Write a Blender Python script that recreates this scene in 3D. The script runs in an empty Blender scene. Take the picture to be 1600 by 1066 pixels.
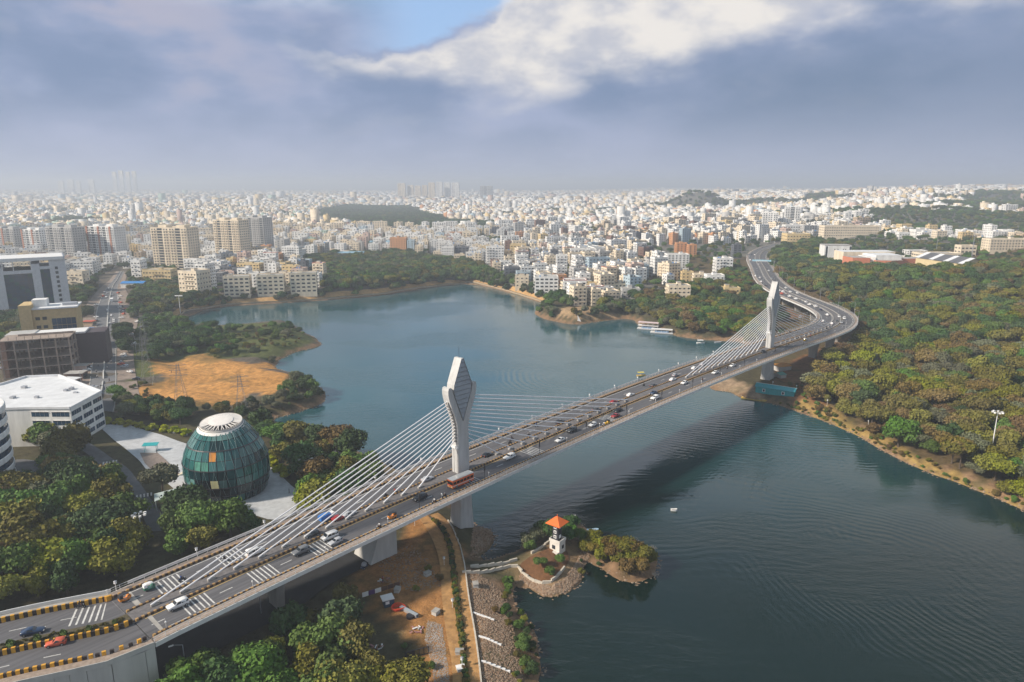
import bpy, math, random
import numpy as np
from mathutils import Vector, Matrix

random.seed(7)
RNG = np.random.default_rng(7)
SC = bpy.context.scene
COL = SC.collection
R = math.radians

# ---------------------------------------------------------------- camera, sky, sun, exposure
CAM_H, PITCH, FPX = 110.0, R(12.8), 1067.0
cam_d = bpy.data.cameras.new('camera')
cam = bpy.data.objects.new('camera', cam_d)
COL.objects.link(cam)
cam.location = (0, 0, CAM_H)
cam.rotation_euler = (R(90) - PITCH, 0, 0)
cam_d.sensor_width = 36.0
cam_d.lens = 36.0 * FPX / 1600.0
cam_d.clip_start = 1.0
cam_d.clip_end = 60000.0
SC.camera = cam

SUN_EL, SUN_AZ = R(33), R(-110)          # azimuth measured from +Y towards +X: the sun stands left of the view
SUN_POWER, SUN_SIZE = 4.0, R(5)
SKY_STRENGTH, EXPOSURE = 0.10, 0.58
HAZE_DENSITY = 2.7e-4

world = bpy.data.worlds.new('World')
SC.world = world
world.use_nodes = True


def build_world():
 nt = world.node_tree
 nt.nodes.clear()
 N, L = nt.nodes.new, nt.links.new
 out = N('ShaderNodeOutputWorld')
 bg = N('ShaderNodeBackground')
 bg.inputs['Strength'].default_value = SKY_STRENGTH
 L(bg.outputs[0], out.inputs['Surface'])
 sky = N('ShaderNodeTexSky')
 sky.sky_type = 'NISHITA'
 sky.sun_disc = False
 sky.sun_elevation = SUN_EL
 sky.sun_rotation = SUN_AZ
 sky.air_density = 1.0
 sky.dust_density = 1.5
 tc = N('ShaderNodeTexCoord')
 sep = N('ShaderNodeSeparateXYZ')
 L(tc.outputs['Generated'], sep.inputs[0])

 def M(op, a, b=None, c=None, clamp=False):
  n = N('ShaderNodeMath')
  n.operation = op
  n.use_clamp = clamp
  for i, v in enumerate((a, b, c)):
   if v is None:
    continue
   if isinstance(v, (int, float)):
    n.inputs[i].default_value = v
   else:
    L(v, n.inputs[i])
  return n.outputs[0]

 def SM(v, a, b):      # smooth step
  n = N('ShaderNodeMapRange')
  n.interpolation_type = 'SMOOTHSTEP'
  for i, x in ((1, a), (2, b)):
   if isinstance(x, (int, float)):
    n.inputs[i].default_value = x
   else:
    L(x, n.inputs[i])
  L(v, n.inputs[0])
  return n.outputs[0]

 def MIX(f, a, b):
  n = N('ShaderNodeMix')
  n.data_type = 'RGBA'
  if isinstance(f, (int, float)):
   n.inputs[0].default_value = f
  else:
   L(f, n.inputs[0])
  for i, x in ((6, a), (7, b)):
   if isinstance(x, tuple):
    n.inputs[i].default_value = (*x, 1)
   else:
    L(x, n.inputs[i])
  return n.outputs[2]

 az = M('MULTIPLY', M('ARCTAN2', sep.outputs[0], sep.outputs[1]), 57.2958)
 el = M('MULTIPLY', M('ARCSINE', M('MAXIMUM', sep.outputs[2], -0.2)), 57.2958)

 def noise(sx, sz, detail, rough, off):
  comb = N('ShaderNodeCombineXYZ')
  L(M('MULTIPLY', sep.outputs[0], sx), comb.inputs[0])
  L(M('MULTIPLY', sep.outputs[1], sx), comb.inputs[1])
  L(M('MULTIPLY_ADD', sep.outputs[2], sz, off), comb.inputs[2])
  n = N('ShaderNodeTexNoise')
  n.inputs['Scale'].default_value = 1.0
  n.inputs['Detail'].default_value = detail
  n.inputs['Roughness'].default_value = rough
  L(comb.outputs[0], n.inputs['Vector'])
  return n.outputs[0]

 n_big = noise(3.2, 9.0, 3, 0.5, 3.7)
 n_mid = noise(6.5, 15.0, 4, 0.5, 1.3)
 n_fine = noise(13.0, 26.0, 6, 0.56, 8.1)

 def curve(v, pts, lo, hi):      # piecewise map of degrees to degrees
  mr = N('ShaderNodeMapRange')
  mr.inputs[1].default_value = lo
  mr.inputs[2].default_value = hi
  L(v, mr.inputs[0])
  fc = N('ShaderNodeFloatCurve')
  c = fc.mapping.curves[0]
  P = [((a - lo) / (hi - lo), b / 40.0) for a, b in pts]
  c.points[0].location = P[0]
  c.points[1].location = P[-1]
  for p in P[1:-1]:
   c.points.new(*p)
  fc.mapping.update()
  L(mr.outputs[0], fc.inputs['Value'])
  return M('MULTIPLY', fc.outputs[0], 40.0)

 wob = M('MULTIPLY', M('SUBTRACT', n_fine, 0.5), 4.6)
 wob2 = M('MULTIPLY', M('SUBTRACT', n_mid, 0.5), 6.5)
 elw = M('ADD', el, wob)
 # bank of sunlit cumulus: lower and upper edge as height over azimuth
 low = curve(az, [(-60, 26), (-22, 14), (-13, 8.2), (-4, 7.0), (8, 7.4), (14, 8.8), (20, 10.2), (30, 11.2), (44, 12.5), (70, 20)], -60, 70)
 up = curve(az, [(-60, 27), (-22, 12.8), (-13, 10.0), (-8, 10.4), (-3, 11.8), (0, 14.0), (3, 16.5), (8, 18), (14, 21), (30, 26), (70, 30)], -60, 70)
 body = SM(M('SUBTRACT', M('ADD', M('ADD', el, wob2), M('MULTIPLY', wob, 0.5)), low), -0.8, 2.8)
 topm = SM(M('SUBTRACT', up, elw), -0.1, 0.9)
 cumulus = M('MULTIPLY', body, topm)
 # clear gap above it, left of centre, and more broken gaps higher up
 gapc = M('SUBTRACT', 1.0, SM(M('ABSOLUTE', M('ADD', az, 4.5)), 2.0, 9.5))
 gap = M('MULTIPLY', M('MULTIPLY', gapc, SM(M('SUBTRACT', elw, up), -0.2, 0.9)), M('SUBTRACT', 1.0, SM(el, 20, 29)))
 high = M('MULTIPLY', SM(el, 14, 22), SM(n_big, 0.50, 0.62))
 gap = M('MAXIMUM', gap, M('MULTIPLY', high, 0.5))

 grey = MIX(SM(n_mid, 0.32, 0.68), (1.5, 2.05, 3.2), (2.4, 2.85, 4.15))
 grey = MIX(M('MULTIPLY', SM(n_fine, 0.5, 0.75), 0.3), grey, (2.9, 3.15, 4.0))
 # darker belly low on the right, paler and pinker patches low on the left
 belly = M('MULTIPLY', SM(az, 2, 24), M('SUBTRACT', 1.0, SM(el, 7, 13)))
 grey = MIX(M('MULTIPLY', belly, 0.62), grey, (1.05, 1.55, 2.35))
 pink = M('MULTIPLY', M('MULTIPLY', SM(n_mid, 0.5, 0.66), M('SUBTRACT', 1.0, SM(az, -30, -8))), SM(el, 3, 8))
 grey = MIX(M('MULTIPLY', pink, 0.55), grey, (3.5, 3.25, 3.75))
 lit = MIX(SM(n_fine, 0.3, 0.62), (3.7, 3.85, 4.4), (5.9, 5.65, 5.4))
 high_lit = M('MULTIPLY', M('MULTIPLY', SM(el, 12, 16), M('SUBTRACT', 1.0, SM(el, 22, 29))), SM(M('ADD', n_mid, M('MULTIPLY', M('MULTIPLY', SM(az, -8, 5), M('SUBTRACT', 1.0, SM(az, 17, 27))), 0.36)), 0.46, 0.66))
 dim = M('MULTIPLY', SM(el, 25, 38), 0.8)
 grey = MIX(dim, grey, (1.1, 1.5, 1.55))
 grey = MIX(M('MULTIPLY', M('MULTIPLY', SM(el, 12, 16), M('SUBTRACT', 1.0, SM(el, 25, 33))), 0.75), grey, (3.1, 4.6, 6.0))
 c = MIX(high_lit, grey, (8.0, 7.8, 7.9))
 c = MIX(cumulus, c, lit)
 blue = MIX(0.6, sky.outputs[0], (2.7, 4.2, 6.8))
 c = MIX(gap, c, blue)
 # pale lavender towards the horizon
 hz = M('SUBTRACT', 1.0, SM(el, 0.0, 7.5))
 c = MIX(M('MULTIPLY', hz, 0.7), c, (3.35, 3.65, 4.7))
 L(c, bg.inputs['Color'])


build_world()

sun_d = bpy.data.lights.new('sun', 'SUN')
sun_d.energy = SUN_POWER
sun_d.angle = SUN_SIZE
sun_d.color = (1.0, 0.89, 0.76)
sun = bpy.data.objects.new('sun', sun_d)
COL.objects.link(sun)
sdir = Vector((math.sin(SUN_AZ) * math.cos(SUN_EL), math.cos(SUN_AZ) * math.cos(SUN_EL), math.sin(SUN_EL)))
sun.rotation_euler = sdir.to_track_quat('Z', 'Y').to_euler()

SC.view_settings.view_transform = 'Standard'
SC.view_settings.look = 'None'
SC.view_settings.gamma = 1.0
SC.view_settings.exposure = EXPOSURE
SC.view_settings.use_curve_mapping = False
SC.render.engine = 'CYCLES'
SC.cycles.use_denoising = True
SC.cycles.max_bounces = 4
SC.cycles.diffuse_bounces = 2
SC.cycles.glossy_bounces = 3
SC.cycles.volume_bounces = 0
SC.cycles.caustics_reflective = False
SC.cycles.caustics_refractive = False

# ---------------------------------------------------------------- survey of the view: photo pixel -> place
CT, ST = math.cos(PITCH), math.sin(PITCH)


def ray(px, py):
 x, v = px - 800.0, py - 533.0
 return x, FPX * CT - v * ST, -FPX * ST - v * CT


def G(px, py, z=0.0):
 x, y, zz = ray(px, py)
 t = (z - CAM_H) / zz
 return x * t, y * t


def P(X, Y, z):
 dz = z - CAM_H
 d = Y * CT - dz * ST
 u = Y * ST + dz * CT
 if d < 1:
  return -9999.0, 9999.0, 1.0
 return 800 + FPX * X / d, 533 - FPX * u / d, d


# ---------------------------------------------------------------- helpers
MATS = {}


def nmat(name):
 m = bpy.data.materials.new(name)
 m.use_nodes = True
 b = m.node_tree.nodes['Principled BSDF']
 return m, m.node_tree, b


def mat(name, col, rough=0.8, metal=0.0, var=0.12, scale=0.6, bump=0.0, spec=0.5, streak=False, coat=0.0):
 """plain surface with procedural mottling (colour = mid albedo)"""
 if name in MATS:
  return MATS[name]
 m, nt, b = nmat(name)
 N, L = nt.nodes.new, nt.links.new
 b.inputs['Roughness'].default_value = rough
 b.inputs['Metallic'].default_value = metal
 b.inputs['Specular IOR Level'].default_value = spec
 if coat:
  b.inputs['Coat Weight'].default_value = coat
  b.inputs['Coat Roughness'].default_value = 0.05
 if var > 0:
  g = N('ShaderNodeNewGeometry')
  n = N('ShaderNodeTexNoise')
  n.inputs['Scale'].default_value = scale
  n.inputs['Detail'].default_value = 6
  n.inputs['Roughness'].default_value = 0.65
  if streak:
   mp = N('ShaderNodeMapping')
   mp.inputs['Scale'].default_value = (1, 1, 0.18)
   L(g.outputs['Position'], mp.inputs['Vector'])
   L(mp.outputs[0], n.inputs['Vector'])
  else:
   L(g.outputs['Position'], n.inputs['Vector'])
  mr = N('ShaderNodeMapRange')
  mr.inputs[1].default_value = 0.3
  mr.inputs[2].default_value = 0.7
  mr.inputs[3].default_value = 1 - var * 1.3
  mr.inputs[4].default_value = 1 + var
  L(n.outputs[0], mr.inputs[0])
  mx = N('ShaderNodeMix')
  mx.data_type = 'RGBA'
  mx.blend_type = 'MULTIPLY'
  mx.inputs[0].default_value = 1
  mx.inputs[6].default_value = (*col, 1)
  L(mr.outputs[0], mx.inputs[7])
  L(mx.outputs[2], b.inputs['Base Color'])
  if bump:
   bp = N('ShaderNodeBump')
   bp.inputs['Strength'].default_value = bump
   bp.inputs['Distance'].default_value = 0.2
   L(n.outputs[0], bp.inputs['Height'])
   L(bp.outputs[0], b.inputs['Normal'])
 else:
  b.inputs['Base Color'].default_value = (*col, 1)
 MATS[name] = m
 return m


class MB:
 """collects faces for one mesh"""

 def __init__(s):
  s.v, s.f, s.m, s.mats = [], [], [], []

 def mi(s, m):
  if m not in s.mats:
   s.mats.append(m)
  return s.mats.index(m)

 def quad(s, a, b, c, d, m):
  n = len(s.v)
  s.v += [a, b, c, d]
  s.f.append((n, n + 1, n + 2, n + 3))
  s.m.append(s.mi(m))

 def poly(s, pts, m):
  n = len(s.v)
  s.v += pts
  s.f.append(tuple(range(n, n + len(pts))))
  s.m.append(s.mi(m))

 def box(s, x, y, z, sx, sy, sz, m, rz=0.0, bottom=False, top=True):
  """centre x,y; z = underside; sizes are full"""
  c, sn = math.cos(rz), math.sin(rz)
  n = len(s.v)
  for zz in (z, z + sz):
   for ax, ay in ((-1, -1), (1, -1), (1, 1), (-1, 1)):
    a, b = ax * sx / 2, ay * sy / 2
    s.v.append((x + a * c - b * sn, y + a * sn + b * c, zz))
  k = s.mi(m)
  F = [(0, 1, 5, 4), (1, 2, 6, 5), (2, 3, 7, 6), (3, 0, 4, 7)]
  if top:
   F.append((4, 5, 6, 7))
  if bottom:
   F.append((3, 2, 1, 0))
  for f in F:
   s.f.append(tuple(n + i for i in f))
   s.m.append(k)

 def prism(s, pts, z0, z1, m, mt=None, bottom=False):
  n = len(s.v)
  q = len(pts)
  s.v += [(x, y, z0) for x, y in pts] + [(x, y, z1) for x, y in pts]
  k = s.mi(m)
  for i in range(q):
   j = (i + 1) % q
   s.f.append((n + i, n + j, n + q + j, n + q + i))
   s.m.append(k)
  s.f.append(tuple(range(n + q, n + 2 * q)))
  s.m.append(s.mi(mt or m))
  if bottom:
   s.f.append(tuple(range(n + q - 1, n - 1, -1)))
   s.m.append(k)

 def tube(s, p0, p1, r0, m, r1=None, n=6, caps=True):
  p0, p1 = Vector(p0), Vector(p1)
  r1 = r0 if r1 is None else r1
  d = (p1 - p0)
  if d.length < 1e-6:
   return
  d.normalize()
  a = d.orthogonal().normalized()
  b = d.cross(a)
  k0 = len(s.v)
  for p, r in ((p0, r0), (p1, r1)):
   for i in range(n):
    t = 2 * math.pi * i / n
    s.v.append(tuple(p + a * (r * math.cos(t)) + b * (r * math.sin(t))))
  k = s.mi(m)
  for i in range(n):
   j = (i + 1) % n
   s.f.append((k0 + i, k0 + j, k0 + n + j, k0 + n + i))
   s.m.append(k)
  if caps:
   s.f.append(tuple(k0 + n + i for i in range(n)))
   s.m.append(k)
   s.f.append(tuple(k0 + i for i in reversed(range(n))))
   s.m.append(k)

 def rings(s, rings, m, closed=True, cap0=False, cap1=False):
  n0 = len(s.v)
  q = len(rings[0])
  for r in rings:
   s.v += [tuple(p) for p in r]
  k = s.mi(m)
  for i in range(len(rings) - 1):
   for j in range(q if closed else q - 1):
    j2 = (j + 1) % q
    s.f.append((n0 + i * q + j, n0 + i * q + j2, n0 + (i + 1) * q + j2, n0 + (i + 1) * q + j))
    s.m.append(k)
  if cap0:
   s.f.append(tuple(n0 + j for j in reversed(range(q))))
   s.m.append(k)
  if cap1:
   s.f.append(tuple(n0 + (len(rings) - 1) * q + j for j in range(q)))
   s.m.append(k)

 def blob(s, x, y, z, rx, ry, rz, m, seed=0, jit=0.2, nu=8, nv=5):
  rr = random.Random(seed)
  rings = []
  for i in range(nv + 1):
   ph = -math.pi / 2 + math.pi * i / nv
   ring = []
   for j in range(nu):
    t = 2 * math.pi * j / nu
    k = 1 + rr.uniform(-jit, jit)
    ring.append((x + rx * k * math.cos(ph) * math.cos(t), y + ry * k * math.cos(ph) * math.sin(t), z + rz * k * math.sin(ph)))
   rings.append(ring)
  s.rings(rings, m)

 def mesh(s, name, smooth=False):
  me = bpy.data.meshes.new(name)
  me.from_pydata(s.v, [], s.f)
  for m in s.mats:
   me.materials.append(m)
  if len(s.mats) > 1:
   me.polygons.foreach_set('material_index', s.m)
  if smooth:
   me.polygons.foreach_set('use_smooth', [True] * len(s.f))
  me.update()
  return me

 def obj(s, name, parent=None, loc=(0, 0, 0), rz=0.0, smooth=False):
  o = bpy.data.objects.new(name, s.mesh(name, smooth))
  COL.objects.link(o)
  o.location = loc
  o.rotation_euler = (0, 0, rz)
  if parent:
   o.parent = parent
  return o


THINGS = []      # (object, label, px for ordering)


def tag(o, label, cat, group=None, kind=None, pos=None):
 o['label'] = label
 o['category'] = cat
 if group:
  o['group'] = group
 if kind:
  o['kind'] = kind
 THINGS.append(o)
 return o


def thing(name, label, cat, loc=(0, 0, 0), rz=0.0, group=None):
 o = bpy.data.objects.new(name, None)
 COL.objects.link(o)
 o.location = loc
 o.rotation_euler = (0, 0, rz)
 o.empty_display_size = 0.5
 return tag(o, label, cat, group)


def struct(o):
 o['kind'] = 'structure'
 return o


def stuff(o):
 o['kind'] = 'stuff'
 return o


def inst(name, me, parent=None, loc=(0, 0, 0), rz=0.0, scale=1.0):
 o = bpy.data.objects.new(name, me)
 COL.objects.link(o)
 o.location = loc
 o.rotation_euler = (0, 0, rz)
 if scale != 1.0:
  o.scale = (scale,) * 3 if not isinstance(scale, tuple) else scale
 if parent:
  o.parent = parent
 return o


def copy_tree(root, loc, rz, scale=None):
 r = root.copy()
 COL.objects.link(r)
 r.location = loc
 r.rotation_euler = (0, 0, rz)
 if scale:
  r.scale = (scale,) * 3
 for ch in root.children:
  c = ch.copy()
  COL.objects.link(c)
  c.parent = r
  for g in ch.children:
   d = g.copy()
   COL.objects.link(d)
   d.parent = c
 return r


def inpoly(x, y, poly):
 """vectorised point in polygon"""
 x, y = np.asarray(x, float), np.asarray(y, float)
 c = np.zeros(x.shape, bool)
 n = len(poly)
 for i in range(n):
  x0, y0 = poly[i]
  x1, y1 = poly[(i + 1) % n]
  if y0 == y1:
   continue
  t = ((y0 > y) != (y1 > y)) & (x < (x1 - x0) * (y - y0) / (y1 - y0) + x0)
  c ^= t
 return c


def polydist(x, y, poly, closed=True):
 x, y = np.asarray(x, float), np.asarray(y, float)
 best = np.full(x.shape, 1e18)
 n = len(poly)
 for i in range(n if closed else n - 1):
  x0, y0 = poly[i]
  x1, y1 = poly[(i + 1) % n]
  dx, dy = x1 - x0, y1 - y0
  q = dx * dx + dy * dy
  if q < 1e-12:
   continue
  t = np.clip(((x - x0) * dx + (y - y0) * dy) / q, 0, 1)
  best = np.minimum(best, (x - x0 - t * dx) ** 2 + (y - y0 - t * dy) ** 2)
 return np.sqrt(best)


def smooth_line(pts, step, closed=False):
 """Catmull-Rom through points of any dimension, resampled evenly"""
 P0 = [np.array(p, float) for p in pts]
 n = len(P0)
 out = []
 for i in range(n if closed else n - 1):
  a = P0[(i - 1) % n] if closed else P0[max(i - 1, 0)]
  b = P0[i]
  c = P0[(i + 1) % n]
  d = P0[(i + 2) % n] if closed else P0[min(i + 2, n - 1)]
  k = max(2, int(np.linalg.norm((c - b)[:2]) / step) + 1)
  for t in np.linspace(0, 1, k, endpoint=False):
   out.append(0.5 * ((2 * b) + (c - a) * t + (2 * a - 5 * b + 4 * c - d) * t * t + (3 * b - a - 3 * c + d) * t ** 3))
 if not closed:
  out.append(P0[-1])
 return [tuple(p) for p in out]


# ---------------------------------------------------------------- terrain
LAKE_PX = [(850, 1110), (846, 1030), (830, 980), (806, 950), (800, 925), (806, 912), (822, 918), (850, 934), (880, 930), (903, 914),
   (912, 898), (908, 884), (918, 878), (940, 890), (962, 905), (990, 910), (1016, 906), (1026, 890), (1022, 868), (1000, 856),
   (965, 848), (935, 842), (922, 830), (905, 818), (880, 812), (850, 822), (828, 836), (812, 858), (790, 868),
   (752, 876), (744, 872), (762, 862), (772, 846), (770, 832), (755, 824), (742, 822), (726, 800), (706, 784), (680, 768), (650, 748),
   (620, 735), (585, 718), (560, 707), (520, 690), (490, 680), (468, 672), (430, 660), (426, 655), (445, 650), (470, 643), (490, 636),
   (505, 630), (508, 618), (498, 604), (475, 590), (452, 582), (432, 576), (436, 564), (455, 553), (480, 546), (498, 542),
   (500, 536), (488, 526), (468, 516), (455, 506), (440, 503), (400, 509), (350, 512), (312, 512), (295, 506),
   (272, 498), (300, 493), (330, 482), (400, 476), (470, 472), (550, 466), (600, 461), (660, 451), (700, 446), (725, 444), (760, 448),
   (800, 459), (835, 470), (850, 475), (838, 484), (836, 491), (850, 498), (880, 505), (905, 507), (940, 502), (985, 499), (1005, 512),
   (1045, 521), (1060, 526), (1100, 531), (1135, 533), (1160, 536), (1172, 546), (1166, 558), (1140, 574), (1115, 590), (1106, 602),
   (1118, 610), (1140, 612), (1160, 622), (1190, 627), (1215, 633), (1245, 643), (1290, 659), (1330, 676), (1365, 696), (1400, 716),
   (1450, 738), (1500, 756), (1550, 776), (1600, 797), (1680, 835)]
LAKE = [G(a, b) for a, b in LAKE_PX] + [(230, 170), (300, 60), (300, -120), (120, -250), (-20, -200), (10, -60), (18, 60)]
LAKE = smooth_line(LAKE, 6, True)
_r = random.Random(3)
LAKE = [(a + _r.uniform(-.5, .5), b + _r.uniform(-.5, .5)) for a, b in LAKE]

CTRL = [(-300, 200, 5), (-150, 250, 4), (-200, 500, 5), (-450, 800, 8), (-100, 850, 7), (0, 1100, 9), (150, 700, 9), (150, 520, 5), (110, 420, 3), (150, 360, 4),
  (215, 300, 5), (180, 262, 3), (300, 360, 10), (420, 330, 14), (330, 480, 15), (270, 420, 7), (420, 600, 34), (345, 620, 30), (290, 640, 17),
  (215, 480, 5), (195, 560, 7), (200, 660, 14), (262, 560, 11), (275, 760, 18), (300, 850, 20), (350, 970, 22), (450, 1080, 25), (600, 1150, 38), (700, 800, 44),
  (600, 500, 32), (900, 1500, 54), (1600, 2600, 84), (2600, 2800, 92), (1100, 1900, 60), (600, 2400, 30), (200, 2000, 12), (-500, 2500, 12),
  (-2000, 3000, 20), (0, 5000, 16), (1500, 4500, 60), (3500, 4500, 95), (-3000, 6000, 24), (2500, 9000, 55), (0, 9500, 28), (-6000, 9000, 40), (9000, 9000, 80),
  (-300, 60, 9), (-92, 108, 9), (-135, 100, 9), (-60, 95, 6), (-30, 130, 4), (-10, 60, 4), (400, 150, 15), (600, 0, 20), (-400, -100, 10), (-10, 100, 4), (-100, 165, 5)]
CTRL = np.array(CTRL, float)


def h_base(x, y):
 x, y = np.asarray(x, float), np.asarray(y, float)
 num = np.zeros(x.shape)
 den = np.zeros(x.shape)
 for a, b, h in CTRL:
  w = 1.0 / ((x - a) ** 2 + (y - b) ** 2 + 400.0) ** 1.7
  num += w * h
  den += w
 h = num / den
 h += 60 * np.exp(-(((x - 650) / 85) ** 2 + ((y - 2450) / 110) ** 2) ** 1.1)
 h += 26 * np.exp(-(((x - 870) / 170) ** 2 + ((y - 2500) / 120) ** 2))
 h += 14 * np.exp(-(((x - 480) / 90) ** 2 + ((y - 2400) / 90) ** 2))
 amp = np.clip((np.hypot(x, y) - 150) / 900, 0, 1)
 h += amp * (2.2 * np.sin(x / 61 + 1.3) * np.cos(y / 73) + 1.2 * np.sin(x / 23 + y / 31))
 h += np.where((x > -240) & (x < -100) & (y > 320) & (y < 440), 1.5 * np.sin(x / 8.3 + 1.7 * np.sin(y / 9)) * np.sin(y / 11), 0)
 h += 0.25 * np.sin(x / 5.1) * np.cos(y / 6.3)
 return np.maximum(h, 1.5)


def h_full(x, y):
 x, y = np.asarray(x, float), np.asarray(y, float)
 d = np.full(x.shape, 1e4)
 near = (x > -420) & (x < 420) & (y > -300) & (y < 1000)
 if near.any():
  dd = polydist(x[near], y[near], LAKE)
  dd[inpoly(x[near], y[near], LAKE)] *= -1
  d[near] = dd
 hb = h_base(x, y)
 k = np.clip(d / 14.0, 0, 1)
 land = 1.3 * np.clip(d / 3.0, 0, 1) + (hb - 1.3) * (k * k * (3 - 2 * k))
 return np.where(d < 0, np.maximum(d * 0.5, -4.0), land)


def axis(lo, a, b, hi, step, grow):
 core = list(np.arange(a, b, step))
 up, s, v = [], step, core[-1]
 while v < hi:
  s *= grow
  v += s
  up.append(v)
 dn, s, v = [], step, core[0]
 while v > lo:
  s *= grow
  v -= s
  dn.append(v)
 return np.array(dn[::-1] + core + up)


GX = axis(-16000, -330, 330, 16000, 3.6, 1.06)
GY = axis(-500, 70, 860, 22000, 3.6, 1.055)
XX, YY = np.meshgrid(GX, GY)
HH = h_full(XX, YY)


def H(x, y):
 """ground height, the same bilinear surface as the mesh"""
 i = int(np.clip(np.searchsorted(GX, x) - 1, 0, len(GX) - 2))
 j = int(np.clip(np.searchsorted(GY, y) - 1, 0, len(GY) - 2))
 u = (x - GX[i]) / (GX[i + 1] - GX[i])
 v = (y - GY[j]) / (GY[j + 1] - GY[j])
 return float((HH[j, i] * (1 - u) + HH[j, i + 1] * u) * (1 - v) + (HH[j + 1, i] * (1 - u) + HH[j + 1, i + 1] * u) * v)


def HV(x, y):
 x, y = np.asarray(x, float), np.asarray(y, float)
 i = np.clip(np.searchsorted(GX, x) - 1, 0, len(GX) - 2)
 j = np.clip(np.searchsorted(GY, y) - 1, 0, len(GY) - 2)
 u = (x - GX[i]) / (GX[i + 1] - GX[i])
 v = (y - GY[j]) / (GY[j + 1] - GY[j])
 return (HH[j, i] * (1 - u) + HH[j, i + 1] * u) * (1 - v) + (HH[j + 1, i] * (1 - u) + HH[j + 1, i + 1] * u) * v


def T(px, py):
 """where the sight line of a photo pixel meets the ground"""
 x, y, z = ray(px, py)
 if z >= -2:
  z = -2
 t0 = 60.0 / y
 t = t0
 prev = t
 while t * y < 15000:
  hx = H(x * t, y * t)
  if CAM_H + z * t <= hx:
   a, b = prev, t
   for _ in range(18):
    m = (a + b) / 2
    if CAM_H + z * m <= H(x * m, y * m):
     b = m
    else:
     a = m
   return x * b, y * b, H(x * b, y * b)
  prev = t
  t *= 1.012
 return x * t, y * t, H(x * t, y * t)


def TP(pts):
 return [T(a, b)[:2] for a, b in pts]


# land use polygons on the ground (traced where they lie)
Z_SAND = TP([(245, 562), (300, 557), (370, 560), (420, 572), (449, 588), (447, 600), (425, 614), (370, 628), (300, 630), (250, 632), (215, 640), (205, 628), (238, 600), (240, 580)])
Z_PENINS = TP([(250, 500), (312, 512), (440, 505), (500, 535), (450, 555), (430, 570), (300, 560), (205, 600), (195, 540), (215, 500)])
Z_YARD = TP([(650, 812), (672, 808), (700, 830), (722, 870), (740, 960), (752, 1090), (660, 1090), (640, 1010), (610, 975), (575, 940), (530, 915), (560, 890), (610, 860)])
Z_REVET = TP([(728, 888), (760, 905), (790, 930), (800, 975), (812, 1020), (820, 1090), (756, 1090), (740, 960)])
Z_PEN = TP([(735, 890), (800, 876), (830, 860), (870, 830), (900, 826), (912, 850), (905, 890), (890, 915), (850, 928), (820, 912), (795, 895)])
Z_ISLET = TP([(740, 824), (765, 828), (770, 845), (760, 858), (735, 868)])
Z_BEACH = TP([(1108, 600), (1150, 590), (1170, 600), (1190, 615), (1180, 625), (1130, 610)])
Z_RED = TP([(1215, 575), (1290, 545), (1330, 520), (1300, 560), (1260, 600), (1290, 640), (1330, 668), (1240, 628), (1200, 600)])
Z_REDB = TP([(1205, 470), (1260, 495), (1230, 500), (1200, 490)])
Z_TRACK = TP([(1245, 622), (1300, 640), (1370, 680), (1450, 722), (1600, 785), (1600, 797), (1450, 737), (1370, 698), (1290, 657), (1240, 640)])
Z_CLEAR = TP([(868, 487), (900, 478), (935, 482), (970, 490), (960, 498), (900, 498), (870, 495)])
Z_BANK = smooth_line(TP([(275, 499), (330, 481), (400, 475), (470, 471), (550, 465), (600, 460), (660, 450), (725, 443), (760, 447), (800, 458), (850, 474)]), 8)


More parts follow.
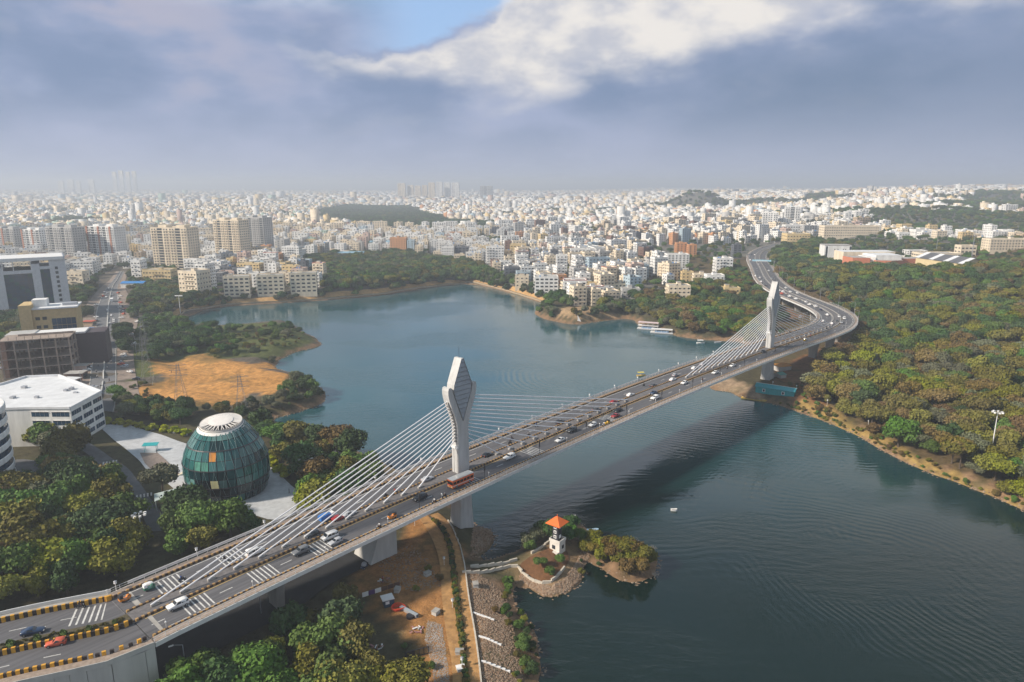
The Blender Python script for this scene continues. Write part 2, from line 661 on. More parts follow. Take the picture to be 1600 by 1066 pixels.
def build_terrain():
 ny, nx = XX.shape
 me = bpy.data.meshes.new('ground')
 verts = np.stack([XX.ravel(), YY.ravel(), HH.ravel()], 1)
 idx = np.arange(nx * ny).reshape(ny, nx)
 q = np.stack([idx[:-1, :-1], idx[:-1, 1:], idx[1:, 1:], idx[1:, :-1]], -1).reshape(-1, 4)
 me.from_pydata(verts.tolist(), [], q.tolist())
 me.polygons.foreach_set('use_smooth', [True] * len(q))
 # albedo zones
 x, y = XX.ravel(), YY.ravel()
 c = np.zeros((len(x), 3))
 c[:] = (0.085, 0.075, 0.040)
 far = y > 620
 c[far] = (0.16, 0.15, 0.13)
 lowleft = (x < -130) & (y > 320)
 c[lowleft] = (0.13, 0.11, 0.085)
 dl = polydist(x, y, LAKE)
 dl[~((x > -420) & (x < 420) & (y > -300) & (y < 1000))] = 1e4
 c[inpoly(x, y, Z_PENINS)] = (0.10, 0.115, 0.035)
 c[(dl < 3.2)] = (0.24, 0.15, 0.085)
 c[(x > 150) & (y < 900)] = (0.12, 0.085, 0.04)
 c[(x > 150) & (dl < 6) & (y < 520)] = (0.30, 0.19, 0.11)
 xj, yj = x + np.where((x < -100) & (y > 300), 7.0, 2.2) * np.sin(y / 7.1) * np.sin(x / 9.3 + 1), y + np.where((x < -100) & (y > 300), 6.0, 1.8) * np.sin(x / 6.7 + y / 9)
 for z, col in ((Z_SAND, (0.56, 0.28, 0.085)), (Z_YARD, (0.38, 0.185, 0.065)), (Z_REVET, (0.22, 0.15, 0.10)), (Z_PEN, (0.27, 0.18, 0.10)), (Z_ISLET, (0.24, 0.15, 0.09)),
     (Z_BEACH, (0.36, 0.26, 0.17)), (Z_RED, (0.25, 0.125, 0.055)), (Z_REDB, (0.24, 0.13, 0.07)), (Z_TRACK, (0.36, 0.24, 0.08)), (Z_CLEAR, (0.40, 0.27, 0.15))):
  c[inpoly(xj, yj, z)] = col
 at = me.color_attributes.new('soil', 'FLOAT_COLOR', 'POINT')
 at.data.foreach_set('color', np.concatenate([c, np.ones((len(c), 1))], 1).ravel())
 m, nt, b = nmat('ground_soil')
 N, L = nt.nodes.new, nt.links.new
 ca = N('ShaderNodeVertexColor')
 ca.layer_name = 'soil'
 g = N('ShaderNodeNewGeometry')

 def nz(sc, det=6):
  n = N('ShaderNodeTexNoise')
  n.inputs['Scale'].default_value = sc
  n.inputs['Detail'].default_value = det
  n.inputs['Roughness'].default_value = 0.7
  L(g.outputs['Position'], n.inputs['Vector'])
  return n

 n1, n2, n3 = nz(0.035), nz(0.35), nz(2.2, 3)
 mr = N('ShaderNodeMapRange')
 mr.inputs[1].default_value, mr.inputs[2].default_value = 0.3, 0.7
 mr.inputs[3].default_value, mr.inputs[4].default_value = 0.5, 1.4
 L(n2.outputs[0], mr.inputs[0])
 mx = N('ShaderNodeMix'); mx.data_type = 'RGBA'; mx.blend_type = 'MULTIPLY'
 mx.inputs[0].default_value = 1
 L(ca.outputs[0], mx.inputs[6]); L(mr.outputs[0], mx.inputs[7])
 gm = N('ShaderNodeMapRange')
 gm.inputs[1].default_value, gm.inputs[2].default_value = 0.52, 0.64
 gm.inputs[3].default_value, gm.inputs[4].default_value = 0, 0.55
 L(n1.outputs[0], gm.inputs[0])
 mx2 = N('ShaderNodeMix'); mx2.data_type = 'RGBA'
 L(gm.outputs[0], mx2.inputs[0])
 L(mx.outputs[2], mx2.inputs[6])
 mx2.inputs[7].default_value = (0.075, 0.085, 0.03, 1)
 L(mx2.outputs[2], b.inputs['Base Color'])
 b.inputs['Roughness'].default_value = 0.95
 b.inputs['Specular IOR Level'].default_value = 0.2
 bp = N('ShaderNodeBump'); bp.inputs['Strength'].default_value = 0.6; bp.inputs['Distance'].default_value = 0.5
 L(n3.outputs[0], bp.inputs['Height']); L(bp.outputs[0], b.inputs['Normal'])
 me.materials.append(m)
 o = bpy.data.objects.new('ground', me)
 COL.objects.link(o)
 struct(o)


build_terrain()


def build_water():
 mb = MB()
 m, nt, b = nmat('lake_water')
 N, L = nt.nodes.new, nt.links.new
 xs = np.linspace(-420, 420, 29)
 ys = np.linspace(-300, 900, 41)
 for i in range(28):
  for j in range(40):
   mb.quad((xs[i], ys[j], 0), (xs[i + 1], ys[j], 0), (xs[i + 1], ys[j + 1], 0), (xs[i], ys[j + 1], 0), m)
 g = N('ShaderNodeNewGeometry')

 def mth(op, a, bb=None, cc=None, clamp=False):
  n = N('ShaderNodeMath'); n.operation = op; n.use_clamp = clamp
  for i, v in enumerate((a, bb, cc)):
   if v is None:
    continue
   if isinstance(v, (int, float)):
    n.inputs[i].default_value = v
   else:
    L(v, n.inputs[i])
  return n.outputs[0]

 def nz(sc, det, rough=0.6, mapsc=None, rot=0.0, dist=0.0):
  n = N('ShaderNodeTexNoise')
  n.inputs['Scale'].default_value = sc
  n.inputs['Detail'].default_value = det
  n.inputs['Roughness'].default_value = rough
  n.inputs['Distortion'].default_value = dist
  mp = N('ShaderNodeMapping')
  mp.inputs['Scale'].default_value = mapsc or (1, 1, 1)
  mp.inputs['Rotation'].default_value = (0, 0, rot)
  L(g.outputs['Position'], mp.inputs['Vector'])
  L(mp.outputs[0], n.inputs['Vector'])
  return n.outputs[0]

 def SM(v, a, bb):
  n = N('ShaderNodeMapRange'); n.interpolation_type = 'SMOOTHSTEP'
  n.inputs[1].default_value, n.inputs[2].default_value = a, bb
  L(v, n.inputs[0])
  return n.outputs[0]

 def dist(cx, cy):
  n = N('ShaderNodeVectorMath'); n.operation = 'DISTANCE'
  L(g.outputs['Position'], n.inputs[0])
  n.inputs[1].default_value = (cx, cy, 0)
  return n.outputs['Value']

 ripple = nz(0.9, 4, 0.55, (1.0, 1.7, 1), 0.5)
 swell = nz(0.16, 3, 0.5, (1.0, 2.2, 1), 0.25)
 calm = SM(nz(0.012, 4, 0.55, (1, 1.6, 1), 0.4), 0.42, 0.62)
 # rings of the boats' wakes: wave of distance, faded in and out
 wobble = mth('MULTIPLY', nz(0.02, 2), 26.0)

 def rings(cx, cy, wl, r0, r1, amp, wob=0.35):
  d = mth('MULTIPLY_ADD', wobble, wob, dist(cx, cy))
  w = mth('SINE', mth('MULTIPLY', d, 6.2832 / wl))
  msk = mth('MULTIPLY', SM(d, r0, r0 + (r1 - r0) * 0.35), mth('SUBTRACT', 1.0, SM(d, r1 - (r1 - r0) * 0.4, r1)))
  return mth('MULTIPLY', mth('MULTIPLY', w, msk), amp)

 def sector(val, cx, cy, dx, dy, a, bb):      # keep one side of a direction
  n = N('ShaderNodeVectorMath'); n.operation = 'SUBTRACT'
  L(g.outputs['Position'], n.inputs[0]); n.inputs[1].default_value = (cx, cy, 0)
  n2 = N('ShaderNodeVectorMath'); n2.operation = 'NORMALIZE'; L(n.outputs[0], n2.inputs[0])
  n3 = N('ShaderNodeVectorMath'); n3.operation = 'DOT_PRODUCT'; L(n2.outputs[0], n3.inputs[0]); n3.inputs[1].default_value = (dx, dy, 0)
  return mth('MULTIPLY', val, SM(n3.outputs['Value'], a, bb))

 c1 = G(905, 588)
 w1 = sector(rings(c1[0], c1[1], 3.4, 14, 62, 1.0), c1[0], c1[1], -0.95, -0.2, 0.35, 0.8)
 c2 = G(1010, 520)
 w2 = sector(rings(c2[0], c2[1], 4.0, 50, 120, 0.5), c2[0], c2[1], 0.6, -0.8, 0.3, 0.8)
 c3 = G(1180, 560)
 w3 = sector(rings(c3[0], c3[1], 3.1, 95, 215, .8, .7), c3[0], c3[1], -0.45, -0.9, 0.75, 0.97)
 c4 = G(1240, 1000)
 w4 = sector(mth('MULTIPLY', rings(c4[0], c4[1], 3.3, 34, 135, 0.5, 1.2), SM(nz(0.022, 3), 0.4, 0.62)), c4[0], c4[1], 0.15, 1.0, 0.1, 0.85)
 c5 = G(1800, 900)
 w5 = mth('MULTIPLY', rings(c5[0], c5[1], 2.7, 20, 190, 0.6, 1.0), SM(nz(0.03, 3), 0.45, 0.62))
 hsum = mth('ADD', mth('ADD', mth('ADD', w1, w2), w3), mth('ADD', w4, w5))
 hsum = mth('MULTIPLY', hsum, 0.036)
 fine = mth('MULTIPLY', mth('SUBTRACT', ripple, 0.5), mth('MULTIPLY_ADD', calm, 0.085, 0.02))
 sw = mth('MULTIPLY', mth('SUBTRACT', swell, 0.5), mth('MULTIPLY_ADD', calm, 0.14, 0.05))
 hh = mth('ADD', mth('ADD', hsum, fine), sw)
 bp = N('ShaderNodeBump')
 bp.inputs['Strength'].default_value = 1.0
 bp.inputs['Distance'].default_value = 1.0
 L(hh, bp.inputs['Height'])
 L(bp.outputs[0], b.inputs['Normal'])
 # body colour plus sky reflection painted in: blue-green far out, darker green near
 sep = N('ShaderNodeSeparateXYZ'); L(g.outputs['Position'], sep.inputs[0])
 far_reflect = SM(mth('MULTIPLY_ADD', nz(0.01, 3), 90.0, sep.outputs[1]), 215, 400)
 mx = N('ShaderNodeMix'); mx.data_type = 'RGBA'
 L(far_reflect, mx.inputs[0])
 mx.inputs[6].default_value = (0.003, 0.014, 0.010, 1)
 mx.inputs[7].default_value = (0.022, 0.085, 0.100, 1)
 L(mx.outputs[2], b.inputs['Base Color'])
 b.inputs['Roughness'].default_value = 0.05
 b.inputs['IOR'].default_value = 1.33
 b.inputs['Specular IOR Level'].default_value = 0.72
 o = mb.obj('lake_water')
 struct(o)


build_water()
# ---------------------------------------------------------------- bridge
M_ASPH = mat('asphalt', (0.110, 0.108, 0.115), 0.85, var=0.30, scale=1.0, bump=0.05)
_nt = M_ASPH.node_tree
_n = [q for q in _nt.nodes if q.type == 'TEX_NOISE'][0]
_g = [q for q in _nt.nodes if q.type == 'NEW_GEOMETRY'][0]
_mp = _nt.nodes.new('ShaderNodeMapping')
_mp.vector_type = 'TEXTURE'
_mp.inputs['Rotation'].default_value = (0, 0, math.atan2(.727, .6866))
_mp.inputs['Scale'].default_value = (22, .8, 1)
_nt.links.new(_g.outputs['Position'], _mp.inputs['Vector'])
_nt.links.new(_mp.outputs[0], _n.inputs['Vector'])
M_CONC = mat('concrete_pale', (0.50, 0.49, 0.46), 0.8, var=0.12, scale=0.35, streak=True)
M_CONC2 = mat('concrete_weathered', (0.36, 0.34, 0.31), 0.85, var=0.25, scale=0.3, streak=True)
M_FASCIA = mat('fascia_white', (0.70, 0.70, 0.68), 0.6, var=0.08, scale=0.4)
M_PAVE = mat('paving_buff', (0.33, 0.26, 0.21), 0.85, var=0.25, scale=1.4)
M_PAINT = mat('road_paint', (0.62, 0.61, 0.58), 0.7, var=0.25, scale=1.5)
M_YPAINT = mat('road_paint_yellow', (0.55, 0.36, 0.10), 0.7, var=0.2, scale=1.5)
M_YBLK = mat('barrier_yellow', (0.72, 0.36, 0.03), 0.6, var=0.12, scale=2)
M_YBR = mat('barrier_tan', (0.42, 0.25, 0.09), 0.7, var=0.3, scale=1.5)
M_BBR = mat('barrier_brown', (0.07, 0.045, 0.035), 0.75, var=0.3, scale=1.5)
M_BBLK = mat('barrier_black', (0.035, 0.022, 0.018), 0.7, var=0.2, scale=2)
M_CABLE = mat('cable_white', (0.80, 0.80, 0.82), 0.4, var=0)
M_STEEL = mat('steel_grey', (0.42, 0.43, 0.45), 0.45, metal=0.3, var=0.1)
M_RAIL = mat('railing_white', (0.66, 0.66, 0.66), 0.5, var=0.1)
M_DARK = mat('dark_metal', (0.03, 0.03, 0.035), 0.5, var=0.1)
M_PYL = mat('pylon_concrete', (0.52, 0.515, 0.50), 0.75, var=0.16, scale=0.6, streak=True)
M_LOUV = mat('louvre_panel', (0.34, 0.37, 0.40), 0.45, metal=0.25, var=0.12, scale=0.6)
M_WHITE = mat('paint_white', (0.80, 0.79, 0.77), 0.6, var=0.06)

P1 = np.array(G(722, 834.0))
P2 = np.array(G(1197.5, 601.5))
D = (P2 - P1) / np.linalg.norm(P2 - P1)
NR = np.array([D[1], -D[0]])
SPAN = float(np.linalg.norm(P2 - P1))


def zdeck(s):
 return 23.2 - 1.05e-4 * (s - 112) ** 2


cp = [(-240, 56, 11.0), (-200, 75, 12.8), (-163, 92.5, 14.8), (-130, 108.6, 16.8), (-105, 121.2, 18.0)]
for s in (-101, -97, -94, -70, -40, 0, 40, 80, 120, 160, 200, 232, 256):
 q = P1 + D * s
 cp.append((q[0], q[1], zdeck(s)))
cp += [(197, 424, 20.9), (215, 446, 20.8), (227, 470, 20.8), (233, 498, 20.8), (234.5, 530, 20.8), (234.5, 562, 20.8), (237, 597, 20.9), (243, 632, 21.0), (252, 670, 21.2), (264, 712, 21.5),
  (277, 756, 22), (291, 806, 22.5), (309, 862, 23.2), (334, 920, 24), (372, 982, 25), (420, 1042, 26)]
CL = smooth_line(cp, 2.5)
CL = np.array(CL)
# even spacing
_d = np.r_[0, np.cumsum(np.linalg.norm(np.diff(CL[:, :2], axis=0), axis=1))]
_n = int(_d[-1] / 2.5)
_t = np.linspace(0, _d[-1], _n)
CL = np.stack([np.interp(_t, _d, CL[:, k]) for k in range(3)], 1)
TG = np.gradient(CL[:, :2], axis=0)
TG /= np.linalg.norm(TG, axis=1)[:, None]
NM = np.stack([TG[:, 1], -TG[:, 0]], 1)      # towards the near (south-east) side
ARC = _t
_i = int(np.argmin(np.hypot(CL[:, 0] - P1[0], CL[:, 1] - P1[1])))
S0 = float(ARC[_i] + (P1 - CL[_i, :2]) @ D)   # arc length at the near pylon


def at_s(s):
 """s measured from the near pylon: centre point, tangent, normal, height"""
 a = np.clip(s + S0, 0, ARC[-1])
 f = [float(np.interp(a, ARC, CL[:, k])) for k in range(3)]
 t = np.array([np.interp(a, ARC, TG[:, 0]), np.interp(a, ARC, TG[:, 1])])
 t /= np.linalg.norm(t)
 return f[0], f[1], f[2], t, np.array([t[1], -t[0]])


def on_deck(s, off, dz=0.0):
 x, y, z, t, n = at_s(s)
 return x + n[0] * off, y + n[1] * off, z + dz


def sweep(mb, s0, s1, prof, m, step=2.5, mats=None, caps=True):
 """prof: list of (offset, dz) around the section, closed"""
 k = max(2, int(abs(s1 - s0) / step) + 1)
 rings = []
 for s in np.linspace(s0, s1, k):
  x, y, z, t, n = at_s(s)
  rings.append([(x + n[0] * o, y + n[1] * o, z + dz) for o, dz in prof])
 mb.rings(rings, m, True, caps, caps)


S_AB = -97.4         # abutment: bridge deck begins
S_END = float(ARC[-1] - S0)
bridge = thing('cable_stayed_bridge', 'long white cable-stayed road bridge with two lotus-bud pylons crossing the lake and curving away', 'bridge')

def halfw(s):
 return 12.9


def deck():
 mb = MB()
 sweep(mb, S_AB, S_END, [(12.9, -0.25), (12.9, -1.0), (11.6, -1.35), (6.2, -3.1), (-6.2, -3.1), (-11.6, -1.35), (-12.9, -1.0), (-12.9, -0.25)], M_CONC2, 5)
 mb.obj('deck_girder', bridge)
 mb = MB()
 sweep(mb, S_AB, S_END, [(13.05, 0.1), (13.05, -0.95), (12.86, -0.95), (12.86, 0.1)], M_FASCIA, 5)
 mb.obj('edge_beam', bridge)
 mb = MB()
 sweep(mb, S_AB, S_END, [(-12.86, 0.1), (-12.86, -0.95), (-13.05, -0.95), (-13.05, 0.1)], M_FASCIA, 5)
 mb.obj('edge_beam', bridge)
 for a, b in ((2.6, 10.4), (-10.4, -2.6)):
  mb = MB()
  sweep(mb, S_AB, S_END, [(b, 0), (b, -0.3), (a, -0.3), (a, 0)], M_ASPH, 4)
  mb.obj('road_surface', bridge)
 for a, b in ((10.9, 12.8), (-12.8, -10.9)):
  mb = MB()
  sweep(mb, S_AB, S_END, [(b, 0.18), (b, -0.22), (a, -0.22), (a, 0.18)], M_PAVE, 4)
  mb.obj('footway', bridge)
 mb = MB()
 sweep(mb, S_AB, S_END, [(2.0, 0.22), (2.0, -0.24), (-2.0, -0.24), (-2.0, 0.22)], mat('median_dark', (.15, .14, .14), .9, var=.3, scale=1), 4)
 mb.obj('median', bridge)
 # barriers: low walls banded yellow and black
 for o0, o1 in ((10.4, 10.9), (2.1, 2.6), (-2.6, -2.1), (-10.9, -10.4)):
  mb = MB()
  s = S_AB + 0.3
  k = 0
  while s < 300:
   for mm, ln in ((M_YBR, 0.55), (M_BBR, 0.75)):
    x0, y0, z0, t, n = at_s(s + ln / 2)
    c = (o0 + o1) / 2
    mb.box(x0 + n[0] * c, y0 + n[1] * c, z0 - 0.1, ln, (o1 - o0) if mm is M_YBR else (o1 - o0) * .8, 0.62 if mm is M_YBR else 0.55, mm, math.atan2(t[1], t[0]))
    s += ln
   k += 1
  sweep(mb, 300, S_END, [(o1, 0.5), (o1, -0.1), (o0, -0.1), (o0, 0.5)], M_CONC2, 5)
  stuff(mb.obj('banded_barrier', bridge))
 # railings at the outer edges
 for o, nm in ((12.7, 1), (-12.7, 1)):
  mb = MB()
  s = S_AB
  while s < 420:
   a = on_deck(s, o, 0.15)
   b = on_deck(s, o, 1.3)
   mb.tube(a, b, 0.06, M_RAIL, n=4, caps=False)
   c = on_deck(min(s + 2.5, S_END), o, 1.3)
   mb.tube(b, c, 0.05, M_RAIL, n=4, caps=False)
   mb.tube(on_deck(s, o, 0.75), on_deck(min(s + 2.5, S_END), o, 0.75), 0.035, M_RAIL, n=4, caps=False)
   s += 2.5
  stuff(mb.obj('railing', bridge))
 # white guard screens of the outer railing, in separate lengths, on the far side
 s = S_AB + 4
 while s < 170:
  mb = MB()
  for q in np.arange(0, 6.9, 2.3):
   a, b = on_deck(s + q, -13.25, 0.3), on_deck(s + q + 2.3, -13.25, 0.3)
   a1, b1 = on_deck(s + q, -13.25, 1.05), on_deck(s + q + 2.3, -13.25, 1.05)
   a2, b2 = on_deck(s + q, -13.33, 0.3), on_deck(s + q + 2.3, -13.33, 0.3)
   a3, b3 = on_deck(s + q, -13.33, 1.05), on_deck(s + q + 2.3, -13.33, 1.05)
   mb.quad(a, b, b1, a1, M_RAIL)
   mb.quad(b2, a2, a3, b3, M_RAIL)
   mb.quad(a1, b1, b3, a3, M_RAIL)
  mb.obj('railing_panel', bridge)
  s += 8.6
 # lane lines
 for off, dash in ((9.7, 1), (3.1, 0), (-3.1, 1), (-9.7, 0), (6.4, 2), (-6.4, 2)):
  mb = MB()
  s = S_AB + 2
  while s < S_END - 4:
   ln = 7.0 if dash == 1 else (3.0 if dash == 2 else 10)
   gap = 1.6 if dash == 1 else (12 if dash == 2 else 0)
   w = 0.11
   q = s
   while q < s + ln - 0.01:
    e = min(q + 3.5, s + ln)
    mb.quad(on_deck(q, off - w, .006), on_deck(q, off + w, .006), on_deck(e, off + w, .006), on_deck(e, off - w, .006), M_YPAINT if (dash == 0 and off > 0) else M_PAINT)
    q = e
   s += ln + gap
  stuff(mb.obj('lane_line', bridge))
 # rumble bars across the carriageways
 for px, py, sd in ((305, 940, 1), (408, 893, 1), (497, 852, 1), (735, 752, 1), (832, 705, 1), (945, 652, 1), (265, 912, -1), (362, 871, -1)):
  x, y = G(px, py, 20.5)
  s = float((np.array([x, y]) - P1) @ D)
  x, y = G(px, py, zdeck(s))
  s = float((np.array([x, y]) - P1) @ D)
  for k in range(6):
   mb = MB()
   q = s + (k - 2.5) * 1.05
   a0, a1 = (3.5, 9.3) if sd > 0 else (-9.3, -3.5)
   mb.quad(on_deck(q - .16, a0, .01), on_deck(q - .16, a1, .01), on_deck(q + .16, a1, .01), on_deck(q + .16, a0, .01), M_PAINT)
   mb.obj('rumble_bar', bridge)
 # expansion joint at the abutment and at the main piers
 for s in (S_AB + 3, SPAN + 98):
  for a0, a1 in ((2.7, 10.3), (-10.3, -2.7)):
   mb = MB()
   mb.quad(on_deck(s - .5, a0, .008), on_deck(s - .5, a1, .008), on_deck(s + .5, a1, .008), on_deck(s + .5, a0, .008), M_CONC2)
   mb.obj('expansion_joint', bridge)


deck()


def pylon(base):
 """local axes: u along the bridge, v across"""
 zb = zdeck(0)
 ang = math.atan2(D[1], D[0])
 gz = H(base[0], base[1])
 root = bpy.data.objects.new('pylon', None)
 COL.objects.link(root)
 root.parent = bridge
 root.location = (base[0], base[1], 0)
 root.rotation_euler = (0, 0, ang)
 # pier below the deck: tapered with a chamfer
 mb = MB()
 def oct_(hu, hv, c, z):
  return [(hu, -hv + c, z), (hu, hv - c, z), (hu - c, hv, z), (-hu + c, hv, z), (-hu, hv - c, z), (-hu, -hv + c, z), (-hu + c, -hv, z), (hu - c, -hv, z)]
 mb.rings([oct_(3.2, 2.9, .25, -3), oct_(3.1, 2.8, .25, 1), oct_(2.55, 2.45, .25, 10), oct_(2.3, 2.3, .25, 17.5), oct_(3.2, 2.9, .25, 20.0)], M_PYL, True, True, True)
 mb.obj('pylon_pier', root)
 # shaft that forks into two arms (front outline extruded across the bridge)
 T_ = 1.42
 outer = [(2.35, 19.9), (2.35, 30.5), (2.2, 30.55), (2.2, 36.5), (2.45, 38.2), (2.95, 40.0), (3.65, 42.0), (4.45, 43.9), (5.1, 45.5), (5.55, 47.0), (5.8, 48.3), (5.85, 49.6), (5.6, 50.4), (5.0, 50.6), (4.45, 50.3)]
 inner = [(3.75, 48.2), (2.9, 45.9), (1.9, 43.2), (0.95, 40.7), (0.0, 38.6)]
 half = outer + inner
 mb = MB()
 for sg in (1, -1):
  for i in range(len(outer) - 1):
   (u0, z0), (u1, z1) = outer[i], outer[i + 1]
   mb.quad((sg * u0, -T_, z0), (sg * u0, T_, z0), (sg * u1, T_, z1), (sg * u1, -T_, z1), M_PYL)
  ii = [outer[-1]] + inner
  for i in range(len(ii) - 1):
   (u0, z0), (u1, z1) = ii[i], ii[i + 1]
   mb.quad((sg * u0, -T_, z0), (sg * u0, T_, z0), (sg * u1, T_, z1), (sg * u1, -T_, z1), M_PYL)
 for v in (-T_, T_):
  mb.poly([(-2.35, v, 19.9), (2.35, v, 19.9), (2.35, v, 30.5), (-2.35, v, 30.5)], M_PYL)
  mb.poly([(-2.2, v, 30.5), (2.2, v, 30.5), (2.2, v, 36.5), (-2.2, v, 36.5)], M_PYL)
  mb.poly([(-2.2, v, 36.5), (2.2, v, 36.5), (2.45, v, 38.2), (0, v, 38.6), (-2.45, v, 38.2)], M_PYL)
  for sg in (1, -1):
   o = outer[4:]
   i_ = inner[::-1] + []
   # strip between the outer and inner outline
   pts_o = [(2.45, 38.2), (2.95, 40.0), (3.65, 42.0), (4.45, 43.9), (5.1, 45.5), (5.55, 47.0), (5.8, 48.3), (5.85, 49.6), (5.6, 50.4), (5.0, 50.6)]
   pts_i = [(0.0, 38.6), (0.6, 39.9), (1.35, 41.8), (2.1, 43.7), (2.75, 45.4), (3.3, 46.9), (3.75, 48.2), (4.1, 49.2), (4.35, 50.0), (4.45, 50.3)]
   for k in range(len(pts_o) - 1):
    a, b, c, d = pts_o[k], pts_o[k + 1], pts_i[k + 1], pts_i[k]
    mb.quad((sg * a[0], v, a[1]), (sg * b[0], v, b[1]), (sg * c[0], v, c[1]), (sg * d[0], v, d[1]), M_PYL)
 mb.obj('forked_shaft', root)
 # raised corner panels of the lower shaft
 mb = MB()
 for sg in (1, -1):
  mb.box(sg * 2.42, -0.85, 22, 0.14, 0.75, 8.2, M_PYL)
  mb.box(sg * 2.42, 0.85, 22, 0.14, 0.75, 8.2, M_PYL)
  mb.box(sg * 2.45, 0, 30.2, 0.5, 2.95, 0.7, M_WHITE)
 mb.obj('shaft_panel', root)
 # diamond head: body, then a louvre blade per band, stepped
 mb = MB()
 H2 = 1.62
 ol = [(0.0, 38.9), (3.55, 48.1), (3.75, 49.6), (3.55, 51.2), (0.45, 58.9), (-0.45, 58.9), (-3.55, 51.2), (-3.75, 49.6), (-3.55, 48.1)]
 for i in range(len(ol)):
  a, b = ol[i], ol[(i + 1) % len(ol)]
  mb.quad((a[0], -H2, a[1]), (a[0], H2, a[1]), (b[0], H2, b[1]), (b[0], -H2, b[1]), M_PYL)
 for v in (-H2 + 0.35, H2 - 0.35):
  mb.poly([(a[0], v, a[1]) for a in ol], M_LOUV)
 hd = mb.obj('diamond_head', root)

 def wid(z):
  zs = [38.9, 48.1, 49.6, 51.2, 58.9]
  ws = [0.0, 3.55, 3.75, 3.55, 0.45]
  return float(np.interp(z, zs, ws))
 z = 40.2
 while z < 58.2:
  z1 = min(z + 1.28, 58.8)
  w0, w1 = max(wid(z) - 0.16, 0.1), max(wid(z1) - 0.16, 0.1)
  for sg in (-1, 1):
   mb = MB()
   y0, y1 = sg * (H2 - 0.03), sg * (H2 - 0.28)
   mb.quad((-w0, y0, z + .16), (w0, y0, z + .16), (w1, y1, z1), (-w1, y1, z1), M_LOUV)
   mb.quad((-w0, sg * (H2 - .34), z + .16), (w0, sg * (H2 - .34), z + .16), (w0, y0, z + .16), (-w0, y0, z + .16), M_LOUV)
   mb.obj('louvre', root)
  z += 1.45
 # stepped anchor blocks on both narrow faces
 mb = MB()
 for sg in (1, -1):
  for k in range(13):
   zz = 32.6 + k * 1.08
   u = float(np.interp(zz, [z_ for _, z_ in outer], [u_ for u_, _ in outer]))
   mb.box(sg * (u + 0.12), 0, zz - 0.2, 0.55, 1.5, 0.62, M_CONC2, bottom=True)
 stuff(mb.obj('cable_anchor', root))
 mb = MB()
 mb.tube((0, 0, 58.8), (0, 0, 62.2), 0.05, M_DARK, n=5)
 mb.obj('lightning_rod', root)
 return root


pyl = [pylon(P1), pylon(P2)]

_ou = [(2.2, 30.55), (2.2, 36.5), (2.45, 38.2), (2.95, 40.0), (3.65, 42.0), (4.45, 43.9), (5.1, 45.5), (5.55, 47.0)]
for sp in (0.0, SPAN):
 for sg in (-1, 1):
  for k in range(13):
   zz = 33.0 + k * 1.08
   u = float(np.interp(zz, [z for _, z in _ou], [a for a, _ in _ou]))
   top = np.array([*(P1 + D * (sp + sg * u)), zz])
   s = sp + sg * (16.5 + 6.3 * k)
   q = at_s(s)
   bot = np.array([q[0], q[1], q[2] + 0.9])
   mb = MB()
   dirv = (top - bot) / np.linalg.norm(top - bot)
   mb.tube(tuple(bot), tuple(top), 0.2, M_CABLE, n=6)
   c = mb.obj('stay_cable', bridge)
   mb = MB()
   low = bot - dirv * 0.9
   mb.tube(tuple(low), tuple(bot + dirv * (2.6 + 0.16 * k)), 0.24, M_CABLE, 0.2, n=6)
   mb.obj('cable_sleeve', c)

# box anchor housings along the median
mb = MB()
for sp in (0.0, SPAN):
 for sg in (-1, 1):
  for k in range(13):
   s = sp + sg * (16.5 + 6.3 * k)
   q = at_s(s)
   mb.box(q[0], q[1], q[2] + 0.2, 1.8, 0.7, 0.5, M_CONC2, math.atan2(q[3][1], q[3][0]))
stuff(mb.obj('anchor_box', bridge))

# other piers: the flared side-span pier near the yard, and those under the curve
def pier(s, wb=3.4, wt=8.5, off=0.0, thick=2.2):
 x, y, z, t, n = at_s(s)
 gz = H(x, y)
 mb = MB()
 top = z - 3.1
 prof = []
 for f in np.linspace(0, 1, 7):
  w = wb / 2 + (wt - wb) / 2 * (f ** 2.6)
  zz = gz - 2 + (top - gz + 2) * f
  th = thick / 2
  ring = []
  for a, b in ((-1, -1), (1, -1), (1, 1), (-1, 1)):
   uu, vv = a * th, b * w + off
   ring.append((x + t[0] * uu + n[0] * vv, y + t[1] * uu + n[1] * vv, zz))
  prof.append(ring)
 mb.rings(prof, M_CONC2, True, True, True)
 mb.obj('pier', bridge)


mb = MB()
_pf = [(-27.0, 19.6), (-27.0, -1.0), (-39.0, -1.0), (-36.5, 4.5), (-34.5, 9.5), (-32.8, 14.0), (-32.0, 19.6)]
_rg = []
for v_ in (-7.0, 1.5):
 _rg.append([(*(P1 + D * s_ + NR * v_), z_) for s_, z_ in _pf])
mb.rings(_rg, M_CONC, True, True, True)
mb.obj('pier', bridge)
for s in (-64,):
 pier(s, 4.0, 9.0)
for s in np.arange(SPAN + 62, S_END - 20, 30.0):
 x, y, z, t, n = at_s(s)
 if z - H(x, y) > 3.5:
  pier(float(s), 4.2, 9.5)

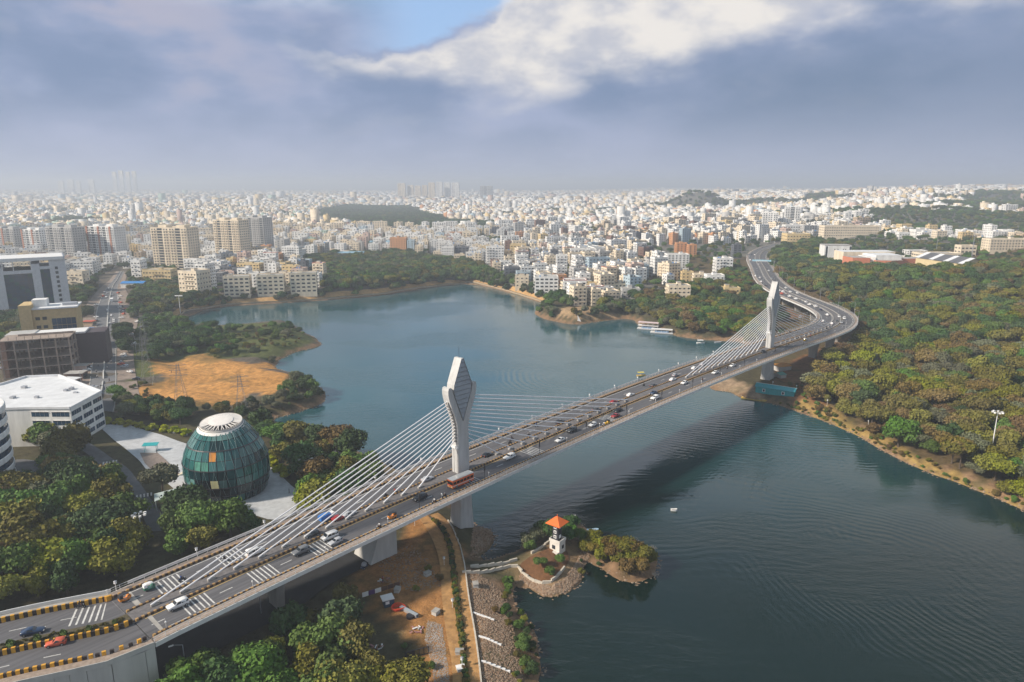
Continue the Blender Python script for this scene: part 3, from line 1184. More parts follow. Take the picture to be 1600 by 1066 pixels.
# ---------------------------------------------------------------- approach ramp
ramp = thing('approach_ramp', 'grey concrete walled ramp with yellow and black barriers, leading onto the bridge', 'ramp')
def ramp_build():
 s0 = -S0 + 1.0
 s1 = S_AB - 0.15
 mb = MB()
 k = int((s1 - s0) / 4)
 rings = []
 for s in np.linspace(s0, s1, k):
  x, y, z, t, n = at_s(s)
  rings.append([(x + n[0] * o, y + n[1] * o, zz) for o, zz in ((13.0, z - .4), (13.0, 0.5), (-13.0, 0.5), (-13.0, z - .4))])
 mb.rings(rings, M_CONC2, True, True, True)
 mb.obj('retaining_wall', ramp)
 # facing panels with joints, on the near side
 s = s0
 while s < s1 - 0.4:
  for o in (13.06, -13.06):
   mb = MB()
   e = min(s + 2.4, s1)
   a, b = on_deck(s, o), on_deck(e, o)
   hz = 1.2
   gz = min(H(a[0], a[1]), H(b[0], b[1])) - 0.3
   sg = 0.12 if o > 0 else -0.12
   a2, b2 = on_deck(s, o + sg), on_deck(e, o + sg)
   mb.rings([[(a[0], a[1], gz), (b[0], b[1], gz), (b2[0], b2[1], gz), (a2[0], a2[1], gz)],
      [(a[0], a[1], a[2] - .5), (b[0], b[1], b[2] - .5), (b2[0], b2[1], b[2] - .5), (a2[0], a2[1], a[2] - .5)]], M_CONC, True, False, True)
   mb.obj('wall_panel', ramp)
  s += 2.46
 mb = MB()
 sweep(mb, s0, s1, [(10.4, 0), (10.4, -.38), (-10.4, -.38), (-10.4, 0)], M_ASPH, 4)
 mb.obj('road_surface', ramp)
 mb = MB()
 sweep(mb, s0, s1, [(13.2, .35), (13.2, -.55), (10.95, -.55), (10.95, .35)], M_PAVE, 4)
 sweep(mb, s0, s1, [(13.35, .6), (13.35, -.5), (13.2, -.5), (13.2, .6)], M_CONC, 4)
 mb.obj('coping', ramp)
 mb = MB()
 sweep(mb, s0, s1, [(-10.95, .35), (-10.95, -.55), (-13.2, -.55), (-13.2, .35)], M_CONC2, 4)
 sweep(mb, s0, s1, [(-13.2, 1.2), (-13.2, -.5), (-13.4, -.5), (-13.4, 1.2)], M_FASCIA, 4)
 mb.obj('parapet', ramp)
 for o in (10.68, -10.68, 2.3):
  s = s0
  end = s1 if o != -10.68 else s1 - 0.3
  last = s1
  while s < last - 0.7:
   for j, mm in enumerate((M_YBLK, M_BBLK)):
    x, y, z, t, n = at_s(s + .35)
    mb = MB()
    mb.box(0, 0, -.05, .74, .5 if j == 0 else .44, 1.25 if j == 0 else 1.12, mm)
    ob = mb.obj('barrier_block', ramp, (x + n[0] * o, y + n[1] * o, z), math.atan2(t[1], t[0]))
    s += .74
 # planted median
 mb = MB()
 sweep(mb, s0, s1, [(2.05, .28), (2.05, -.2), (-1.6, -.2), (-1.6, .28)], mat('planter_soil', (0.09, 0.075, 0.04), 0.95, var=.3, scale=2), 4)
 mb.obj('planted_median', ramp)
 mb = MB()
 s = s0 + 6
 while s < s1 - 6:
  mb.quad(on_deck(s, 6.4, .006), on_deck(s, 6.62, .006), on_deck(s + 3, 6.62, .006), on_deck(s + 3, 6.4, .006), M_PAINT)
  mb.quad(on_deck(s, -6.4, .006), on_deck(s, -6.2, .006), on_deck(s + 3, -6.2, .006), on_deck(s + 3, -6.4, .006), M_PAINT)
  s += 9
 stuff(mb.obj('lane_line', ramp))
 x, y = G(146, 946, 18.2)
 i = int(np.argmin(np.hypot(CL[:, 0] - x, CL[:, 1] - y)))
 sc = ARC[i] - S0
 for k in range(6):
  mb = MB()
  q = sc + (k - 2.5) * 1.25
  mb.quad(on_deck(q - .2, -9.6, .01), on_deck(q - .2, -3.2, .01), on_deck(q + .2, -3.2, .01), on_deck(q + .2, -9.6, .01), M_PAINT)
  mb.obj('rumble_bar', ramp)


ramp_build()
# ---------------------------------------------------------------- naming helpers: say where a thing stands
LM = []


def landmark(name, x, y):
 LM.append((name, x, y, P(x, y, H(x, y))[0], math.hypot(x, y)))


landmark('the near pylon', *P1)
landmark('the far pylon', *P2)


def where(x, y, ban=None):
 px, _, _ = P(x, y, H(x, y))
 r = math.hypot(x, y)
 best = None
 for nm, lx, ly, lpx, lr in LM:
  if nm == ban:
   continue
  q = math.hypot(x - lx, y - ly) * (1.0 if r > 400 else 1.15)
  if best is None or q < best[0]:
   best = (q, nm, lpx, lr)
 _, nm, lpx, lr = best
 if abs(px - lpx) < 22:
  return ('behind ' if r > lr else 'in front of ') + nm
 return ('left of ' if px < lpx else 'right of ') + nm


# ---------------------------------------------------------------- buildings
WALLS = {
 'white': (0.80, 0.79, 0.76), 'cream': (0.76, 0.65, 0.49), 'pale grey': (0.48, 0.47, 0.45), 'pale yellow': (0.68, 0.52, 0.27), 'pinkish': (0.58, 0.43, 0.36),
 'tan': (0.48, 0.37, 0.25), 'pale blue': (0.42, 0.52, 0.58), 'brown': (0.22, 0.13, 0.10), 'orange': (0.60, 0.30, 0.14), 'mint green': (0.42, 0.55, 0.45), 'dark grey': (0.13, 0.14, 0.16)}
WM = {k: mat('wall_' + k.replace(' ', '_'), v, 0.85, var=0.16, scale=0.25, streak=True) for k, v in WALLS.items()}
M_GLASS = mat('window_glass_dark', (0.03, 0.04, 0.05), 0.15, var=0.0)
M_GLASSB = mat('window_glass_blue', (0.02, 0.06, 0.11), 0.08, var=0.3, scale=0.2)
M_GLASST = mat('window_glass_teal', (0.015, 0.09, 0.09), 0.08, var=0.3, scale=0.2)
M_ROOF = mat('roof_terrace', (0.42, 0.40, 0.37), 0.9, var=0.3, scale=0.3)
M_ROOFW = mat('roof_white', (0.72, 0.73, 0.74), 0.75, var=0.12, scale=0.25)
M_TANKK = mat('tank_black', (0.02, 0.02, 0.02), 0.5, var=0)
M_TANKB = mat('tank_blue', (0.03, 0.22, 0.55), 0.5, var=0)
M_RED = mat('paint_red', (0.55, 0.10, 0.05), 0.6, var=0.1)
M_TEAL = mat('paint_teal', (0.02, 0.36, 0.38), 0.5, var=0.12, scale=1.0)


def far_wall(name, col):
 if name in MATS:
  return MATS[name]
 m, nt, b = nmat(name)
 N, L = nt.nodes.new, nt.links.new
 g = N('ShaderNodeNewGeometry')
 sx = N('ShaderNodeSeparateXYZ'); L(g.outputs['Position'], sx.inputs[0])
 cr = N('ShaderNodeVectorMath'); cr.operation = 'CROSS_PRODUCT'; L(g.outputs['Normal'], cr.inputs[0]); cr.inputs[1].default_value = (0, 0, 1)
 dt = N('ShaderNodeVectorMath'); dt.operation = 'DOT_PRODUCT'; L(g.outputs['Position'], dt.inputs[0]); L(cr.outputs[0], dt.inputs[1])

 def mth(op, a, c):
  n = N('ShaderNodeMath'); n.operation = op
  for i, v in enumerate((a, c)):
   if isinstance(v, (int, float)):
    n.inputs[i].default_value = v
   else:
    L(v, n.inputs[i])
  return n.outputs[0]
 fz = mth('FRACT', mth('DIVIDE', sx.outputs[2], 3.3), 0)
 fx = mth('FRACT', mth('DIVIDE', dt.outputs['Value'], 3.9), 0)
 w = mth('MULTIPLY', mth('MULTIPLY', mth('GREATER_THAN', fz, 0.48), mth('LESS_THAN', fz, 0.85)), mth('MULTIPLY', mth('GREATER_THAN', fx, 0.3), mth('LESS_THAN', fx, 0.68)))
 sn = N('ShaderNodeSeparateXYZ'); L(g.outputs['Normal'], sn.inputs[0])
 w = mth('MULTIPLY', w, mth('LESS_THAN', sn.outputs[2], 0.5))
 n1 = N('ShaderNodeTexNoise'); n1.inputs['Scale'].default_value = 0.08; n1.inputs['Detail'].default_value = 4; L(g.outputs['Position'], n1.inputs['Vector'])
 mr = N('ShaderNodeMapRange'); mr.inputs[1].default_value = .3; mr.inputs[2].default_value = .7; mr.inputs[3].default_value = .75; mr.inputs[4].default_value = 1.15; L(n1.outputs[0], mr.inputs[0])
 mx = N('ShaderNodeMix'); mx.data_type = 'RGBA'; mx.blend_type = 'MULTIPLY'; mx.inputs[0].default_value = 1; mx.inputs[6].default_value = (*col, 1); L(mr.outputs[0], mx.inputs[7])
 m2 = N('ShaderNodeMix'); m2.data_type = 'RGBA'; L(mth('MULTIPLY', w, 0.85), m2.inputs[0]); L(mx.outputs[2], m2.inputs[6]); m2.inputs[7].default_value = (0.05, 0.055, 0.06, 1)
 L(m2.outputs[2], b.inputs['Base Color'])
 b.inputs['Roughness'].default_value = 0.85
 MATS[name] = m
 return m


FW = {k: far_wall('far_' + k.replace(' ', '_'), v) for k, v in WALLS.items()}


def side(w, d, k):
 """wall k of a w x d footprint: start point, direction, outward normal, length"""
 hw, hd = w / 2, d / 2
 return [((-hw, -hd), (1, 0), (0, -1), w), ((hw, -hd), (0, 1), (1, 0), d), ((hw, hd), (-1, 0), (0, 1), w), ((-hw, hd), (0, -1), (-1, 0), d)][k]


def wpt(s, a, z, off):
 (x, y), (dx, dy), (nx, ny), _ = s
 return (x + dx * a + nx * off, y + dy * a + ny * off, z)


def add_windows(mb, w, d, z0, fl, fh, bay=3.3, ww=1.5, wh=1.45, sides=(0, 1, 2, 3), glass=None, shade=None, sill=0.95, ox=0, oy=0):
 glass = glass or M_GLASS
 for k in sides:
  s = side(w, d, k)
  n = max(1, int((s[3] - 0.8) / bay))
  st = s[3] / n
  for f in range(fl):
   zb = z0 + f * fh + sill
   for i in range(n):
    c = (i + .5) * st
    q = [wpt(s, c - ww / 2, zb, .05), wpt(s, c + ww / 2, zb, .05), wpt(s, c + ww / 2, zb + wh, .05), wpt(s, c - ww / 2, zb + wh, .05)]
    q = [(a + ox, b + oy, z) for a, b, z in q]
    mb.quad(*q, glass)
    if shade:
     a, b = wpt(s, c - ww / 2 - .2, zb + wh + .1, 0), wpt(s, c + ww / 2 + .2, zb + wh + .1, 0)
     a2, b2 = wpt(s, c - ww / 2 - .2, zb + wh + .02, .55), wpt(s, c + ww / 2 + .2, zb + wh + .02, .55)
     mb.quad(*[(x + ox, y + oy, z) for x, y, z in (a2, b2, b, a)], shade)


def parapet(mb, w, d, z, h, m, t=0.2, ox=0, oy=0):
 mb.box(ox, oy - d / 2 + t / 2, z, w, t, h, m)
 mb.box(ox, oy + d / 2 - t / 2, z, w, t, h, m)
 mb.box(ox - w / 2 + t / 2, oy, z, t, d - 2 * t, h, m)
 mb.box(ox + w / 2 - t / 2, oy, z, t, d - 2 * t, h, m)


def house_parts(w, d, fl, colour, rr, fh=3.2, trim=None, tank=None, stair=True, balc=True, wtype=0):
 """returns {part name: MB}; z=0 is the ground"""
 wall = WM[colour]
 h = fl * fh + 0.3
 parts = {}
 m = MB()
 m.box(0, 0, -4, w, d, h + 4, wall, top=False)
 parapet(m, w, d, h, 1.0, wall)
 parts['wall'] = m
 m = MB()
 m.poly([(-w / 2 + .2, -d / 2 + .2, h + .1), (w / 2 - .2, -d / 2 + .2, h + .1), (w / 2 - .2, d / 2 - .2, h + .1), (-w / 2 + .2, d / 2 - .2, h + .1)], M_ROOF)
 parts['roof'] = m
 m = MB()
 if wtype == 1:
  add_windows(m, w, d, 0.3, fl, fh, bay=4.2, ww=2.9, wh=1.5, shade=None)
 else:
  add_windows(m, w, d, 0.3, fl, fh, bay=rr.uniform(2.9, 3.8), ww=rr.uniform(1.2, 1.7), shade=wall)
 parts['windows'] = m
 if balc:
  ks = [k for k in (0, 1, 3) if rr.random() < 0.65]
  for k in ks:
   s = side(w, d, k)
   a0 = rr.uniform(0.05, 0.35) * s[3]
   ln = rr.uniform(0.3, 0.6) * s[3]
   ln = min(ln, s[3] - a0 - .2)
   for f in range(1, fl):
    m = MB()
    z = 0.3 + f * fh
    p = [wpt(s, a0, 0, 0.02), wpt(s, a0 + ln, 0, 0.02), wpt(s, a0 + ln, 0, 1.25), wpt(s, a0, 0, 1.25)]
    m.prism([(q[0], q[1]) for q in p][::1], z - .12, z + .02, wall, bottom=True)
    o = [wpt(s, a0, 0, 1.13), wpt(s, a0 + ln, 0, 1.13), wpt(s, a0 + ln, 0, 1.25), wpt(s, a0, 0, 1.25)]
    m.prism([(q[0], q[1]) for q in o], z, z + .95, wall)
    parts.setdefault('balcony', []).append(m)
 if trim:
  m = MB()
  parapet(m, w + .3, d + .3, h + .7, 0.4, trim, t=.3)
  parts['parapet_trim'] = m
 if stair:
  m = MB()
  sx, sy = rr.uniform(-.25, .25) * w, rr.uniform(-.2, .3) * d
  m.box(sx, sy, h, min(3.6, w * .35), min(4.5, d * .4), 2.6, wall)
  m.box(sx, sy, h + 2.6, min(4.1, w * .38), min(5, d * .44), .18, M_ROOF)
  parts['stair_head'] = m
 if tank:
  for i in range(2 if rr.random() < .5 else 1):
   m = MB()
   tx, ty = rr.uniform(-.35, .35) * w, rr.uniform(-.35, .0) * d
   r_ = 0.75
   m.tube((tx, ty, h + .1), (tx, ty, h + 1.5), r_, tank, n=8)
   m.tube((tx, ty, h + 1.5), (tx, ty, h + 1.75), r_ * .95, tank, r1=.25, n=8)
   parts.setdefault('water_tank', []).append(m)
 return parts, h


def place_parts(root, parts):
 for nm, p in parts.items():
  if isinstance(p, list):
   for q in p:
    q.obj(nm, root)
  else:
   if not p.f:
    continue
   o = p.obj({'windows': 'window'}.get(nm, nm), root)
   if nm == 'windows':
    stuff(o)


BLD = 'city buildings round the lake'
FOOT = []         # occupied circles (x, y, r)


def free(x, y, r):
 for a, b, q in FOOT:
  if (x - a) ** 2 + (y - b) ** 2 < (r + q) ** 2:
   return False
 return True


def special(name, label, px0, px1, pyb, pyt, colour, fl, rz=0.0, depth=None, **kw):
 """building seen between px0..px1 with its foot at pyb and its eaves at pyt"""
 cx = (px0 + px1) / 2
 x, y, z = T(cx, pyb)
 _, _, d = P(x, y, z)
 w = (px1 - px0) * d / FPX
 # height from the ray at the top
 rx, ry, rzz = ray(cx, pyt)
 ztop = CAM_H + rzz * (y / ry)
 hh = max(3.2, ztop - z - 1.0)
 fl = fl or max(2, round(hh / 3.3))
 dep = depth or min(max(w * .7, 9), 22)
 rr = random.Random(int(px0 * 7 + pyb))
 if rz:
  w = w * 0.82
 w = max(w, 7.0)
 parts, h = house_parts(w, dep, fl, colour, rr, fh=hh / fl, **kw)
 yy = y + dep / 2
 t = thing(name, label, 'building', (x, yy, H(x, yy)), rz, BLD)
 place_parts(t, parts)
 FOOT.append((x, yy, max(w, dep) * .6))
 return t, x, yy, w, dep, h


# --- egg-shaped glass building on its white plaza
EGG_C = (-99.6, 224.0)
EZ = H(*EGG_C) + 0.4
egg = thing('glass_building', 'egg-shaped teal glass building with a white ring and disc on top, on a pale plaza', 'building', (EGG_C[0], EGG_C[1], EZ))
landmark('the egg-shaped building', *EGG_C)
FOOT.append((*EGG_C, 26))


def egg_r(f):      # radius over height fraction 0..1
 return float(np.interp(f, [0, .1, .2, .32, .45, .58, .7, .8, .9, 1.0], [12.2, 13.0, 13.6, 14.0, 14.1, 13.5, 12.3, 10.9, 9.1, 7.1]))


EH = 24.4


def egg_p(a, f, off=0.0):
 r = egg_r(f) + off
 lean = -1.0 * f
 # the crown is cut slightly askew
 return (lean + r * math.cos(a), r * math.sin(a), f * EH + 1.3 * math.sin(a) * max(0, f - .75) * 3)


def egg_build():
 rr = random.Random(5)
 tm = [mat('pane_teal_%d' % i, c, 0.06, var=0.25, scale=0.25) for i, c in enumerate([(0.012, 0.08, 0.08), (0.025, 0.12, 0.115), (0.006, 0.03, 0.035), (0.05, 0.17, 0.16), (0.10, 0.20, 0.19)])]
 mk = mat('pane_black', (0.006, 0.01, 0.014), 0.05, var=0)
 mo = mat('pane_orange', (0.62, 0.25, 0.04), 0.3, var=0.1)
 my = mat('pane_pale_yellow', (0.72, 0.66, 0.36), 0.3, var=0.1)
 mg = mat('pane_light_green', (0.08, 0.26, 0.19), 0.15, var=0.2)
 NS = 32
 rows = [(0.01, .125), (.135, .245), (.265, .375), (.385, .50), (.515, .63), (.64, .76), (.77, .89), (.90, 0.985)]
 for r_, (f0, f1) in enumerate(rows):
  for i in range(NS):
   a0, a1 = 2 * math.pi * i / NS + .012, 2 * math.pi * (i + 1) / NS - .012
   am = math.degrees((a0 + a1) / 2) % 360
   gq = math.sin(i * .55 + r_ * 1.7) + .8 * math.sin(i * .23 - r_ * 2.3) + rr.uniform(-.7, .7) + (r_ - 3.2) * .28
   m = tm[2 if gq < -.9 else (0 if gq < .1 else (1 if gq < .9 else (3 if gq < 1.7 else 4)))]
   if 250 < am < 296 and r_ in (1, 2):
    m = mk
   if 240 < am < 300 and r_ == 0 and rr.random() < .6:
    m = mk
   if 272 < am < 281 and r_ == 5:
    m = mo
   if 272 < am < 281 and r_ == 2:
    m = my
   if 281 < am < 290 and r_ == 2:
    m = tm[4]
   if r_ in (3, 4) and rr.random() < .14 and 200 < am < 275:
    m = mg
   mb = MB()
   k = rr.uniform(-.04, .04)
   A, B = egg_p(a0, f0, .06 + k), egg_p(a1, f0, .06 - k)
   C_, D_ = egg_p(a1, f1, .06 + k), egg_p(a0, f1, .06 - k)
   a_, b_, c_, d_ = egg_p(a0, f0, -.1), egg_p(a1, f0, -.1), egg_p(a1, f1, -.1), egg_p(a0, f1, -.1)
   mb.quad(A, B, C_, D_, m)
   mb.quad(a_, b_, B, A, m)
   mb.quad(D_, C_, c_, d_, m)
   o = mb.obj('glass_pane', egg)
   if m is mo:
    o['label'] = 'orange glass pane'
   if m is my:
    o['label'] = 'pale yellow glass pane'
 mb = MB()
 R_ = []
 for f in np.linspace(0, 1, 16):
  R_.append([egg_p(2 * math.pi * i / 40, f, -.12) for i in range(40)])
 mb.rings(R_, mk, True, True, True)
 mb.obj('inner_shell', egg)
 # diagonal lattice ribs
 mr = mat('lattice_rib', (0.30, 0.46, 0.46), 0.4, metal=.3, var=0)
 mb = MB()
 NL = 26
 for i in range(NL):
  a0 = 2 * math.pi * i / NL
  for sg in (1, -1):
   for j, (f0, f1) in enumerate([(0.0, .25), (.25, .5), (.5, .76), (.76, .97)]):
    a, b = a0 + sg * .09 * (j % 2), a0 + sg * .09 * ((j + 1) % 2)
    p0, p1 = egg_p(a, f0, .12), egg_p((a + b) / 2, (f0 + f1) / 2, .14)
    p2 = egg_p(b, f1, .12)
    mb.tube(p0, p1, .03, mr, n=4, caps=False)
    mb.tube(p1, p2, .03, mr, n=4, caps=False)
 stuff(mb.obj('lattice_rib', egg))
 mb = MB()
 for f in (.13, .255, .51, .765):
  rg = [[egg_p(2 * math.pi * i / 40, f + df, o) for i in range(40)] for df, o in ((-.006, .0), (-.006, .28), (.006, .28), (.006, .0))]
  mb.rings(rg, M_DARK)
 mb.obj('floor_band', egg)
 # white crown: sloping ring, spokes, disc
 mw = mat('crown_white', (0.78, 0.74, 0.69), 0.6, var=.05)

 def ct(a, r, z):
  return (-1.0 + r * math.cos(a), r * math.sin(a), z + 1.0 * math.sin(a) * r / 9)
 mb = MB()
 n = 48
 mb.rings([[ct(2 * math.pi * i / n, 7.9, EH * .965) for i in range(n)], [ct(2 * math.pi * i / n, 6.8, EH + .2) for i in range(n)],
    [ct(2 * math.pi * i / n, 6.9, EH + .8) for i in range(n)], [ct(2 * math.pi * i / n, 6.8, EH + .2) for i in range(n)]], mw)
 mb.obj('crown_ring', egg)
 for i in range(48):
  mb = MB()
  a = 2 * math.pi * i / 48
  mb.tube(ct(a, 6.9, EH + .6), ct(a + (.07 if i % 2 else -.07), 3.9, EH + .95), .14, mw, n=4)
  mb.obj('crown_spoke', egg)
 mb = MB()
 mb.rings([[ct(2 * math.pi * i / n, 7.2, EH + .05) for i in range(n)], [ct(2 * math.pi * i / n, 0.1, EH + .2) for i in range(n)]], mk)
 mb.obj('crown_floor', egg)
 mb = MB()
 nn = 40
 mb.rings([[ct(2 * math.pi * i / nn, 4.0, EH + .8) for i in range(nn)], [ct(2 * math.pi * i / nn, 4.0, EH + 1.15) for i in range(nn)],
    [ct(2 * math.pi * i / nn, 2.6, EH + 1.35) for i in range(nn)], [ct(2 * math.pi * i / nn, .05, EH + 1.42) for i in range(nn)]], mw, True, True, True)
 mb.obj('crown_disc', egg)
 # half of the crown (left, rear) is closed white panels
 for i in range(32):
  a0, a1 = math.radians(-5 + i * 7), math.radians(-5 + (i + .92) * 7)
  mb = MB()
  mb.quad(ct(a0, 6.9, EH + .68), ct(a1, 6.9, EH + .68), ct(a1, 3.9, EH + .98), ct(a0, 3.9, EH + .98), mw)
  mb.obj('crown_panel', egg)
 # door canopies
 mc = mat('canopy_pale', (0.45, 0.52, 0.50), .5, var=.1)
 mb = MB()
 mb.quad((-13, -8, 4.4), (-10.5, -11.5, 4.4), (-17.5, -17.5, 3.6), (-20.5, -12, 3.6), mc)
 mb.quad((-13, -8, 4.6), (-20.5, -12, 3.8), (-17.5, -17.5, 3.8), (-10.5, -11.5, 4.6), mc)
 for p in ((-17.3, -17.2), (-20.2, -12)):
  mb.tube((*p, 0), (*p, 3.6), .12, mc, n=5)
 mb.obj('entrance_canopy', egg)
 mb = MB()
 mb.quad((-14.5, 6.5, 4.6), (-14.8, 2, 4.6), (-21, 4, 3.0), (-20.5, 8.5, 3.0), mat('canopy_cream', (.7, .62, .45), .6, var=.05))
 mb.obj('entrance_canopy', egg)


egg_build()


def drape(name, poly, off, m, z=None, parent=None, grid=3.0):
 """flat sheet following the ground"""
 P_ = np.array(poly)
 x0, y0 = P_.min(0)
 x1, y1 = P_.max(0)
 me = bpy.data.meshes.new(name)
 import bmesh
 bm = bmesh.new()
 vs = [bm.verts.new((a, b, 0)) for a, b in poly]
 f = bm.faces.new(vs)
 bmesh.ops.triangulate(bm, faces=[f])
 for c, ax, lo, hi in ((0, (1, 0, 0), x0, x1), (1, (0, 1, 0), y0, y1)):
  v = lo + grid
  while v < hi:
   co = (v, 0, 0) if c == 0 else (0, v, 0)
   bmesh.ops.bisect_plane(bm, geom=bm.verts[:] + bm.edges[:] + bm.faces[:], plane_co=co, plane_no=ax)
   v += grid
 for v in bm.verts:
  v.co.z = (H(v.co.x, v.co.y) + off) if z is None else z
 bmesh.ops.recalc_face_normals(bm, faces=bm.faces)
 for fc in bm.faces:
  if fc.normal.z < 0:
   fc.normal_flip()
 bm.to_mesh(me)
 bm.free()
 me.materials.append(m)
 o = bpy.data.objects.new(name, me)
 COL.objects.link(o)
 if parent:
  o.parent = parent
 return o


M_PLAZA = mat('plaza_paving', (0.50, 0.51, 0.52), 0.8, var=0.15, scale=0.5)
M_TILE = mat('road_grey', (0.13, 0.13, 0.135), 0.9, var=0.2, scale=0.3)
M_PATHM = mat('forecourt_brick', (0.25, 0.20, 0.17), 0.9, var=0.2, scale=0.8)
PLAZA = smooth_line([G(a, b, EZ) for a, b in ((158, 664), (200, 664), (245, 676), (290, 690), (330, 700), (405, 715), (430, 735), (455, 758), (468, 772), (462, 796), (432, 812), (405, 808), (372, 798), (330, 797), (300, 790), (275, 765), (250, 745), (232, 735), (212, 712), (175, 683))], 4, True)
struct(drape('plaza', PLAZA, 0.35, M_PLAZA))
FORE = [G(a, b, EZ) for a, b in ((218, 705), (246, 706), (262, 720), (280, 738), (275, 748), (240, 735), (226, 722))]
struct(drape('forecourt', FORE, 0.5, M_PATHM))
struct(drape('driveway', smooth_line(TP([(18, 722), (60, 722), (72, 740), (50, 752), (16, 760)]), 3, True), .3, M_TILE))
LOCAL_PX_L = [(110, 690), (150, 722), (180, 752), (212, 785), (226, 815), (234, 832)]
LOCAL_PX_R = [(126, 682), (168, 712), (202, 735), (232, 775), (256, 808), (268, 830)]
_l = smooth_line(TP(LOCAL_PX_L), 4)
_r2 = smooth_line(TP(LOCAL_PX_R), 4)
LOCALROAD = _l + _r2[::-1]
struct(drape('side_road', LOCALROAD, 0.3, M_TILE))
_mid = [((a[0] + b[0]) / 2, (a[1] + b[1]) / 2) for a, b in zip(smooth_line(TP(LOCAL_PX_L), 4), smooth_line(TP(LOCAL_PX_R), 4))]
# crossing bars on the side road
for (a, b) in ((160, 724), (212, 776)):
 q = T(a, b)
 mb = MB()
 for k in range(5):
  mb.box((k - 2) * 1.1, 0, 0, .5, 3.0, .02, M_PAINT)
 o = mb.obj('zebra_crossing', None, (q[0] + 3, q[1], q[2] + .42), R(28))
 stuff(struct(o))
 o['kind'] = 'structure'

# round yellow-green planter shrubs are built with the trees

# --- white office block with strip windows, left
def office():
 zr = 21.5
 roof = [G(a, b, zr) for a, b in ((-60, 640), (-60, 612), (0, 600), (40, 588), (92, 586), (158, 611), (109, 637), (45, 637))]
 z0 = 4
 cx, cy = -245, 300
 t = thing('office_block', 'white office with wide flat roof and dark strip windows, left of the egg-shaped building', 'building', (cx, cy, 0), 0, BLD)
 loc = [(a - cx, b - cy) for a, b in roof]
 mb = MB()
 mb.prism(loc, 1, zr - .6, WM['white'], M_ROOFW)
 mb.obj('wall', t)
 mb = MB()
 c = np.mean(loc, 0)
 q = len(loc)
 for i in range(q):
  a, b = np.array(loc[i]), np.array(loc[(i + 1) % q])
  dv = (b - a) / np.linalg.norm(b - a)
  nn = np.array([dv[1], -dv[0]])
  if nn @ ((a + b) / 2 - c) < 0:
   nn = -nn
  e = [a + nn * .3, b + nn * .3, b - nn * .35, a - nn * .35]
  mb.prism([tuple(p) for p in e], zr - .62, zr + .3, M_ROOFW)
 mb.obj('parapet', t)
 rr = random.Random(2)
 for i in range(9):
  mb = MB()
  u, v = rr.uniform(-.4, .75), rr.uniform(-.5, .5)
  mb.box(c[0] + u * 34, c[1] + v * 20, zr - .6, rr.uniform(1, 2.2), rr.uniform(1, 2), rr.uniform(.5, 1.1), M_STEEL)
  mb.obj('roof_unit', t)
 # strip windows on the two faces seen
 for (ia, ib, cols) in ((5, 6, 3), (6, 7, 2), (5, 4, 4)):
  a, b = np.array(loc[ia % q]), np.array(loc[ib % q])
  L_ = np.linalg.norm(b - a)
  dv = (b - a) / L_
  nn = np.array([dv[1], -dv[0]])
  if nn @ ((a + b) / 2 - c) < 0:
   nn = -nn
  for f in range(5):
   zz = zr - 3.9 - f * 3.75
   for k in range(cols):
    u0, u1 = (k + .08) / cols * L_, (k + .92) / cols * L_
    if cols == 3 and k == 2:
     pass
    A, B = a + dv * u0 + nn * .06, a + dv * u1 + nn * .06
    A2, B2 = a + dv * u0 - nn * .3, a + dv * u1 - nn * .3
    mb = MB()
    mb.quad((*A, zz), (*B, zz), (*B, zz + 2.0), (*A, zz + 2.0), M_GLASSB)
    mb.quad((*A, zz + 2.0), (*B, zz + 2.0), (*(B + nn * .35), zz + 2.1), (*(A + nn * .35), zz + 2.1), WM['white'])
    w = mb.obj('window', t)
    mb = MB()
    nmul = max(2, int((u1 - u0) / 1.6))
    for j in range(1, nmul):
     C_ = A + dv * (u1 - u0) * j / nmul
     mb.box(*(C_ + nn * .03), zz, .07, .07, 2.0, M_STEEL, math.atan2(dv[1], dv[0]))
    stuff(mb.obj('mullion', w))
 FOOT.append((cx, cy, 48))
 landmark('the strip-windowed office', cx + 30, cy)


office()


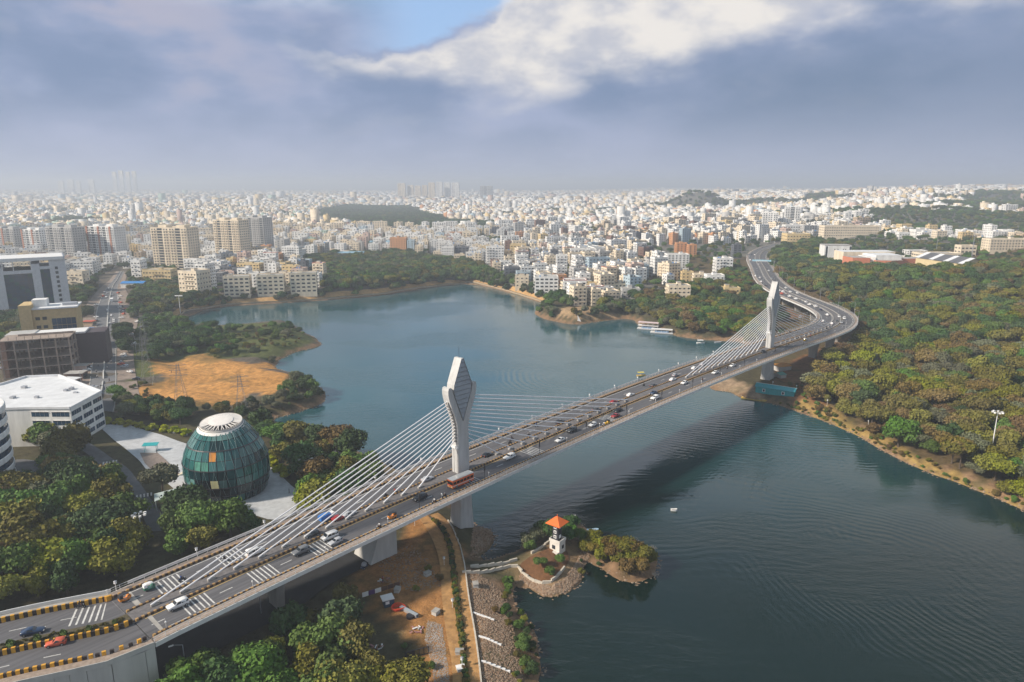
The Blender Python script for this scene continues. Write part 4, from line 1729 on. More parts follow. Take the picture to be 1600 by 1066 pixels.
def round_tower():
 cx, cy, r_, h = -201.0, 224.0, 21.0, 31.0
 z0 = H(cx, cy)
 t = thing('round_office', 'round white office tower with dark glass bands, at the left edge of the view', 'building', (cx, cy, z0), 0, BLD)
 n = 56
 for f in range(7):
  zb = f * 4.4
  mb = MB()
  rg = [[(q * math.cos(2 * math.pi * i / n), q * math.sin(2 * math.pi * i / n), z) for i in range(n)] for q, z in ((r_, zb), (r_ + .25, zb + .3), (r_ + .25, zb + 2.1), (r_, zb + 2.3))]
  mb.rings(rg, WM['white'], True, False, f == 6)
  mb.obj('white_band', t)
  if f < 6:
   for i in range(n):
    a0, a1 = 2 * math.pi * (i + .03) / n, 2 * math.pi * (i + .97) / n
    if not (math.pi * 1.0 < (a0 % (2 * math.pi)) or (a0 % (2 * math.pi)) < math.pi * .5):
     continue
    if math.cos(a0) < -.2:
     continue
    mb = MB()
    q = r_ - .25
    mb.quad((q * math.cos(a0), q * math.sin(a0), zb + 2.2), (q * math.cos(a1), q * math.sin(a1), zb + 2.2), (q * math.cos(a1), q * math.sin(a1), zb + 4.5), (q * math.cos(a0), q * math.sin(a0), zb + 4.5), M_GLASSB)
    mb.obj('window_pane', t)
 mb = MB()
 mb.rings([[((r_ - .6) * math.cos(2 * math.pi * i / n), (r_ - .6) * math.sin(2 * math.pi * i / n), z) for i in range(n)] for z in (-3, 28.4)], M_DARK, True, False, True)
 mb.obj('core', t)
 FOOT.append((cx, cy, 26))
 # cream linking roof between the two offices
 q = G(20, 625, 18)
 t2 = thing('link_building', 'low cream-roofed link between the round office and the white office', 'building', (q[0], q[1], H(*q)), R(8), BLD)
 mb = MB(); mb.box(0, 0, -1, 34, 22, 13, WM['white']); mb.obj('wall', t2)
 mb = MB(); mb.box(0, 0, 12, 34.6, 22.6, .7, mat('roof_cream', (.66, .62, .55), .8)); mb.obj('roof', t2)
 FOOT.append((q[0], q[1], 20))
 landmark('the round banded office', cx, cy)


round_tower()


def glass_office():
 x, y, z = T(58, 492)
 _, _, d = P(x, y, z)
 k = d / FPX
 t = thing('glass_office_block', 'tall grey office block with two dark blue glass walls under a long white roof beam', 'building', (x, y, z), R(34), BLD)
 k *= .86
 h = 100 * k * 1.02
 dep = 34
 g = mat('wall_office_grey', (.62, .63, .65), .7, var=.1)
 def bx(nm, u0, u1, z0, z1, m, y0=0, y1=None, par=t):
  mb = MB()
  y1 = dep if y1 is None else y1
  mb.box((u0 + u1) / 2, (y0 + y1) / 2, z0, u1 - u0, y1 - y0, z1 - z0, m, bottom=True)
  return mb.obj(nm, par)
 u = lambda px: (px - 58) * k * 1.04
 bx('core', u(16), u(90), -3, h * .80, M_DARK, 1.2)
 bx('pillar', u(-6), u(20), -3, h * .86, g)
 bx('pillar', u(60), u(72), -3, h * .90, g)
 bx('pillar', u(86), u(110), -3, h, g)
 bx('lintel', u(20), u(60), h * .74, h * .80, g)
 bx('lintel', u(72), u(86), h * .80, h * .85, g)
 bx('roof_beam', u(-14), u(108), h * .96, h * 1.015, M_WHITE, -1.5, dep + 1)
 for p in (20, 35, 60):
  mb = MB(); mb.tube((u(p), 0, h * .8), (u(p), 0, h * .97), .35, M_WHITE, n=6); mb.obj('column', t)
 for (a, b, nf, hh) in ((20, 60, 11, .74), (72, 86, 11, .80)):
  for f in range(nf):
   z0 = h * hh * f / nf
   z1 = h * hh * (f + .94) / nf
   n = 6 if b - a > 20 else 3
   for c in range(n):
    mb = MB()
    u0, u1 = u(a + (b - a) * c / n) + .08, u(a + (b - a) * (c + 1) / n) - .08
    mb.box((u0 + u1) / 2, .9, z0, u1 - u0, .2, z1 - z0, M_GLASSB if (f + c) % 5 else M_GLASST)
    mb.obj('glass_panel', t)
 for p in (1, 95):
  for f in range(10 if p == 95 else 11):
   mb = MB()
   zz = h * (.05 + .082 * f)
   mb.box(u(p) + .5, -.04, zz, 2.0, .1, 2.2, M_GLASS)
   mb.obj('window', t)
 FOOT.append((x, y + 17, 46))
 landmark('the dark-glass office', x, y)


glass_office()

# --- tan office with a blue window wall, and the raw concrete frame in front of it
def tan_office():
 x, y, z = T(86, 548)
 _, _, d = P(x, y, z)
 k = d / FPX
 t = thing('tan_office', 'tan office with white roof and dark blue window wall, beside the boulevard', 'building', (x, y, z), R(24), BLD)
 u = lambda px: (px - 86) * k
 h = 66 * k
 for nm, a, b, y0, y1, z1, m in (('stair_tower', 48, 64, -2, 16, h * 1.12, mat('wall_ochre', (.58, .42, .2), .85)), ('wall', 64, 122, 0, 18, h, mat('wall_ochre', (.58, .42, .2), .85))):
  mb = MB(); mb.box((u(a) + u(b)) / 2, (y0 + y1) / 2, -3, u(b) - u(a), y1 - y0, z1 + 3, m); mb.obj(nm, t)
 mb = MB(); mb.box((u(62) + u(124)) / 2, 9, h, u(124) - u(62), 20, .9, M_ROOFW); mb.obj('roof', t)
 mb = MB(); mb.box(u(72), 10, h + .9, 8, 8, 4.5, WM['white']); mb.obj('stair_head', t)
 mb = MB(); mb.box(u(112), 8, h + .9, 8, 5, 1.6, M_STEEL); mb.obj('roof_unit', t)
 for f in range(4):
  for c in range(5):
   mb = MB()
   u0 = u(88 + c * 6.4); u1 = u(88 + (c + 1) * 6.4) - .15
   mb.box((u0 + u1) / 2, -.08, h * .12 + f * h * .165, u1 - u0, .2, h * .155, M_GLASSB); mb.obj('glass_panel', t)
 for f in range(3):
  for c in range(2):
   mb = MB(); mb.box(u(70 + c * 9), -.03, h * .35 + f * h * .2, 2.4, .1, 2, M_GLASS); mb.obj('window', t)
 FOOT.append((x, y + 9, 24))
 landmark('the tan office', x, y)
 # dark brown annex with white cap
 x, y, z = T(92, 572)
 t = thing('brown_office', 'dark brown office with a white cap and windowless sides, in front of the tan office', 'building', (x, y + 8, z), R(22), BLD)
 mb = MB(); mb.box(6, 0, -3, 34, 16, 22, mat('wall_maroon', (.07, .05, .055), .7)); mb.obj('wall', t)
 mb = MB(); mb.box(-4, -2, 19, 34, 14, 1.0, M_WHITE); mb.obj('roof_cap', t)
 mb = MB(); mb.box(-20, -2, -3, 14, 14, 23.5, WM['pale grey']); mb.obj('stair_tower', t)
 FOOT.append((x, y + 8, 22))
 # unfinished frame
 x, y, z = T(62, 588)
 _, _, d = P(x, y, z)
 k = d / FPX
 t = thing('unfinished_building', 'unfinished raw concrete building with open floors between bare columns, beside the boulevard', 'building', (x, y, z), R(22), BLD)
 mc = mat('raw_concrete', (.33, .26, .21), .9, var=.3)
 w, dp, fh = 94 * k, 18, 5.2
 for f in range(5):
  mb = MB(); mb.box(0, dp / 2, f * fh + (0 if f else -2), w, dp, .45 if f else 2.45, mc, bottom=True); mb.obj('floor_slab', t)
 for f in range(4):
  for c in range(6):
   for r_ in range(3):
    mb = MB(); mb.box(-w / 2 + .6 + c * (w - 1.2) / 5, .5 + r_ * (dp - 1) / 2, f * fh + .4, .7, .7, fh - .4, mc); mb.obj('column', t)
 mb = MB(); mb.box(-w / 2 + 1.6, dp / 2, 0, 3, dp - .5, 4 * fh, mat('brick_infill', (.30, .17, .12), .9, var=.3)); mb.obj('infill_wall', t)
 mb = MB(); mb.box(w * .1, dp / 2 + 3, 4 * fh + .4, w * .8, .3, 1.2, mc); mb.obj('upstand', t)
 for c in range(9):
  mb = MB(); mb.tube((-w / 2 + 1 + c * w / 9, 1, 4 * fh + .4), (-w / 2 + 1.2 + c * w / 9, 1, 4 * fh + 2.2), .12, M_DARK, n=4); mb.obj('rebar', t)
 FOOT.append((x, y + 9, 24))
 landmark('the unfinished building', x, y)


tan_office()


def slab_tower(label, px0, px1, pyb, pyt, wall, stripe=None, dark=True, rz=R(-16), depth=20.0, bays=6, lmk=None, cat='building', grp=BLD):
 """high block of flats: vertical window strips, banded floors"""
 cx = (px0 + px1) / 2
 x, y, z = T(cx, pyb)
 _, _, d = P(x, y, z)
 w = (px1 - px0) * d / FPX
 rx, ry, rzz = ray(cx, pyt)
 h = CAM_H + rzz * (y / ry) - z
 fl = max(5, int(h / 3.2))
 fh = h / fl
 t = thing('apartment_tower', label, cat, (x, y + depth / 2, z), rz, grp)
 mb = MB()
 mb.box(0, 0, -4, w, depth, h + 4, wall)
 mb.obj('wall', t)
 mb = MB()
 bw = w / bays
 for b_ in range(bays):
  u0 = -w / 2 + b_ * bw
  if dark and b_ % 3 == 1:
   for f in range(fl):
    mb.box(u0 + bw / 2, -depth / 2 - .02, f * fh + .9, bw * .8, .12, fh * .72, M_GLASS)
  else:
   for f in range(fl):
    for q in (.28, .72):
     mb.box(u0 + bw * q, -depth / 2 - .02, f * fh + 1.1, bw * .22, .1, 1.5, M_GLASS)
 for sx in (-1, 1):
  for f in range(fl):
   for q in np.arange(-.38, .4, .19):
    mb.box(sx * w / 2, q * depth, f * fh + 1.1, .1, 1.7, 1.5, M_GLASS)
 stuff(mb.obj('window', t))
 mb = MB()
 for b_ in range(bays):
  if b_ % 3 != 1:
   for f in range(1, fl):
    mb.box(-w / 2 + (b_ + .5) * bw, -depth / 2 - .55, f * fh, bw * .9, 1.1, .9, wall, bottom=True)
 stuff(mb.obj('balcony', t))
 if stripe:
  for b_ in range(0, bays, 3):
   mb = MB(); mb.box(-w / 2 + (b_ + .1) * bw, -depth / 2 - .6, 0, bw * .35, 1.3, h + 1, stripe); mb.obj('stripe', t)
 for b_ in range(2):
  mb = MB(); mb.box(-w / 4 + b_ * w / 2, 0, h, w * .22, depth * .5, 3.6, wall); mb.obj('lift_house', t)
 mb = MB(); parapet(mb, w, depth, h, 1.1, wall, .3); mb.obj('parapet', t)
 FOOT.append((x, y + depth / 2, max(w, depth) * .62))
 if lmk:
  landmark(lmk, x, y)
 return t


slab_tower('wide cream apartment tower with a dark middle strip, behind the yellow house', 241, 303, 420, 357, WM['cream'], bays=6, depth=24, lmk='the wide cream tower', rz=R(-10))
slab_tower('left one of two adjoining dark-striped apartment towers', 338, 384, 407, 345, WM['cream'], bays=7, depth=22, lmk='the dark-striped towers')
slab_tower('right one of two adjoining dark-striped apartment towers', 386, 420, 398, 341, WM['pale grey'], bays=5, depth=24)
M_BRICKRED = mat('stripe_brick_red', (.42, .17, .10), .85)
slab_tower('pale apartment tower with a brick-red stripe, leftmost of its row', -12, 34, 396, 358, WM['pale grey'], M_BRICKRED, bays=6)
slab_tower('pale apartment tower with a brick-red stripe, second from the left of its row', 38, 72, 398, 360, WM['white'], M_BRICKRED, bays=5)
slab_tower('tall plain grey apartment tower just right of the dark-glass office block', 76, 128, 414, 356, WM['pale grey'], None, bays=7, lmk='the brick-striped towers')
slab_tower('pale apartment tower with a brick-red stripe, rightmost of its row', 140, 192, 412, 355, WM['white'], M_BRICKRED, bays=7)
slab_tower('slim white ten-storey tower among houses on the right hill', 1193, 1216, 362, 333, WM['white'], None, bays=3, lmk='the slim white hill towers', dark=False)
slab_tower('taller white tower with dark slots on the right hill', 1228, 1250, 352, 324, WM['white'], None, bays=3)
for i, (a, b, c, d_) in enumerate([(622, 634, 312, 287), (637, 647, 312, 290), (649, 658, 312, 291), (660, 668, 312, 290), (670, 680, 313, 286), (682, 692, 313, 285), (694, 704, 313, 286), (706, 718, 313, 286)]):
 slab_tower('hazy pale high-rise on the horizon, %s in the central cluster' % ('first', 'second', 'third', 'fourth', 'fifth', 'sixth', 'seventh', 'eighth')[i], a, b, c, d_, WM['cream' if i < 5 else 'white'], None, bays=2, depth=16, dark=False)
slab_tower('hazy grey square high-rise standing alone right of the central cluster', 751, 769, 311, 291, FW['pale grey'], None, bays=3, depth=50)
for i, (a, b, c, d_) in enumerate([(92, 102, 306, 283), (106, 118, 306, 281), (121, 128, 306, 283), (140, 150, 306, 281), (178, 185, 303, 269), (188, 196, 303, 267), (199, 206, 303, 269), (209, 216, 303, 268)]):
 slab_tower('faint hazy high-rise on the left horizon, %s from the left' % ('first', 'second', 'third', 'fourth', 'fifth', 'sixth', 'seventh', 'eighth')[i], a, b, c, d_, WM['white'], None, bays=2, depth=14, dark=False)

# --- houses and blocks that can be singled out in the photograph
S_ = special
_hs = [('left', 345, 392), ('middle', 397, 446), ('right', 449, 497)]
for nm, a, b in _hs:
 t, x, y, w, dp, h = S_('residential_block', 'long cream five-storey block on the lake bank, %s of three in a row' % nm, a, b, 464, 433, 'cream', 5, wtype=1, balc=False, depth=15, rz=R(12))
landmark('the long cream blocks', x - 40, y)
t, x, y, w, dp, h = S_('apartment_block', 'tall cream six-storey block standing alone left of the long cream blocks', 279, 322, 468, 424, 'cream', 6, rz=R(-18), depth=18)
landmark('the lone cream block', x, y)
S_('yellow_house', 'bright yellow flat-roofed building behind the blue-roofed shed on the boulevard', 224, 268, 442, 422, 'pale yellow', 3, depth=16)
landmark('the bright yellow building', *T(246, 442)[:2])
S_('slim_white_block', 'slim white five-storey block with square windows beside the bright yellow building', 207, 222, 440, 407, 'white', 5, depth=14)
S_('cream_block', 'cream building behind the trees beside the dark-glass office block', 106, 132, 455, 424, 'cream', 4)
S_('lake_house', 'white four-storey house by the far bank, leftmost of the lakeside houses', 836, 872, 458, 434, 'white', 4, tank=M_TANKB, wtype=1)
S_('lake_house', 'white house with a red parapet band by the far bank', 881, 916, 466, 438, 'white', 4, trim=M_RED, wtype=1)
landmark('the red-banded house', *T(898, 466)[:2])
S_('lake_house', 'narrow yellow house beside the one with the red parapet band', 917, 932, 466, 443, 'pale yellow', 4)
S_('lake_house', 'tall cream house behind the narrow yellow lakeside house', 928, 954, 452, 427, 'cream', 4)
S_('lake_house', 'small cream house low at the left end of the lakeside houses', 805, 826, 451, 433, 'cream', 3, tank=M_TANKK)
S_('lake_house', 'stepped cream house among dark trees above the ferry', 1044, 1078, 474, 448, 'cream', 4, tank=M_TANKK)
landmark('the stepped cream house', *T(1060, 474)[:2])
S_('lake_house', 'low yellow house among trees left of the viaduct', 1131, 1156, 466, 451, 'pale yellow', 2)
landmark('the low yellow house', *T(1143, 466)[:2])
S_('lake_house', 'white house with parapet above the low yellow house', 1104, 1131, 450, 430, 'white', 3)
S_('lake_house', 'pale yellow house between trees, left of the white parapet house', 1065, 1083, 441, 425, 'pale yellow', 3)
S_('lake_house', 'cream house between the pale yellow house and the white parapet house', 1084, 1104, 443, 428, 'cream', 3)
S_('lake_house', 'low grey house sunk in trees on the far bank', 972, 1000, 468, 452, 'pale grey', 2)
S_('hill_house', 'white six-storey block with a blue roof tank beside the viaduct', 1118, 1144, 430, 404, 'white', 5, tank=M_TANKB)
S_('glass_block', 'dark blue glass-fronted block beside the start of the viaduct', 1145, 1158, 404, 382, 'dark grey', 6, balc=False, wtype=1)
S_('glass_block', 'dark teal glass-fronted block among white houses, centre of the far bank', 711, 733, 406, 386, 'dark grey', 5, balc=False, wtype=1)
landmark('the dark teal glass block', *T(722, 406)[:2])
S_('white_block', 'white block just left of the dark teal glass block', 690, 709, 407, 386, 'white', 5)
S_('yellow_block', 'orange-yellow block with balconies right of a brown block', 797, 822, 404, 382, 'pale yellow', 5)
S_('brown_block', 'dark brown block left of the orange-yellow block', 789, 799, 402, 377, 'brown', 6)
landmark('the orange-yellow block', *T(810, 404)[:2])
S_('dark_block', 'dark grey block with a white slim block in front of it', 860, 872, 418, 391, 'dark grey', 7)
S_('white_block', 'slim white windowed block in front of the dark grey block', 869, 886, 431, 399, 'white', 7)
landmark('the slim lakeside block', *T(878, 431)[:2])
S_('orange_block', 'orange six-storey block in mid city, left one of a touching pair', 1056, 1073, 401, 380, 'orange', 6)
S_('orange_block', 'orange six-storey block in mid city, right one of a touching pair', 1075, 1088, 402, 383, 'orange', 6)
landmark('the orange blocks', *T(1070, 401)[:2])
S_('white_block', 'large white block with long window rows, left part of mid city', 892, 932, 412, 391, 'white', 6, wtype=1)
S_('white_block', 'large stepped white block left of the viaduct', 1042, 1076, 424, 398, 'white', 7)
S_('palace_building', 'long low peach building with arcades on the right hill', 1287, 1373, 371, 354, 'cream', 4, balc=False, depth=20)
landmark('the long peach building', *T(1330, 371)[:2])
S_('grid_block', 'white-framed block with rows of dark windows below the hill towers', 1226, 1258, 366, 352, 'white', 3, wtype=1, balc=False)
S_('yellow_block', 'plain yellow block beside the far end of the viaduct', 1229, 1265, 382, 366, 'pale yellow', 3, balc=False)
landmark('the plain yellow block', *T(1247, 382)[:2])
S_('hill_block', 'yellow block with a row of windows at the right edge of the hill', 1546, 1612, 392, 374, 'cream', 4, balc=False, depth=16)
S_('hill_house', 'low white house between trees right of the long peach building', 1430, 1458, 372, 360, 'white', 2, balc=False)
S_('hill_house', 'low white house with dark openings, centre of the right hill', 1466, 1488, 374, 361, 'white', 2, balc=False)
S_('hill_house', 'small white box house right of the long peach building', 1404, 1421, 374, 364, 'white', 2, balc=False, stair=False)
S_('city_block', 'red-fronted low block between white houses in mid city', 925, 943, 370, 363, 'orange', 2)


def museum():
 x, y, z = T(1308, 416)
 _, _, d = P(x, y, z)
 k = d / FPX
 hh = 32 * k
 t = thing('slotted_white_block', 'white four-storey block with tall dark slots, left part of the forest-edge campus', 'building', (x, y + 9, z), R(-6), BLD)
 w = 40 * k
 mb = MB(); mb.box(0, 0, -3, w, 18, hh + 3, WM['white']); mb.obj('wall', t)
 mb = MB(); mb.box(0, 0, hh, w + .6, 18.6, .5, M_ROOF); mb.obj('roof', t)
 for p in (-.42, .46):
  mb = MB(); mb.box(p * w, -9.02, 2, 2.0, .12, hh - 3, M_GLASS); mb.obj('slot_window', t)
 for c in (-.12, .0, .2, .28):
  for f in range(4):
   mb = MB(); mb.box(c * w, -9.02, 2 + f * hh / 4.4, 1.0, .12, 1.6, M_GLASS); mb.obj('window', t)
 FOOT.append((x, y + 9, 16))
 landmark('the slotted white block', x, y)
 x, y, z = T(1392, 424)
 _, _, d = P(x, y, z)
 k = d / FPX
 t = thing('campus_building', 'low terracotta building with grey roofs, white drum and white dome at the forest edge', 'building', (x, y, z), R(0), BLD)
 mt = mat('wall_terracotta', (.56, .20, .11), .85, var=.15)
 u = lambda px: (px - 1392) * k
 z2 = 22 * k
 mb = MB(); mb.prism([(u(1330), 22), (u(1332), 2), (u(1357), -1), (u(1359), 22)], -3, z2 * .95, mt, M_ROOF); mb.obj('wing', t)
 mb = MB(); mb.prism([(u(1364), 26), (u(1364), -4), (u(1385), -8), (u(1407), -3), (u(1412), 26)], -3, z2 * .8, mt, M_ROOF); mb.obj('wing', t)
 mb = MB(); mb.prism([(u(1414), 24), (u(1414), 6), (u(1443), 8), (u(1445), 24)], -3, z2 * .85, mt, M_ROOF); mb.obj('wing', t)
 mb = MB(); mb.box(u(1344), -.6, 1.5, 12 * k, .4, z2 * .45, mat('panel_yellow', (.75, .5, .04), .7)); mb.obj('yellow_panel', t)
 mb = MB(); mb.prism([(u(1356), 24), (u(1356), 4), (u(1366), 0), (u(1366), 24)], -3, z2, WM['white'], M_ROOFW); mb.obj('wing', t)
 mb = MB(); mb.prism([(u(1366), 30), (u(1368), 2), (u(1408), 2), (u(1410), 30)], z2 * .8, z2 * 1.12, WM['white'], M_ROOFW); mb.obj('white_storey', t)
 mb = MB()
 for c in range(3):
  mb.box(u(1372 + c * 6), -6.5, 1.5, 2, .4, 2, M_GLASS)
 stuff(mb.obj('window', t))
 mb = MB()
 mb.blob(u(1442), 0, 2.5, 13 * k / 1.6, 13 * k / 1.6, 6.5, M_WHITE, 1, 0.0, 18, 8)
 mb.obj('dome', t, smooth=True)
 mb = MB(); mb.prism([(u(1335), 50), (u(1335), 28), (u(1420), 30), (u(1420), 50)], -3, z2 * 1.2, WM['cream'], M_ROOFW); mb.obj('rear_wing', t)
 FOOT.append((x, y + 14, 36))
 landmark('the terracotta building', x, y)
 x, y, z = T(1520, 424)
 _, _, d = P(x, y, z)
 k = d / FPX
 t = thing('gabled_hall', 'cream gabled hall with a long dark ribbed roof at the forest edge', 'building', (x, y, z), R(8), BLD)
 w = 40 * k
 hg = 20 * k
 mb = MB()
 mc = mat('wall_sand', (.64, .52, .30), .85)
 L_ = 60
 for yy in (0, L_):
  mb.poly([(-w / 2, yy, -3), (w / 2, yy, -3), (w / 2, yy, hg * .62), (0, yy, hg), (-w / 2, yy, hg * .62)], mc)
 for sx in (-1, 1):
  mb.quad((sx * w / 2, 0, -3), (sx * w / 2, L_, -3), (sx * w / 2, L_, hg * .62), (sx * w / 2, 0, hg * .62), mc)
 mb.obj('wall', t)
 mr = mat('roof_sheet_grey', (.12, .12, .13), .6)
 for sx in (-1, 1):
  for j in range(10):
   mb = MB()
   a, b = -1 + j * 6.2, -1 + j * 6.2 + 5.9
   e = sx * (w / 2 + .8)
   mb.quad((0, a, hg + .3), (0, b, hg + .3), (e, b, hg * .6), (e, a, hg * .6), mr if j % 3 else M_ROOFW)
   mb.quad((0, a, hg + .1), (e, a, hg * .6 - .2), (e, b, hg * .6 - .2), (0, b, hg + .1), mr)
   mb.obj('roof_sheet', t)
 mb = MB(); mb.box(-w * .1, -.05, hg * .25, w * .3, .15, 1.2, M_GLASS); mb.obj('window', t)
 FOOT.append((x, y + 28, 30))
 landmark('the cream gabled hall', x, y)
 for (a, b, c, e, colr, lab) in ((1440, 1500, 412, 396, 'cream', 'long low cream campus block behind dark trees'), (1420, 1448, 402, 392, 'white', 'low white vaulted campus block beside the slender mast'), (1500, 1524, 402, 384, 'cream', 'square cream tower block of the campus behind the gabled hall')):
  special('campus_block', lab, a, b, c, e, colr, 3, balc=False, stair=False, wtype=1)


museum()

# blue awning roof beside the yellow building, blue hall roofs
for lab, px, py, w_, d_, hh_, mm in (('low shed with a bright blue sheet roof beside the boulevard', 211, 449, 23, 12, 5, M_TANKB), ('low hall with a pale blue roof behind the lake park', 608, 385, 60, 30, 8, mat('roof_pale_blue', (.25, .42, .52), .6)),
          ('low hall with a blue roof at the edge of the lake park', 545, 402, 45, 20, 7, mat('roof_pale_blue', (.25, .42, .52), .6))):
 x, y, z = T(px, py)
 t = thing('shed', lab, 'building', (x, y, z), R(4), BLD)
 mb = MB(); mb.box(0, 0, -2, w_, d_, hh_ + 2, WM['white'], top=False); mb.obj('wall', t)
 mb = MB()
 mb.quad((-w_ / 2 - .5, -d_ / 2 - .5, hh_), (w_ / 2 + .5, -d_ / 2 - .5, hh_), (w_ / 2 + .5, 0, hh_ + 1.6), (-w_ / 2 - .5, 0, hh_ + 1.6), mm)
 mb.quad((-w_ / 2 - .5, 0, hh_ + 1.6), (w_ / 2 + .5, 0, hh_ + 1.6), (w_ / 2 + .5, d_ / 2 + .5, hh_), (-w_ / 2 - .5, d_ / 2 + .5, hh_), mm)
 mb.obj('roof', t)
 FOOT.append((x, y, w_ * .5))

# ---------------------------------------------------------------- land cover masks
F_PARK = TP([(500, 467), (600, 459), (700, 444), (742, 441), (770, 430), (745, 415), (700, 410), (640, 397), (560, 399), (500, 403), (455, 412), (505, 438)])
F_MID = TP([(495, 331), (540, 322), (640, 324), (700, 345), (775, 351), (760, 356), (690, 360), (600, 364), (540, 352), (500, 345)])
F_BANKR = TP([(940, 492), (1000, 494), (1060, 510), (1140, 524), (1180, 530), (1215, 480), (1170, 445), (1150, 410), (1120, 440), (1040, 462), (985, 466), (930, 476)])
F_BANKC = TP([(742, 440), (830, 464), (870, 484), (900, 478), (880, 468), (826, 452), (775, 430), (750, 428)])
F_RIGHT = TP([(1192, 404), (1240, 388), (1275, 380), (1290, 412), (1330, 425), (1450, 428), (1510, 428), (1560, 415), (1640, 410), (1900, 430), (2100, 900), (1620, 800), (1600, 786), (1500, 742), (1400, 702), (1330, 664), (1290, 640), (1262, 622),
    (1275, 590), (1330, 540), (1350, 505), (1332, 495), (1290, 470), (1245, 453), (1214, 437), (1184, 416)])
F_PENIN = TP([(262, 500), (312, 514), (350, 516), (400, 512), (440, 508), (455, 510), (470, 520), (450, 540), (400, 552), (330, 556), (270, 556), (232, 575), (205, 590), (200, 540), (222, 500)])
F_ROADL = TP([(120, 610), (205, 610), (200, 500), (215, 440), (150, 435), (120, 500)])
BOUL_L = [(128, 640), (142, 598), (150, 532), (153, 482), (167, 451), (178, 438), (186, 425)]
BOUL_R = [(176, 645), (180.6, 616), (181, 548), (186, 493), (183, 452), (188, 438), (194, 425)]


def forest_mask(x, y):
 m = inpoly(x, y, F_PARK) | inpoly(x, y, F_MID) | inpoly(x, y, F_BANKR) | inpoly(x, y, F_BANKC) | inpoly(x, y, F_RIGHT)
 m |= ((x - 640) ** 2 / 210 ** 2 + (y - 2450) ** 2 / 190 ** 2 < 1) | ((x - 880) ** 2 / 330 ** 2 + (y - 2520) ** 2 / 150 ** 2 < 1) | ((x - 430) ** 2 / 160 ** 2 + (y - 2380) ** 2 / 60 ** 2 < 1)
 g = np.sin(x / 130 + 1) * np.sin(y / 170) + .6 * np.sin(x / 57 + y / 83)
 m |= (x > .42 * y) & (y > 620) & (g > -0.32) & (y < 3600)
 m |= (g > .98)
 m |= (x < -.1 * y) & (np.abs(y - 3600 - .1 * x) < 200) & (x < -1500)
 return m


# ---------------------------------------------------------------- city fabric
def lots(step, y0, y1, keep, margin):
 out = []
 rr = np.random.default_rng(int(step * 10 + y0))
 nx = int(1.8 * y1 / step)
 xs = (np.arange(nx) - nx / 2) * step
 ys = np.arange(y0, y1, step)
 X, Y = np.meshgrid(xs, ys)
 X = X.ravel() + rr.uniform(-.22, .22, X.size) * step
 Y = Y.ravel() + rr.uniform(-.22, .22, Y.size) * step
 # slight wander of the street grid
 X2 = X + 14 * np.sin(Y / 190.0) + 8 * np.sin(X / 260 + 2)
 Y2 = Y + 14 * np.sin(X / 170.0 + 1)
 ok = (np.abs(X2) < 0.83 * Y2 + 30) & (rr.random(X.size) < keep)
 X2, Y2 = X2[ok], Y2[ok]
 ok = ~forest_mask(X2, Y2)
 dl = polydist(X2, Y2, LAKE)
 ok &= (dl > margin) & ~inpoly(X2, Y2, LAKE)
 # streets
 ok &= (np.abs(((X2 + 20 * np.sin(Y2 / 200)) % 95) - 47) > 5.0) | (Y2 > 2400)
 ok &= (np.abs(((Y2 + 16 * np.sin(X2 / 150)) % 118) - 59) > 5.0) | (Y2 > 2400)
 ok &= ~((X2 < -140) & (Y2 < 640)) & ~((X2 < -420) & (Y2 < 760))
 ok &= ~((X2 < -60) & (X2 > -420) & (Y2 < 690))
 ok &= ~((X2 > 120) & (Y2 < 700)) & ~((X2 > 180) & (X2 < 420) & (Y2 < 1060)) & ~inpoly(X2, Y2, Z_CLEAR)
 dv = np.min([np.hypot(X2 - a, Y2 - b) for a, b in CL[::8, :2]], axis=0)
 ok &= dv > 26
 bx = TP(BOUL_L[3:])
 ok &= polydist(X2, Y2, bx, False) > 28
 return X2[ok], Y2[ok]


def pick_colour(x, y, rr):
 if x > .42 * y:
  ch = ['white'] * 9 + ['cream'] * 4 + ['pale grey'] * 2 + ['pale yellow', 'tan', 'pinkish']
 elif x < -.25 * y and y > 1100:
  ch = ['cream'] * 12 + ['white'] * 9 + ['pale yellow'] * 3 + ['pinkish', 'tan', 'pale grey', 'pale blue', 'mint green']  # more cream walls here: a warm patch of sunlight put into the colour
 else:
  ch = ['white'] * 26 + ['cream'] * 14 + ['pale grey'] * 5 + ['pinkish'] * 2 + ['pale yellow'] * 2 + ['tan', 'brown', 'pale blue', 'orange', 'dark grey']
 return rr.choice(ch)


